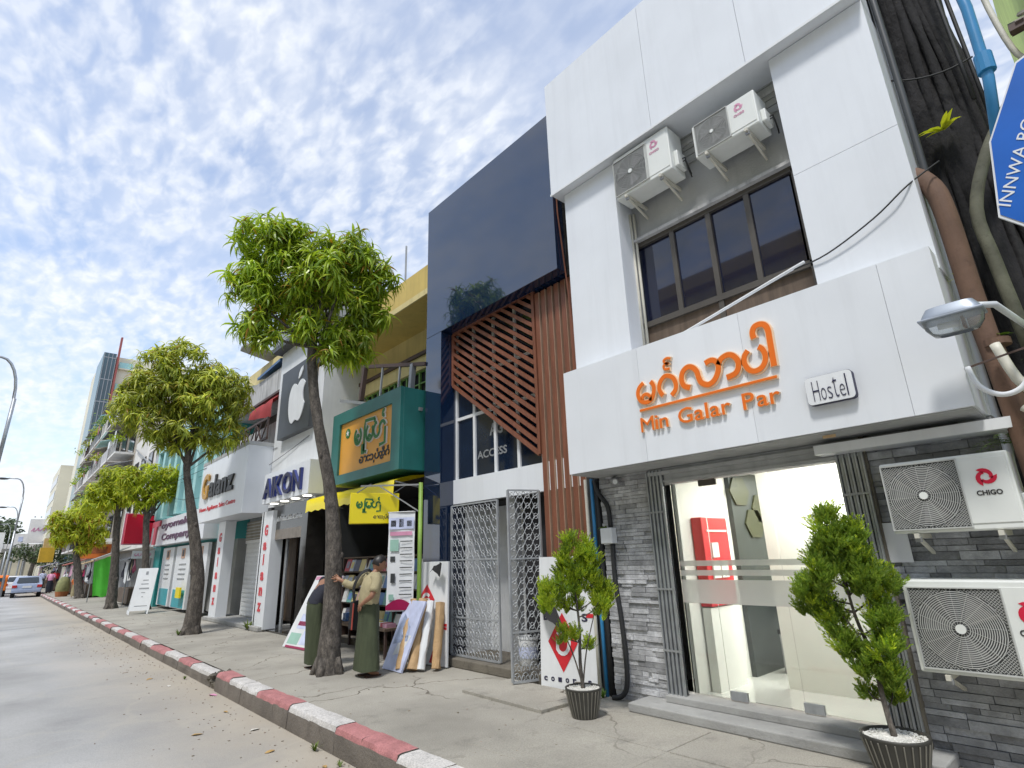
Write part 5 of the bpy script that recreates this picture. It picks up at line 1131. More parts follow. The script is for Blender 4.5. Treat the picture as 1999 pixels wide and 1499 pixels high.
# apartment block with cluttered balconies
AB = thing('apartment_block', 'tall aged apartment block with plants and laundry on its balconies', 'building', (7, 56, 0))
MB().box(5.6, 16, 44, 72, 2.6, 14.2).build('wall', M_FARWALL, AB); MB().box(6.6, 16, 44, 72, 0, 2.6).build('rear_wall', M_PLASTER, AB)
MB().box(5.3, 16.2, 43.9, 72.2, 14.2, 14.6).build('roof_slab', M_FARWHITE, AB)
rr = random.Random(11); FLN = ('lowest', 'second', 'third', 'top')
for f in range(4):
    z = 3.1+2.9*f
    for k in range(7):
        y = 44.4+3.95*k
        if rr.random() < .93:
            b = MB().box(4.5, 5.6, y, y+3.4, z, z+.14).build('balcony', M_FARWHITE, AB)
            mb = MB()
            if (f+k) % 3 == 0: mb.box(4.5, 4.56, y, y+3.4, z+.14, z+.95)
            else:
                for q in range(12): mb.box(4.5, 4.53, y+.28*q, y+.28*q+.05, z+.14, z+.9)
                mb.box(4.49, 4.54, y, y+3.4, z+.9, z+.96)
            mb.build('railing', rr.choice([M_FARWHITE, M_DKGREY, M_OLDWALL, M_BROWNST]), b)
            if rr.random() < .8: MB().prism([(4.3, y, z+2.1), (5.6, y, z+2.5), (5.6, y+3.2, z+2.5), (4.3, y+3.2, z+2.1)], (0, 0, .05)).build('sunshade', rr.choice([M_CORR, M_GREY, M_TEALP, M_DKGREY, M_BROWNST, M_CORR]), b)
        wn = MB().box(5.57, 5.61, y+.5, y+2.9, z+.2, z+2.2).build('window', M_BRONZE, AB)
        for q in range(2): MB().box(5.555, 5.57, y+.58+1.15*q, y+1.65+1.15*q, z+.3, z+2.1).build('pane', M_NGLASS, wn)
        seen = {}
        for q in range(rr.randint(2, 5)):
            yy = y+rr.uniform(.2, 2.8); tp = rr.random(); wh = 'on the %s balcony from the near end, %s balcony floor' % (ORD[k], FLN[f]); kd = 0 if tp < .45 else 1 if tp < .8 else 2
            if seen.get(kd): continue
            seen[kd] = 1
            if tp < .45:
                mb = MB()
                for _ in range(110):
                    c = Vector((4.5+rr.gauss(0, .25), yy+rr.gauss(0, .4), z+.9+abs(rr.gauss(0, .35)))); d = Vector((rr.uniform(-1, 1), rr.uniform(-1, 1), rr.uniform(-1, .4))).normalized()*.22; e = d.orthogonal().normalized()*.07
                    mb.face([c-e, c+d*.5-e*.5, c+d, c+e])
                o = mb.build('balcony_plant', rr.choice([M_LEAF, M_LEAF2, M_FERN]), smooth=False); tag(o, 'bushy plant '+wh, 'plant', 'plants on the balconies')
            elif tp < .8:
                R = [[(4.44, yy, z+1.6-.9*a), (4.40, yy+.35, z+1.55-.9*a), (4.45, yy+.7, z+1.6-.9*a)] for a in (0, .5, 1)]
                o = MB().rings(R, 0, False, False).build('laundry', rr.choice([M_WHITE2, M_PINK, M_PALEBL, M_MAROON, bm_[9], M_NAVYCL]), smooth=True); tag(o, 'cloth drying '+wh, 'laundry', 'laundry on the balconies')
            else:
                o = MB().box(4.55, 4.9, yy, yy+.8, z+1.0, z+1.55).build('balcony_unit', M_AC); tag(o, 'white cooling box '+wh, 'air conditioner', 'air conditioners of the apartment block')
# glass tower
TW = thing('glass_tower', 'narrow tall dark glass tower with pale side wall rising over the street end', 'building', (9, 106, 0))
MB().box(6.6, 18, 100, 116, 0, 33.0).build('wall', M_TOWERCR, TW)
MB().box(6.48, 6.58, 99.3, 108, 2.6, 33.2).build('curtain_wall', mat('teal_curtain_glass', (.10, .20, .21), .25, .15, .3), TW)
MB().box(6.55, 8.0, 99.2, 100.0, 2.6, 33.2).build('glass_bay', M_TOWERGL, TW)
for k in range(9): MB().box(6.50, 8.05, 99.17, 99.2, 4.4+3.5*k, 4.52+3.5*k).build('floor_band', M_GREY, TW)
for x in (6.53, 7.05, 7.55, 8.0): MB().box(x, x+.08, 99.15, 99.19, 2.6, 33.2).build('mullion', M_GREY, TW)
MB().box(8.2, 8.45, 99.0, 99.8, 0, 36.0).build('red_fin', mat('rust_red_fin', (.32, .08, .07), .6), TW)
for k in range(9):
    o = MB().box(8.6, 10.4, 99.5, 100, 3+3.5*k, 3.2+3.5*k).build('balcony', M_TOWERCR, TW); MB().box(8.6, 10.4, 99.49, 99.53, 3.2+3.5*k, 4.1+3.5*k).build('railing', M_TEALP, o)
low = thing('mid_rise_building', 'narrow cream building between the tower and the overpass', 'building', (6.5, 125, 0)); MB().box(5.2, 15, 122, 140, 0, 19).build('wall', M_TOWERCR, low)
for k in range(6): MB().box(5.15, 5.2, 123, 139, 2.5+2.7*k, 3.9+2.7*k).build('window_band', M_NGLASS, low)
# billboards, footbridge, trees at the end of the street
def billboard(label, x0, x1, y, z0, z1, face):
    t = thing('billboard', label, 'billboard', ((x0+x1)/2, y, 0), group='billboards at the street end')
    MB().box(x0, x1, y, y+.4, z0, z1).build('face', face, t)
    for x in (x0+.3, x1-.3): MB().tube([(x, y+.5, -.2), (x, y+.5, z1)], .12, 8).build('post', M_GREY, t)
    for x in (x0+.5, (x0+x1)/2, x1-.5): MB().box(x-.1, x+.1, y-.7, y-.4, z1+.25, z1+.4).build('lamp', M_DKGREY, t)
    return t
M_BILL = mat('sunlit_billboard_vinyl', (.8, .78, .76), .5, .04)
t = billboard('large white billboard with faint red script over the footbridge', 3.0, 5.7, 130, 6.3, 10.4, M_BILL)
mb = MB(); mb.strip([(x, 129.99, z) for x, z in [(p.x, p.y) for p in smooth_pts([Vector(q) for q in ((3.4, 8.3, 0), (3.8, 8.9, 0), (3.7, 8.3, 0), (4.1, 8.5, 0), (4.3, 8.9, 0), (4.4, 8.4, 0), (4.8, 8.6, 0), (5.0, 8.9, 0), (5.1, 8.4, 0), (5.5, 8.7, 0))], 3)]], .16, (0, -1, 0), .02); mb.build('script', M_PINK, t)
t = billboard('smaller white billboard with blue blocks left of the big one', 1.4, 3.0, 128, 5.95, 7.8, M_BILL); MB().box(1.9, 2.5, 127.97, 128, 6.5, 7.3).build('blue_print', M_PALEBL, t)
t = billboard('white board half hidden by trees at the far left', -1.9, .1, 120, 4.6, 7.6, M_BILL)
fbq = thing('footbridge', 'concrete footbridge crossing the street in the distance', 'bridge', (3, 134, 0)); MB().box(-12, 8, 133, 136, 4.9, 5.5).build('deck', M_CONC, fbq)
for x in (.4, 3.2): MB().box(x, x+.5, 134, 135, -.2, 4.9).build('pier', M_CONC, fbq)
MB().box(-12, 8, 132.95, 133, 5.5, 6.3).build('parapet', M_FARWHITE, fbq)
for k in range(18): MB().box(-11.9+1.1*k, -11.84+1.1*k, 132.9, 132.94, 5.5, 6.3).build('baluster', M_GREY, fbq)
st = thing('market_hall', 'low pale market building beyond the footbridge', 'building', (1, 150, 0)); MB().box(-14, 8, 148, 160, -.2, 6).build('wall', mat('far_cream_wall', (.6, .55, .42), .8, .15, .3), st); MB().box(-14, 8, 147.5, 160, 6, 6.5).build('roof', M_CORR, st)

WL_ = ['upper black wire strung along the shop fronts towards the street end', 'middle black wire strung along the shop fronts', 'lower black wire strung along the shop fronts', 'sagging wire from the white shop building towards the turquoise building', 'thin wire crossing from the apartment block to the leaning slim tree']
for k, (p_, q_, s_) in enumerate((((5.19, 15.4, 4.6), (4.3, 60, 8.6), 1.0), ((4.54, 19.9, 4.6), (4.2, 70, 9.6), 1.2), ((4.9, 21, 5.2), (4.4, 45, 6.6), .8), ((5.19, 13.2, 4.55), (4.9, 26, 4.2), .5), ((4.5, 46, 8), (3.5, 29, 4.4), .6))):
    p_, q_ = Vector(p_), Vector(q_)
    tag(MB().tube([p_.lerp(q_, t/14)-Vector((0, 0, 4*s_*(t/14)*(1-t/14))) for t in range(15)], .007, 5).build('overhead_wire', M_WIRE, smooth=True), WL_[k], 'wire', 'overhead wires along the street')
# ================================================================== street trees
def leaf(mb, base, d, side, ln, w_, droop, m=0, nseg=3):
    """a pointed, folded, drooping leaf"""
    d = Vector(d).normalized(); side = Vector(side).normalized(); R = []; p = Vector(base)
    for k in range(nseg+1):
        t = k/nseg; ww = w_*(0.25+0.75*math.sin(math.pi*min(1, t*0.9+0.12)))*(1-t**3) if k < nseg else 0.002
        up = side.cross(d).normalized()
        R.append([p-side*ww/2, p+up*(-ww*0.18), p+side*ww/2])
        d = (d+Vector((0, 0, -1))*droop/nseg).normalized(); side = (side-d*side.dot(d)).normalized()
        p = p+d*ln/nseg
    mb.rings(R, m, False, False)
def cluster_mesh(name, n, ln, w_, mats, seed, old=0.06):
    """a tuft of long leaves that spring from a shoot tip and hang"""
    r = random.Random(seed); mb = MB()
    for k in range(n):
        a = 2*math.pi*(k*0.382)+r.uniform(-.3, .3); el = r.uniform(-.35, .55) if k > n*.25 else r.uniform(.5, 1.25)
        d = Vector((math.cos(a)*math.cos(el), math.sin(a)*math.cos(el), math.sin(el)))
        side = Vector((-math.sin(a), math.cos(a), r.uniform(-.5, .5)))
        b = d*r.uniform(.0, .04)+Vector((0, 0, r.uniform(-.14, .05)))
        leaf(mb, b, d, side, ln*r.uniform(.65, 1.15), w_*r.uniform(.8, 1.2), r.uniform(1.2, 2.6), 1 if r.random() < old else 0, 4)
    return mb.mesh(name, mats)
def tree(name, label, group, trunk, radii, lobes, nper, leaf_m, ln, w_, seed, parts=280, tint=None, old=0.05, n_leaf=15, inner=1.0):
    r = random.Random(seed); t = thing(name, label, 'tree', trunk[0], group=group)
    tp = smooth_pts([Vector(p) for p in trunk], 4); nr = len(radii)-1
    rs = []
    for k in range(len(tp)):
        q = k/(len(tp)-1)*nr; i = min(int(q), nr-1); rs.append(radii[i]+(radii[i+1]-radii[i])*(q-i))
    tk = MB().tube([tp[0]-Vector((0, 0, .12))]+tp, [rs[0]*1.15]+rs, 14, jit=.07).build('trunk', M_BARK, t, smooth=True)
    kn = MB()
    for k in range(7):
        i = r.randint(len(tp)//4, len(tp)-3); a = r.uniform(0, 6.28); kn.ell(tp[i]+Vector((math.cos(a), math.sin(a), 0))*rs[i]*.85, rs[i]*.38, rs[i]*.38, rs[i]*.5, 8, 6)
    for k in range(5):
        a = k*1.256+r.uniform(-.3, .3); b = Vector((math.cos(a), math.sin(a), 0)); kn.tube([tp[0]+b*rs[0]*.55+Vector((0, 0, .20)), tp[0]+b*rs[0]*.95+Vector((0, 0, .05)), tp[0]+b*rs[0]*1.3-Vector((0, 0, .05))], [rs[0]*.42, rs[0]*.32, rs[0]*.15], 7)
    kn.build('knots', M_BARK, tk, smooth=True)
    topi = len(tp)-1
    for (x, y, z, rr_) in lobes:
        c = Vector((x, y, z)); k0 = r.randint(int(topi*.72), topi); a = tp[k0]; mid = a.lerp(c, .5)+Vector((r.uniform(-.12, .12), r.uniform(-.12, .12), -.12))
        MB().tube(smooth_pts([a, mid, c], 4), [max(.022, rs[k0]*.5)*(1-.75*q/8) for q in range(9)], 7).build('branch', M_BARK, tk, smooth=True)
    ms = [cluster_mesh('leaf_cluster', n_leaf, ln, w_, [leaf_m, M_LEAFOLD], seed*10+k, old) for k in range(5)]
    pts = []
    for (x, y, z, rr_) in lobes:
        for k in range(max(4, int(nper*(rr_/.5)**2))):
            v = Vector((r.gauss(0, 1), r.gauss(0, 1), r.gauss(0, 1))).normalized(); q = r.uniform(.55, 1.0)**.6
            p = Vector((x, y, z))+Vector((v.x, v.y, v.z*.92))*rr_*q
            pts.append((p, v))
    r.shuffle(pts)
    camv = Vector((0, 0, 1.55))
    pts.sort(key=lambda pv: -((pv[1].dot((camv-pv[0]).normalized()))))
    restm = MB()
    for i, (p, v) in enumerate(pts):
        me = r.choice(ms); s = r.uniform(.75, 1.2); ez = r.uniform(0, 6.28)
        tl = Vector((v.x*.6, v.y*.6, max(-.1, v.z)*.5+.8)).normalized().to_track_quat('Z', 'Y').to_matrix().to_4x4() @ Matrix.Rotation(ez, 4, 'Z')
        if i < parts:
            o = bpy.data.objects.new('leaf_cluster', me); COL.objects.link(o); o.parent = t
            o.matrix_local = Matrix.Translation(p-wloc(t)) @ tl @ Matrix.Scale(s, 4)
        else:
            M = Matrix.Translation(p) @ tl @ Matrix.Scale(s, 4); k0 = len(restm.v)
            restm.v += [tuple(M @ q.co) for q in me.vertices]
            for f in me.polygons: restm.f.append([k0+q for q in f.vertices]); restm.m.append(f.material_index)
    if restm.v:
        tag(restm.build('crown', [leaf_m, M_LEAFOLD], t), kind='stuff')
    return t
GT = 'street trees along the kerb'
tree('street_tree', 'tallest street tree with dark leaning trunk and ragged drooping crown beside the two men', GT,
     [(3.86, 8.42, 0), (3.87, 8.42, .79), (3.83, 8.44, 1.9), (3.73, 8.49, 2.69), (3.51, 8.58, 3.69), (3.36, 8.66, 4.65), (3.34, 8.67, 5.39), (3.39, 8.64, 5.98)],
     [.19, .135, .118, .092, .086, .08, .07, .045],
     [(2.50, 9.05, 7.02, .50), (2.75, 8.6, 6.85, .42), (3.25, 8.75, 6.95, .50), (3.70, 8.2, 6.85, .40), (4.05, 8.4, 6.68, .44), (4.25, 8.1, 6.4, .30), (2.32, 9.1, 6.35, .38), (2.42, 9.1, 5.85, .40), (2.52, 9.05, 5.36, .34), (2.62, 8.8, 5.15, .22), (2.9, 8.7, 6.3, .5), (3.3, 8.3, 6.25, .52), (3.95, 8.3, 6.1, .46), (4.12, 8.2, 5.75, .36), (3.85, 8.45, 5.35, .42), (3.62, 8.3, 5.05, .30), (4.0, 8.3, 5.1, .28), (3.15, 8.5, 5.42, .28), (3.5, 9.1, 6.3, .5), (3.0, 9.2, 6.0, .45)],
     38, M_LEAF, .30, .043, 3, 290, old=.04, n_leaf=20)
tree('street_tree', 'second street tree with broad flat olive crown in front of the turquoise building', GT,
     [(3.74, 15.88, 0), (3.76, 15.87, 1.13), (3.57, 15.92, 2.23), (3.28, 15.99, 3.49), (3.18, 16.01, 4.14), (3.2, 16.0, 5.1)],
     [.20, .15, .135, .086, .08, .045],
     [(2.2, 16.3, 6.5, .62), (2.7, 16.0, 6.75, .66), (3.45, 15.9, 6.35, .60), (3.95, 15.8, 6.25, .52), (2.0, 16.3, 5.85, .58), (2.5, 16.0, 5.95, .60), (3.2, 15.7, 5.85, .62), (1.85, 16.4, 5.35, .46), (2.4, 16.1, 5.15, .52), (3.0, 15.9, 5.0, .52), (3.75, 15.8, 5.55, .56), (4.05, 15.8, 5.0, .42), (3.7, 15.9, 4.68, .34), (2.7, 16.1, 4.75, .36), (3.2, 16.6, 6.0, .7), (4.2, 15.9, 5.9, .35)],
     32, M_LEAF2, .29, .045, 4, 290, old=.03, n_leaf=20)
tree('street_tree', 'slim leaning street tree with yellow green crown left of the red sign', GT,
     [(3.78, 29.16, 0), (3.73, 29.17, 1.16), (3.52, 29.19, 3.2), (3.42, 29.2, 4.3), (3.3, 29.2, 4.9)], [.22, .17, .12, .10, .06],
     [(2.75, 29.3, 4.75, .5), (3.1, 29.2, 5.35, .55), (3.55, 29.1, 4.75, .6), (3.85, 29.1, 5.2, .5), (3.2, 29.2, 4.4, .45), (2.55, 29.4, 4.2, .4)],
     32, M_LEAF3, .34, .062, 5, 150, old=.05, n_leaf=15)
tree('street_tree', 'bright yellow green street tree standing in front of the red sign', GT,
     [(4.58, 26.79, 0), (4.42, 26.81, 1.5), (4.3, 26.83, 2.5), (4.18, 26.86, 3.5), (4.14, 26.86, 4.5)], [.19, .13, .12, .11, .06],
     [(3.5, 26.95, 4.95, .52), (4.1, 26.85, 5.2, .52), (4.7, 26.75, 5.2, .48), (5.0, 26.7, 4.95, .38), (3.7, 26.9, 4.5, .5), (4.3, 26.8, 4.55, .52), (4.7, 26.75, 4.5, .4), (3.3, 27, 5.25, .32), (4.0, 26.9, 4.05, .32)],
     32, M_LEAF3, .32, .058, 6, 170, old=.05, n_leaf=15)
tree('street_tree', 'small rounded street tree by the orange sign near the far stalls', GT,
     [(3.87, 41.84, 0), (3.44, 41.88, 2.0), (3.19, 41.9, 3.1), (3.2, 41.9, 3.8)], [.24, .17, .13, .07],
     [(2.4, 42, 4.35, .7), (3.1, 41.9, 4.5, .75), (3.9, 41.8, 4.2, .72), (2.5, 42, 3.55, .6), (3.3, 41.9, 3.55, .62), (4.2, 41.8, 3.5, .55), (3.6, 41.9, 2.95, .5), (3.7, 41.9, 4.9, .4)],
     24, M_LEAF3, .40, .08, 8, 130, old=.10, n_leaf=14)
def far_tree(label, x, y, h, w_, seed):
    r = random.Random(seed); t = thing('background_tree', label, 'tree', (x, y, -.2), group='trees at the street end')
    MB().tube([(x, y, -.2), (x+.2, y, h*.5), (x, y, h*.8)], [.35, .25, .1], 8).build('trunk', M_BARK, t, smooth=True); mb = MB()
    for k in range(9):
        c = Vector((x+r.gauss(0, w_*.3), y+r.gauss(0, w_*.2), h*r.uniform(.5, .9))); rr_ = w_*r.uniform(.25, .42)
        for q in range(120):
            v = Vector((r.gauss(0, 1), r.gauss(0, 1), r.gauss(0, 1))).normalized(); p = c+v*rr_*r.uniform(.7, 1); d = Vector((r.uniform(-1, 1), r.uniform(-1, 1), r.uniform(-1, .3))).normalized()*w_*.11; e = d.orthogonal().normalized()*w_*.04
            mb.face([p-e, p+d*.5-e, p+d, p+d*.5+e])
    mb.build('crown', M_FARTREE, t)
far_tree('grey green tree mass at the far left behind the white board', -2.2, 150, 12.5, 7, 1); far_tree('hazy tree rising behind the left street lamps', .6, 140, 10.0, 4, 2); far_tree('bushy tree beside the footbridge pier', 4.0, 118, 6.5, 3.6, 3); far_tree('tree in front of the market hall at the street end', 5.6, 90, 5.0, 3.0, 5)
# ================================================================== potted thujas
def spray_mesh(seed, m, ln=.145):
    r = random.Random(seed); mb = MB()
    for k in range(9):                               # feathery flat sprays fanning upward
        a = 2*math.pi*k/9+r.uniform(-.3, .3); lean = r.uniform(.1, .75); d = Vector((math.cos(a)*lean, math.sin(a)*lean, 1)).normalized()
        side = Vector((-math.sin(a), math.cos(a), 0)); l = ln*r.uniform(.6, 1.1); n = 7; base = Vector((0, 0, 0))
        for j in range(n):
            t = (j+1)/n; p = base+d*l*t*.85
            for s in (-1, 1):
                dd = (d*.9+side*s*(.75-.35*t)+Vector((r.uniform(-.2, .2), r.uniform(-.2, .2), r.uniform(-.15, .1)))).normalized(); q = l*(.36-.18*t)*r.uniform(.7, 1.2); e = dd.cross(Vector((r.uniform(-1, 1), r.uniform(-1, 1), .3))).normalized()*l*.035
                mb.face([p-e*.6, p+dd*q*.6-e, p+dd*q, p+dd*q*.6+e])
        mb.face([base-side*.002, base+side*.002, base+d*l+side*.002, base+d*l])
    return mb.mesh('leaf_spray', m)
def potted(label, loc, r_top, r_bot, h, stem, lobes, seed, mm, stems=()):
    r = random.Random(seed); t = thing('potted_tree', label, 'potted plant', loc, group='potted thujas outside the hostel')
    n = 64; prof = [(r_bot*.98, 0), (r_bot, .006), (r_bot+(r_top-r_bot)*.55, h*.55), (r_top*.985, h*.93), (r_top*1.0, h*.95), (r_top*1.02, h), (r_top*.95, h), (r_top*.93, h-.03)]
    pot = MB().lathe(prof, n).build('pot', M_POT, t, local=True, smooth=True)
    rb = MB()
    for k in range(26):
        a = 2*math.pi*k/26; c = Vector((math.cos(a), math.sin(a), 0)); rb.tube([c*(r_bot+.002)+Vector((0, 0, .015)), c*(r_bot+(r_top-r_bot)*.55+.003)+Vector((0, 0, h*.55)), c*(r_top*.985+.003)+Vector((0, 0, h*.92))], [.0035, .0045, .005], 5)
    rb.build('ribs', M_POTRIB, pot, local=True)
    MB().lathe([(r_top*.94, h-.028), (r_top*.5, h-.018), (.01, h-.012)], 32).build('soil', M_PEBBLE, pot, local=True)
    pe = MB()
    for k in range(420):
        a = r.uniform(0, 6.28); q = r_top*.93*math.sqrt(r.random()); s = r.uniform(.006, .012); pe.ell((q*math.cos(a), q*math.sin(a), h-.02+s*.3), s, s*r.uniform(.7, 1.2), s*.7, 5, 4)
    tag(pe.build('pebbles', M_PEBBLE, t, local=True, smooth=True), kind='stuff')
    P = smooth_pts([Vector(p) for p in stem], 5)
    sk = MB().tube(P, [.022*(1-.75*k/(len(P)-1)) for k in range(len(P))], 8, jit=.1).build('stem', M_BARK, t, local=True, smooth=True)
    for s in stems:
        Q = smooth_pts([Vector(p) for p in s], 4); MB().tube(Q, [.010*(1-.6*k/(len(Q)-1)) for k in range(len(Q))], 6).build('branch', M_BARK, sk, local=True, smooth=True)
    ms = [spray_mesh(seed*7+k, mm[k % len(mm)]) for k in range(6)]; pts = []
    for (x, y, z, rx, rz, dens) in lobes:
        near = min(P, key=lambda p: (p-Vector((x, y, z-rz))).length)
        MB().tube(smooth_pts([near, near.lerp(Vector((x, y, z)), .6)+Vector((0, 0, -.02)), Vector((x, y, z+rz*.3))], 3), [.008, .007, .006, .006, .005, .004, .003], 5).build('branch', M_BARK, sk, local=True, smooth=True)
        for k in range(int(dens*1.0)):
            v = Vector((r.gauss(0, 1), r.gauss(0, 1), r.gauss(0, 1))).normalized()*r.uniform(.3, 1)**.5
            zz_ = z+v.z*rz; tp_ = 1.0-.45*max(0, v.z); pts.append((Vector((x+v.x*rx*tp_, y+v.y*rx*tp_, zz_-.05)), v))
    r.shuffle(pts)
    rest = MB()
    for i, (p, v) in enumerate(pts):
        me = r.choice(ms); M = Matrix.Translation(p) @ Vector((v.x*.55, v.y*.55, 1)).normalized().to_track_quat('Z', 'Y').to_matrix().to_4x4() @ Matrix.Rotation(r.uniform(0, 6.28), 4, 'Z') @ Matrix.Scale(r.uniform(.6, 1.1), 4)
        if i < 280:
            o = bpy.data.objects.new('leaf_spray', me); COL.objects.link(o); o.parent = t; o.matrix_local = M
        else: rest.add(me, M)
    if rest.v: tag(rest.build('foliage', mm[0], t, local=True), kind='stuff')
    return t
# lobes are given across the view (positive towards the street's far end) and in height
def lobes_of(L_, ux, uy, seed, k=1.0):
    r = random.Random(seed); o = []
    for (a_, z, rx, rz, n_) in L_:
        q = r.uniform(-.10, .10); o.append((ux*a_-uy*q*-1, uy*a_+ux*q*-1, z, rx, rz, n_*k))
    return o
potted('smaller potted thuja with bright rounded top in front of the red diamond board', (4.60, 4.14, 0.0), .18, .125, .275,
       [(0, 0, .24), (-.01, .01, .5), (0, .0, .8), (-.01, .01, 1.1), (-.02, .02, 1.4)],
       lobes_of([(.04, 1.52, .11, .26, 62), (-.13, 1.47, .10, .23, 56), (.10, 1.33, .12, .18, 44), (-.05, 1.30, .12, .18, 44), (-.26, 1.17, .11, .16, 46), (-.21, 1.03, .07, .12, 22), (.29, 1.16, .09, .17, 34), (.37, 1.12, .05, .16, 20), (.20, .78, .06, .08, 11), (.05, .78, .05, .07, 9), (-.08, .66, .05, .06, 9), (.16, 1.08, .07, .10, 14), (.0, 1.06, .07, .08, 8)], -.67, .74, 3), 21, [M_THUJA2, M_THUJA2, M_THUJA], [[(0, 0, .28), (-.06, .07, .6), (-.16, .18, .95)], [(0, 0, .28), (.04, -.04, .6), (.12, -.13, 1.0)]])
potted('taller potted thuja leaning left in front of the folding gate', (4.80, 1.49, 0.0), .206, .14, .30,
       [(0, 0, .26), (-.01, .02, .5), (-.012, .03, .78), (-.03, .08, 1.02), (-.035, .11, 1.3), (-.05, .15, 1.6)],
       lobes_of([(.16, 1.66, .08, .22, 58), (.13, 1.50, .10, .18, 44), (.0, 1.55, .08, .19, 50), (-.02, 1.36, .11, .17, 50), (.26, 1.38, .09, .16, 44), (.37, 1.24, .08, .12, 36), (.38, 1.12, .07, .09, 24), (.27, 1.18, .08, .12, 28), (-.12, 1.26, .09, .15, 42), (-.09, 1.06, .09, .12, 34), (.22, 1.0, .08, .10, 28), (.18, .86, .08, .09, 26), (.10, .74, .06, .08, 18), (-.05, .88, .08, .10, 26), (-.06, .70, .07, .10, 24), (-.05, .54, .05, .07, 14), (.11, .54, .04, .05, 6), (.10, 1.28, .06, .08, 8)], -.31, .95, 4), 22, [M_THUJA, M_THUJA, M_THUJA2], [[(-.01, .03, .75), (-.05, .13, 1.0), (-.10, .30, 1.2)], [(-.01, .02, .7), (.02, -.06, 1.0), (.03, -.08, 1.3)]])
# ================================================================== people
def skin_mesh(verts, edges, root, sub=2):
    me = bpy.data.meshes.new('body'); me.from_pydata([v[:3] for v in verts], edges, []); o = bpy.data.objects.new('body', me); COL.objects.link(o)
    md = o.modifiers.new('Skin', 'SKIN'); md.use_smooth_shade = True
    for i, v in enumerate(verts):
        s = me.skin_vertices[0].data[i]; s.radius = v[3] if isinstance(v[3], tuple) else (v[3], v[3]); s.use_root = (i == root)
    sb = o.modifiers.new('Sub', 'SUBSURF'); sb.levels = sub; sb.render_levels = sub
    dg = bpy.context.evaluated_depsgraph_get(); out_ = bpy.data.meshes.new_from_object(o.evaluated_get(dg)); bpy.data.objects.remove(o)
    return out_
def loft(sections, n=18, fold=0.0, seed=0):
    """sections: (cx, cy, z, rx, ry); returns rings with slight cloth folds"""
    r = random.Random(seed); ph = [r.uniform(0, 6.28) for _ in range(4)]; R = []
    for i, (cx_, cy_, z, rx, ry) in enumerate(sections):
        R.append([(cx_+rx*(1+fold*(math.sin(5*a+ph[0]+i*.5)+.6*math.sin(9*a+ph[1]-i*.3)))*math.cos(a), cy_+ry*(1+fold*(math.sin(4*a+ph[2]+i*.4)+.6*math.sin(7*a+ph[3]+i*.6)))*math.sin(a), z+fold*.15*math.sin(3*a+ph[1])) for a in [2*math.pi*k/n for k in range(n)]])
    return R
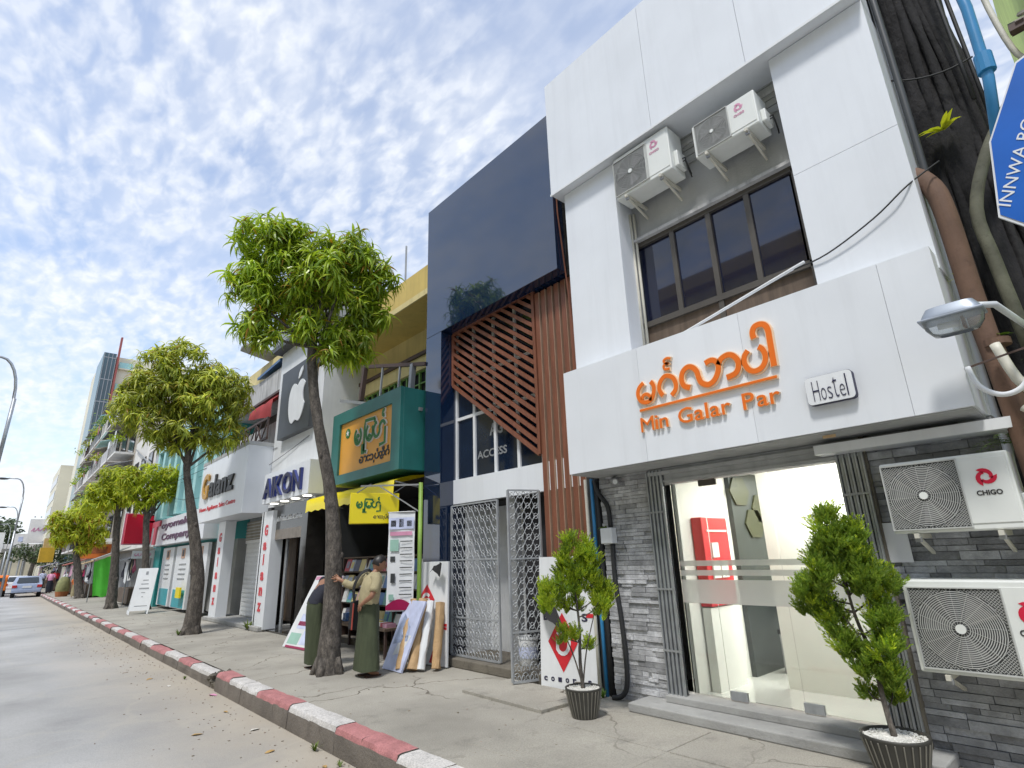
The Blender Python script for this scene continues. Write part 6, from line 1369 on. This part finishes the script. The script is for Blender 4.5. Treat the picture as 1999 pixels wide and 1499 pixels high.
def person(name, label, loc, rz, J, shirt_m, skirt_m, sec_shirt, sec_skirt, sleeves, hair=True, group=None, head=None, palm=None, detail=True, feet=None, head_dir=(1, 0, -.2)):
    """J: joints in a frame facing +X (left side +Y): dict of points"""
    t = thing(name, label, 'person', loc, rz, group)
    V, E = [], []
    def add(p, rr_, par=None):
        V.append((*p, rr_)); i = len(V)-1
        if par is not None: E.append((par, i))
        return i
    pel = add(J['pelvis'], (.115, .13)); wa = add(J['waist'], (.10, .125), pel); ch = add(J['chest'], (.105, .145), wa); nk0 = add(J['neck'], .05, ch)
    hd = Vector(J['head']); nkv = Vector(J['neck']); nk1 = add(tuple(nkv.lerp(hd, .45)), .047, nk0)
    for s, sg in (('l', 1), ('r', -1)):
        sh = add(J[s+'sh'], .056, ch); el = add(J[s+'el'], .040, sh); fa_ = add(tuple(Vector(J[s+'el']).lerp(Vector(J[s+'wr']), .35)), .039, el); wr = add(J[s+'wr'], .026, fa_)
        hp = add((sg*0 + J['pelvis'][0], J['pelvis'][1]+sg*.085, J['pelvis'][2]-.06), .085, pel); ft = (feet or {}).get(s, (J['pelvis'][0], J['pelvis'][1]+sg*.09)); kn = add((J['pelvis'][0]*.5+ft[0]*.5+.02, ft[1], .48), .058, hp); an = add((ft[0]-.02, ft[1], .085), .036, kn); he = add((ft[0]+.05, ft[1], .045), (.03, .036), an); to = add((ft[0]+.15, ft[1]+sg*.01, .028), (.016, .036), he)
        # hand: palm and five separate fingers
        d = (Vector(J[s+'wr'])-Vector(J[s+'el'])).normalized() if not palm or s not in palm else Vector(palm[s][0]).normalized()
        sd = Vector(palm[s][1]).normalized() if palm and s in palm else Vector((1, 0, 0)); sd = (sd-d*sd.dot(d)).normalized(); nn = d.cross(sd)
        w0 = Vector(J[s+'wr']); p1 = add(tuple(w0+d*.05), (.016, .034), wr)
        if detail:
            for q, (off, l) in enumerate(((-.030, .066), (-.010, .078), (.010, .074), (.029, .058))):
                b = add(tuple(w0+d*.082+sd*off), .0105, p1); spread = sd*off*.55
                m1 = add(tuple(w0+d*(.082+l*.5)+sd*off+spread*.5+nn*.004), .0085, b); add(tuple(w0+d*(.082+l)+sd*off+spread+nn*.014), .0065, m1)
            b = add(tuple(w0+d*.035-sd*.045), .011, p1); add(tuple(w0+d*.075-sd*.072), .0085, b)
        else: add(tuple(w0+d*.13), (.012, .03), p1)
    bm_mesh = skin_mesh(V, E, pel, 2); bm_mesh.materials.clear(); bm_mesh.materials.append(M_SKIN)
    o = bpy.data.objects.new('body', bm_mesh); COL.objects.link(o); o.parent = t
    # head joined to the body mesh's neck: shaped skull, nose, ears
    f = Vector(head_dir).normalized(); lf = Vector((0, 0, 1)).cross(f).normalized(); up = f.cross(lf)
    def hp_(p):
        q = Vector(p); x, y, z = q.x/.098, q.y/.077, q.z/.118
        jaw = 1-.30*max(0, -z)**1.3; q = Vector((q.x*(1-.10*max(0, -z))+(.012 if x > .5 and z < .1 else 0), q.y*jaw, q.z)); return hd+f*q.x+lf*q.y+up*q.z
    mb = MB().ell((0, 0, 0), .098, .077, .118, 18, 14, 0, hp_)
    mb.ell((0.098, 0, -.012), .02, .014, .026, 8, 6, 0, hp_)
    for s in (-1, 1): mb.ell((-.005, s*.078, -.005), .018, .009, .03, 8, 6, 0, hp_)
    hm = mb.build('head', M_SKIN, o, local=True, smooth=True)
    mb = MB()
    for s in (-1, 1): mb.ell((.090, s*.030, .012), .008, .012, .006, 8, 5, 0, hp_)
    mb.ell((.088, 0, -.058), .008, .024, .006, 8, 5, 0, hp_); mb.build('face_features', M_HAIR, hm, local=True, smooth=True)
    rr_ = random.Random(5)
    def hh(p): return hp_((p[0]*1.0, p[1], p[2]))
    hair_ = MB(); R = []
    for k in range(9):
        th = rad(2+k*13.5); ring = []
        for j in range(20):
            a = 2*math.pi*j/20; fx = math.cos(a); lim = th if fx < .3 else min(th, rad(62)); zc = math.cos(lim); sx = math.sin(lim)
            wv = 1.10+.035*math.sin(j*3.1+k*2)+rr_.uniform(-.015, .02); ring.append(hp_((.098*wv*sx*fx-.004, .077*wv*1.03*sx*math.sin(a), .118*wv*zc)))
        R.append(ring)
    hair_.rings(R, 0, False).build('hair', M_HAIR, hm, local=True, smooth=True)
    MB().rings(loft(sec_shirt, 28, .034, 3), 0, False).build('shirt', shirt_m, t, local=True, smooth=True)
    MB().rings(loft(sec_skirt, 34, .036, 8), 0, False).build('longyi', skirt_m, t, local=True, smooth=True)
    for pts, rads in sleeves: MB().tube(smooth_pts([Vector(p) for p in pts], 3), [rads[0]+(rads[1]-rads[0])*k/((len(pts)-1)*3) for k in range((len(pts)-1)*3+1)], 12, 0, True, .05).build('sleeve', shirt_m, t, local=True, smooth=True)
    for s, sg in (('l', 1), ('r', -1)):
        ft = (feet or {}).get(s, (J['pelvis'][0], J['pelvis'][1]+sg*.09)); sl = MB()
        sl.prism([(ft[0]-.07+.26*a, ft[1]+b*sg, .0) for a, b in ((0, -.03), (.5, -.034), (.9, -.04), (1, 0), (.9, .045), (.5, .036), (0, .03))], (0, 0, .016)); sl.tube([(ft[0]+.10, ft[1]-.04, .015), (ft[0]+.12, ft[1], .05), (ft[0]+.10, ft[1]+.042, .015)], .007, 6); sl.build('sandal', M_RUBBER, t, local=True)
    return t
J1 = dict(pelvis=(0, 0, .90), waist=(.0, 0, 1.0), chest=(.03, 0, 1.20), neck=(.075, 0, 1.37), head=(.135, -.01, 1.50), lsh=(.02, .165, 1.30), lel=(-.13, .31, 1.20), lwr=(-.27, .405, 1.285), rsh=(.02, -.165, 1.30), rel=(-.09, -.25, 1.07), rwr=(-.165, -.10, .965))
p1 = person('person', 'man in khaki shirt and dark green longyi with one hand on the trunk', (4.14, 7.79, 0), 0, J1, M_KHAKI, M_LONGYI,
       [(-.005, 0, .95, .135, .165), (0, 0, 1.02, .14, .175), (.01, 0, 1.12, .14, .18), (.03, 0, 1.22, .135, .19), (.045, 0, 1.30, .115, .185), (.06, 0, 1.345, .085, .13), (.07, 0, 1.385, .06, .065)],
       [(.0, 0, .085, .165, .245), (.0, 0, .3, .155, .225), (.0, 0, .55, .145, .20), (0, 0, .75, .14, .175), (0, 0, .88, .14, .17), (0, 0, .985, .13, .16), (0, 0, 1.0, .11, .14)],
       [([(.03, .10, 1.32), (-.02, .2, 1.29), (-.12, .31, 1.20), (-.235, .385, 1.26)], (.075, .048)), ([(.03, -.10, 1.32), (.0, -.19, 1.26), (-.07, -.245, 1.12)], (.075, .062))],
       palm={'l': ((-.45, .75, .42), (.55, .25, .75)), 'r': ((-.06, .95, -.55), (.15, .4, .9))}, head_dir=(.9, -.25, -.42))
bag = thing('shoulder_bag', 'black cloth bag with a red edge hanging at the side of the khaki shirted man', 'bag', (4.04, 8.02, .5))
mb = MB(); mb.prism([(4.00, 8.0, .60), (4.28, 8.04, .56), (4.25, 8.04, 1.0), (4.02, 8.01, .98)], (-.04, .08, 0)); mb.build('pouch', M_BAG, bag, bevel=.02)
MB().strip(smooth_pts([Vector(p) for p in ((4.02, 8.01, .97), (3.99, 7.99, 1.18), (4.05, 7.92, 1.36), (4.16, 7.87, 1.41), (4.24, 7.93, 1.30), (4.24, 8.03, .98))], 4), .045, (-.8, -.5, .2), .006).build('strap', M_BAG, bag)
MB().bar((3.985, 7.995, .60), (4.0, 8.0, .96), .02, .012).build('red_edge', mat('dull_red_braid', (.4, .07, .05), .7), bag)
J2 = dict(pelvis=(0, 0, .90), waist=(.03, 0, 1.0), chest=(.13, 0, 1.16), neck=(.24, 0, 1.29), head=(.285, -.04, 1.385), lsh=(.14, .165, 1.24), lel=(.20, .20, .98), lwr=(.26, .16, .76), rsh=(.14, -.165, 1.24), rel=(.13, -.20, .98), rwr=(.20, -.17, .74))
p2 = person('person', 'man in dark shirt and green longyi bending behind the tree trunk', (3.88, 9.04, 0), 0, J2, M_NAVYCL, M_LONGYI,
       [(-.005, 0, .93, .13, .165), (.02, 0, 1.0, .135, .175), (.07, 0, 1.09, .135, .18), (.13, 0, 1.18, .13, .19), (.175, 0, 1.24, .11, .18), (.20, 0, 1.28, .085, .12), (.235, 0, 1.31, .06, .065)],
       [(.03, 0, .07, .14, .18), (.02, 0, .3, .14, .18), (.01, 0, .55, .135, .18), (0, 0, .75, .14, .175), (0, 0, .88, .14, .17), (.005, 0, .965, .13, .16)],
       [([(.15, .10, 1.26), (.16, .19, 1.2), (.18, .20, 1.02)], (.075, .06)), ([(.15, -.10, 1.26), (.14, -.19, 1.2), (.13, -.2, 1.02)], (.075, .06))], head_dir=(.8, 0, -.6))
MB().strip(smooth_pts([Vector(p) for p in ((.19, -.12, 1.285), (.155, -.205, 1.225), (.12, -.235, 1.12), (.10, -.235, 1.02))], 4), .035, (0, -1, .2), .006).build('shirt_stripe', M_RED, p2, local=True)
# simple far passers-by
def passer(label, x, y, rz, sm, km, h=1.6, seed=0):
    k = h/1.62; J = dict(pelvis=(0, 0, .9), waist=(0, 0, 1.0), chest=(.02, 0, 1.2), neck=(.03, 0, 1.36), head=(.05, 0, 1.49), lsh=(.02, .165, 1.3), lel=(.0, .21, 1.06), lwr=(.08, .2, .84), rsh=(.02, -.165, 1.3), rel=(-.02, -.21, 1.06), rwr=(.05, -.2, .84))
    p = person('person', label, (x, y, 0), rz, J, sm, km, [(-.005, 0, .92, .135, .165), (0, 0, 1.02, .14, .175), (.02, 0, 1.2, .135, .19), (.04, 0, 1.32, .1, .17), (.035, 0, 1.385, .06, .065)],
       [(.0, 0, .09, .14, .17), (.0, 0, .5, .14, .175), (0, 0, .88, .14, .17), (0, 0, .97, .13, .16)], [([(.03, .10, 1.32), (.02, .19, 1.26), (.0, .21, 1.1)], (.075, .06)), ([(.03, -.10, 1.32), (.02, -.19, 1.26), (-.02, -.21, 1.1)], (.075, .06))], group='people far along the pavement', detail=False)
    p.scale = (k, k, k); return p
passer('person in a red top walking among the far stalls', 3.35, 57, rad(80), M_RED, M_DKGREY); passer('second person in red beside the far dark stall roof', 3.75, 60, rad(120), M_RED, M_NAVYCL, 1.65)
passer('person in a white top by the round basket', 3.75, 50.5, rad(-60), M_WHITE2, M_LONGYI, 1.55); passer('person in a pink top on the far pavement edge', 3.15, 55, rad(90), M_PINK, M_NAVYCL, 1.58); passer('person in a dark top by the sand coloured stall', 4.2, 46.5, rad(-90), M_NAVYCL, M_MAROON, 1.6); passer('person in an orange top seated height by the small rounded tree', 3.75, 44.2, rad(-90), M_ORANGES, M_KHAKI, 1.25); passer('person in a pale blue top beyond the far stalls', 3.3, 68, rad(100), M_PALEBL, M_DKGREY, 1.62)
ur = thing('wrapped_bundle', 'large olive wrapped bundle standing at the pavement edge among the far stalls', 'bundle', (3.35, 46.5, 0))
MB().lathe([(.22, 0), (.34, .25), (.37, .55), (.32, .9), (.18, 1.12), (.1, 1.18)], 14).build('sack', mat('olive_sacking', (.22, .23, .10), .8, .3, 4, bump=.5, bscale=10), ur, local=True, smooth=True); MB().lathe([(.30, 0), (.365, .3)], 14).build('basket', mat('rusty_basket', (.3, .11, .04), .8, .3), ur, local=True)
# ================================================================== vehicles
def car(label, loc, rz, paint, group, L_=4.2):
    t = thing('parked_car', label, 'car', loc, rz, group)          # local: front towards +Y, seen from behind
    prof = [(-.5, .35), (-.5, .62), (-.485, .88), (-.36, .95), (-.26, 1.38), (-.20, 1.44), (.06, 1.45), (.12, 1.40), (.27, .98), (.46, .80), (.5, .62), (.5, .35)]
    R = []
    for x, k in ((-.82, .93), (-.84, .98), (-.76, 1.0)): pass
    def sec(x, top): return [(x*(1-.16*max(0, (z-.95)/.5)), y*L_, z if z < .96 else z-(0.0 if top else .03)) for y, z in prof]
    bd = MB(); bd.rings([sec(-.80, False), sec(-.84, False), sec(-.78, True), sec(.78, True), sec(.84, False), sec(.80, False)], 0).build('body', paint, t, local=True, auto=True, bevel=.03)
    MB().face([(-.62, -.357*L_, .99), (.62, -.357*L_, .99), (.55, -.268*L_, 1.35), (-.55, -.268*L_, 1.35)]).build('rear_window', M_CARGL, t, local=True).location = (0, -.035, .015)
    for s in (-1, 1):
        MB().face([(s*.835, -.30*L_, .98), (s*.835, .22*L_, .98), (s*.745, .09*L_, 1.36), (s*.745, -.23*L_, 1.36)]).build('side_window', M_CARGL, t, local=True).location = (s*.012, 0, 0)
        MB().box(s*.55, s*.82, -.5*L_-.012, -.49*L_, .68, .86).build('tail_lamp', M_TAIL, t, local=True, bevel=.01)
        for q in (-.32, .31):
            w_ = MB().tube([(s*.62, q*L_, .30), (s*.83, q*L_, .30)], .30, 20).build('wheel', M_TYRE, t, local=True); MB().tube([(s*.82, q*L_, .30), (s*.835, q*L_, .30)], .18, 14).build('rim', M_GREY, w_, local=True)
    MB().box(-.8, .8, -.5*L_-.05, -.48*L_, .36, .56).build('bumper', paint, t, local=True, bevel=.03); MB().box(-.25, .25, -.5*L_-.02, -.49*L_, .66, .80).build('number_plate', M_WHITE2, t, local=True)
    return t
car('silver blue saloon car seen from behind beside the kerb', (1.95, 56.5, -.2), rad(-2), M_CARBL, 'cars on the road'); car('white car ahead of the silver blue saloon', (1.5, 67, -.2), 0, M_CARWH, 'cars on the road')
ov = thing('orange_van', 'orange vehicle partly cut off at the left edge of the picture', 'van', (-.35, 60, -.2))
MB().prism([(-1.3, 58.5, .25), (-1.3, 58.55, 1.2), (-1.25, 58.8, 1.35), (-1.25, 62, 1.35), (-1.25, 62.6, .9), (-1.3, 62.9, .25)], (2.1, 0, 0)).build('body', M_ORTRUCK, ov, bevel=.05)
MB().box(-1.1, .6, 58.48, 58.5, .9, 1.18).build('rear_window', M_CARGL, ov)
for x in (-1.2, .62): MB().tube([(x, 59.2, .08), (x+.2, 59.2, .08)], .28, 16).build('wheel', M_TYRE, ov)
# ================================================================== street lamps
def street_lamp(label, x, y, h, arm):
    t = thing('street_lamp', label, 'street lamp', (x, y, -.2), group='street lamps on the left of the road')
    MB().tube([(x, y, -.2), (x, y, h*.5)], [.09, .075], 10).build('pole', M_GALV, t, smooth=True)
    P = [(x, y, h*.5), (x+.02, y, h*.78)]+[(x-arm*.5+arm*.5*math.cos(rad(a)), y, h*.78+h*.15*math.sin(rad(a))) for a in range(0, 100, 15)]+[(x-arm, y, h*.93)]
    MB().tube(P, [.055]*2+[.045]*(len(P)-2), 8).build('arm', M_GALV, t, smooth=True)
    MB().ell((x-arm-.35, y, h*.925), .42, .14, .09, 12, 8).build('lamp_head', M_DKGREY, t, smooth=True)
street_lamp('nearest curved street lamp cut by the left edge of the picture', -.58, 24.5, 9.2, 1.1)
street_lamp('second street lamp rising over the billboards at the left', .56, 58, 9.2, 1.1); street_lamp('third street lamp just beyond the second one', .75, 82, 9.0, 1.1); street_lamp('farthest street lamp by the footbridge', .6, 112, 9.0, 1.2)
tag(MB().box(-1.6, -.3, 24, 300, -.2, -.02).build('median_strip', M_CONC), kind='structure')
# ================================================================== right-hand edge: fig trunk, pipes, sign, lamp
tr_ = thing('fig_tree_trunk', 'huge blackened tree trunk squeezed beside the white hostel', 'tree', (6.0, .03, 0))
P = [(6.0, .20, -.1), (5.98, .22, 1.2), (5.96, .24, 2.5), (5.95, .27, 4.0), (5.95, .31, 5.5), (5.95, .36, 7.0), (5.93, .40, 9.5)]
r5 = random.Random(9); Q = smooth_pts([Vector(p) for p in P], 8); R = []
for k, p in enumerate(Q):
    base = .33-.0022*k+.02*math.sin(k*.7)
    R.append([p+Vector((math.cos(a), math.sin(a), 0))*base*(1+.10*math.sin(3*a+k*.21)+.07*math.sin(5*a-k*.33)+r5.uniform(-.06, .06)) for a in [2*math.pi*j/36 for j in range(36)]])
tk = MB().rings(R).build('trunk', M_DARKBARK, tr_, smooth=True)
for k in range(9):
    a = rad(150+18*k); pts = [Vector((p[0]+math.cos(a+.15*math.sin(i*1.3+k))*(.33-.02*i), p[1]+math.sin(a+.15*math.sin(i*1.3+k))*(.33-.02*i), p[2])) for i, p in enumerate(P)]
    MB().tube(smooth_pts(pts, 4), r5.uniform(.02, .045), 8, jit=.25).build('root', M_DARKBARK, tk, smooth=True)
def sprout(x, y, z, s, lab, m=M_LEAF3, n=9, cat='plant', nm='sprout', ux=(-1, 0, 0)):
    mb = MB(); r = random.Random(int(z*100))
    for k in range(n):
        a = r.uniform(-1.4, 1.4); d = Vector((-math.cos(a), math.sin(a), r.uniform(.0, .9))); leaf(mb, (x, y, z), d, Vector((math.sin(a), math.cos(a), .2)), s*r.uniform(.6, 1), s*.22, r.uniform(.5, 1.3))
    return tag(mb.build(nm, m), lab, cat, 'small plants growing on the trunk and pipes')
sprout(5.60, .33, 5.05, .24, 'yellow green sprout growing from the black trunk', n=8); sprout(5.3, .46, 3.55, .12, 'tiny sprout behind the brown pipe near the fascia top'); sprout(5.3, .40, 3.0, .13, 'small sprout beside the brown pipe above the lamp', M_FERN)
def fern(x, y, z, s, lab, n=9, out_=(-1, .2, 0)):
    mb = MB(); r = random.Random(int(z*77))
    for k in range(n):
        a = r.uniform(-1.3, 1.3); base = Vector((x, y, z)); o_ = Vector(out_).normalized(); d = (Matrix.Rotation(a, 3, 'Z') @ o_)+Vector((0, 0, r.uniform(.1, .8))); p = base; d = d.normalized()
        for j in range(9):
            p2 = p+d*s/9; sd = d.cross(Vector((0, 0, 1))).normalized(); w_ = s*.22*(1-j/9.5)
            for q in (-1, 1): mb.face([p, p+sd*q*w_*.5+d*.01, p+sd*q*w_+d*.02, p+d*s/16+sd*q*w_*.4])
            p = p2; d = (d+Vector((0, 0, -.16))).normalized()
    return tag(mb.build('fern', M_FERN), lab, 'fern', 'ferns by the pipes')
fern(5.35, .50, 2.22, .30, 'feathery fern over the top of the upper slate wall air conditioner', 11, (-.6, .8, 0)); fern(5.2, .12, 2.35, .34, 'fern hanging beside the pale conduits at the right edge', 10); fern(5.2, .05, 2.75, .28, 'light green fern beside the trunk above the conduits', 9)
for pts, rr_, m, lb in (([(5.25, .40, -.02), (5.25, .40, 1.5), (5.27, .42, 2.6), (5.27, .45, 3.2), (5.29, .46, 4.1), (5.34, .50, 4.42), (5.42, .60, 4.62), (5.5, .74, 4.75)], .075, M_RUST, 'rusty brown drain pipe climbing beside the white fascia'), ([(5.36, .24, 2.9), (5.36, .27, 3.6), (5.40, .28, 4.1), (5.5, .12, 4.6), (5.55, -.12, 5.0)], .045, M_MOSSPIPE, 'mossy old pipe behind the rusty drain pipe'),
    ([(5.5, .53, 4.4), (5.48, .52, 6.0), (5.5, .54, 9.0)], .03, M_DKGREY, 'dark thin pipe at the edge of the upper white wall'),
    ([(5.1, .40, 2.90), (5.08, .34, 2.62), (5.06, .24, 2.40), (5.05, .16, 2.0), (5.06, .14, 1.2), (5.1, .14, .1)], .032, M_PVC, 'thicker pale conduit bending down past the wall air conditioners'), ([(5.12, .36, 2.42), (5.1, .28, 2.30), (5.09, .22, 1.9), (5.1, .21, 1.0), (5.1, .21, .1)], .026, M_PVC, 'thinner pale conduit bending down beside the thicker one'),
    ([(4.88, .56, 2.72), (4.85, .53, 2.58), (4.85, .46, 2.50), (4.85, .38, 2.48), (4.85, .30, 2.52), (4.85, .25, 2.62), (4.9, .22, 2.72)], .018, M_WHITE2, 'white hose looping across the conduits below the lamp')):
    tag(MB().tube(smooth_pts([Vector(p) for p in pts], 4), rr_, 12, jit=.02).build('pipe', m, smooth=True), lb, 'pipe', None)
tag(MB().bar((4.9, .58, 2.72), (4.95, .18, 2.80), .012).build('iron_rod', M_BROWNST), 'thin rusty rod reaching from the fascia corner to the trunk', 'rod')
tag(MB().tube([(5.25, .40, 2.92), (5.25, .40, 2.97)], .086, 14).build('pipe_collar', M_RUST), 'rusty collar joint round the brown drain pipe', 'pipe collar')
# flood lamp
fl = thing('flood_lamp', 'grey outdoor lamp with clear cover hanging before the white fascia', 'lamp', (4.6, .52, 3.0))
def lampf(p): return Vector(p)
body = []
for z, a, b, sh in ((3.115, .10, .035, 0), (3.105, .135, .06, 0), (3.055, .165, .085, 0), (3.03, .175, .09, 0)):
    body.append([(4.6+b*math.copysign(abs(math.sin(q))**.5, math.sin(q)), .53+a*math.copysign(abs(math.cos(q))**.5, math.cos(q)), z) for q in [2*math.pi*k/28 for k in range(28)]])
MB().rings(body).build('housing', mat('grey_lamp_metal', (.30, .34, .40), .4, .08, metal=.3), fl, smooth=False, auto=True)
MB().prism([(4.51, .35, 3.012), (4.51, .715, 3.012), (4.69, .715, 3.012), (4.69, .35, 3.012)], (0, 0, .018)).build('rim', mat('grey_lamp_metal', (.30, .34, .40)), fl, bevel=.006)
cv = []
for z, a, b in ((3.011, .172, .085), (2.96, .160, .080), (2.91, .125, .065), (2.90, .09, .04)):
    cv.append([(4.6+b*math.copysign(abs(math.sin(q))**.5, math.sin(q)), .53+a*math.copysign(abs(math.cos(q))**.5, math.cos(q)), z) for q in [2*math.pi*k/28 for k in range(28)]])
MB().rings(cv, 0, False).build('cover', M_LAMPGL, fl, smooth=True); MB().tube([(4.6, .62, 2.975), (4.6, .50, 2.97)], .022, 10).build('bulb', M_WHITE2, fl, smooth=True); MB().box(4.56, 4.64, .47, .485, 2.93, 3.0).build('socket', M_RUST, fl)
MB().box(4.56, 4.64, .40, .46, 3.06, 3.09).build('clamp', M_GALV, fl); MB().tube([(4.6, .47, 3.085), (4.6, .30, 3.03), (5.2, .22, 3.02), (5.4, .2, 3.02)], .022, 12).build('arm', mat('pale_lamp_arm', (.55, .58, .6), .4), fl, smooth=True)
# blue sign and neighbouring building
bs = thing('blue_sign', 'blue enamel sign with white slanting letters hung on a blue pipe', 'sign', (4.7, -.1, 4.1))
poly = [(.15, 3.66), (.07, 4.23), (-.19, 4.74), (-.80, 4.95), (-.80, 3.5), (.04, 3.53)]
MB().prism([(4.72, y, z) for y, z in poly], (-.02, 0, 0)).build('plate', M_WHITE2, bs)
cx_, cz_ = -.3, 4.1
MB().prism([(4.698, cx_+(y-cx_)*.97, cz_+(z-cz_)*.975) for y, z in poly], (-.003, 0, 0)).build('face', M_BLUESIGN, bs)
mb = MB(); rr2 = Vector((0, -.46, .89)).normalized(); uu2 = Vector((0, .89, .46)).normalized()
put_text(mb, 'INNWA BOOK', (4.694, .075, 3.70), Vector((0, -.42, .91)), Vector((0, .75, .55)), .80, .072, .003, 0, .0)
mb.build('lettering', M_WHITE2, bs)
MB().tube([(4.76, -.02, 6.5), (4.74, -.06, 5.4), (4.74, -.04, 4.75), (4.74, .03, 4.2)], .035, 10).build('pipe', M_BLUEP, bs, smooth=True)
MB().tube([(4.74, -.045, 4.80), (4.74, -.05, 4.95)], .055, 12).build('collar', M_BLUEP, bs); MB().bar((4.75, .03, 4.3), (5.5, .1, 4.35), .02).build('stay', M_BLUEP, bs)
nb = thing('lime_building', 'lime green building beyond the black trunk with an old awning', 'building', (6.5, -3, 0))
MB().box(6.35, 14, -8, -.55, 0, 12).build('wall', M_LIME, nb)
MB().prism([(5.4, -.30, 5.55), (5.4, -3, 5.55), (6.4, -3, 6.3), (6.4, -.30, 6.3)], (0, 0, .03)).build('corrugated_awning', M_CORR, nb)
for y in (-.32, -1.2): MB().bar((5.35, y, 5.5), (6.4, y, 6.25), .05).build('rafter', M_BROWNST, nb)
MB().bar((5.38, -.25, 5.5), (5.38, -3, 5.5), .06).build('purlin', M_BROWNST, nb); MB().bar((5.9, -.28, 5.85), (5.9, -3, 5.85), .05).build('purlin', M_BROWNST, nb)
for q in range(12): MB().tube([(5.38, -.4-.12*q, 5.60), (6.38, -.4-.12*q, 6.35)], .025, 6).build('corrugation', M_CORR, nb)
tag(MB().tube(smooth_pts([Vector(p) for p in ((5.6, -.2, 9), (5.58, -.18, 6.6), (5.56, -.22, 5.6), (5.58, -.30, 5.3), (5.6, -.42, 5.3), (5.62, -.46, 5.7))], 4), .022, 8).build('pipe', M_PVC, smooth=True), 'pale pipe curving down beside the lime green wall', 'pipe')
CBL = ['loop of cable clasping the trunk above the sprout', 'thick dark cable hanging down the left side of the trunk', 'dark cable hanging down between trunk and blue pipe', 'dark cable hanging right of the trunk beside the lime wall']
for k, (a, b, s) in enumerate((((5.5, .60, 5.75), (5.62, .0, 5.62), .08), ((5.6, .52, 9), (5.58, .54, 4.6), .02), ((5.6, .12, 9), (5.6, .08, 5.2), .02), ((5.7, .06, 9), (5.7, .02, 5.0), .03))):
    a, b = Vector(a), Vector(b); pts = [a.lerp(b, q/8)+Vector((0, 0, -s*4*(q/8)*(1-q/8))) for q in range(9)]
    tag(MB().tube(pts, (.008 if k < 1 else .016), 6).build('cable', M_WIRE, smooth=True), CBL[k], 'cable', 'cables at the right-hand wall')
# ================================================================== small things on the hostel front
cc = thing('security_camera', 'small grey bullet camera under the white fascia', 'camera', (5.40, 4.12, 2.36))
MB().tube([(5.42, 4.16, 2.40), (5.30, 4.06, 2.35)], .038, 14).build('body', M_GREY, cc, smooth=False); MB().tube([(5.301, 4.061, 2.351), (5.293, 4.054, 2.348)], .028, 14).build('lens', M_WHITE2, cc); MB().tube([(5.45, 4.14, 2.44), (5.41, 4.14, 2.40)], .014, 8).build('mount', M_DKGREY, cc)
jb = thing('junction_box', 'white square electrical box on the slate wall', 'junction box', (5.38, 4.27, 1.75)); MB().box(5.32, 5.42, 4.19, 4.36, 1.65, 1.83).build('case', M_WHITE2, jb, bevel=.008); MB().box(5.316, 5.32, 4.2, 4.35, 1.66, 1.82).build('lid', M_WHITE2, jb)
sprout(5.40, 4.34, 1.83, .12, 'small green plant on top of the white electrical box', M_FERN, 10)
tag(MB().tube(smooth_pts([Vector(p) for p in ((5.40, 4.46, 2.42), (5.40, 4.40, 2.25), (5.40, 4.28, 2.08), (5.40, 4.26, 1.84))], 4), .028, 10).build('cable_hose', M_WIRE, smooth=True), 'black corrugated hose above the white electrical box', 'hose')
tag(MB().tube(smooth_pts([Vector(p) for p in ((5.39, 4.24, 1.66), (5.39, 4.25, 1.25), (5.39, 4.21, .87), (5.38, 4.18, .44), (5.37, 4.19, .16), (5.35, 4.25, .05), (5.32, 4.36, .02))], 5), .028, 10).build('cable_hose', M_WIRE, smooth=True), 'black corrugated hose running down the slate wall to the ground', 'hose')
tag(MB().box(5.40, 5.403, 1.28, 1.47, 1.40, 1.71).build('notice_sheet', mat('pale_paper', (.66, .67, .70), .8, .05)), 'white paper notice stuck on the slate wall left of the air conditioners', 'notice')
for y, s in ((3.49, 0), (3.455, .03)): tag(MB().tube([(5.36+s, y, 5.75), (5.37+s, y+.005, 4.6), (5.36+s, y, 3.74)], .018, 8).build('refrigerant_pipe', M_PVC, smooth=True), 'pale insulated pipe running down the recess edge beside the window' if s == 0 else 'thinner pale pipe beside the insulated one at the window edge', 'pipe')
tag(MB().tube(smooth_pts([Vector(p) for p in ((5.30, 3.44, 3.78), (5.22, 2.8, 3.86), (5.1, 1.7, 4.03), (5.08, 1.5, 4.06))], 5), .016, 8).build('refrigerant_pipe', M_WHITE2, smooth=True), 'white pipe slanting across the foot of the upper window', 'pipe')
tag(MB().tube(smooth_pts([Vector(p) for p in ((5.09, 1.6, 4.03), (5.07, 1.3, 4.05), (5.06, .9, 4.2), (5.08, .62, 4.38), (5.3, .4, 4.6))], 5), .007, 6).build('cable', M_WIRE, smooth=True), 'thin grey cable climbing across the white pier from the slanting pipe', 'cable')
tag(MB().box(4.99, 5.0, 1.52, 1.62, 2.405, 2.43).build('torn_tape', mat('tan_tape', (.5, .35, .2), .7)), 'bit of tan tape hanging below the soffit over the door', 'tape')
# opposite side of the street: what the panes mirror
op = thing('shophouse_row', 'cream shophouse row across the street mirrored in the hostel panes', 'building', (-14, 10, -.2))
MB().box(-24, -13.5, -12, 34, -.2, 14.2).build('wall', M_YELPALE, op); MB().box(-24, -12.9, -12.2, 34.2, 14.2, 14.9).build('cornice', M_YELWALL, op); MB().prism([(-13.4, -12, 14.9), (-18, -12, 17.2), (-24, -12, 14.9)], (0, 46, 0)).build('roof', M_CORR, op)
for k in range(14):
    for z in (4.2, 7.8, 11.2): MB().box(-13.5, -13.42, -10.5+3.2*k, -8.9+3.2*k, z, z+1.9).build('window', M_NGLASS, op)
print('objects', len(bpy.data.objects))
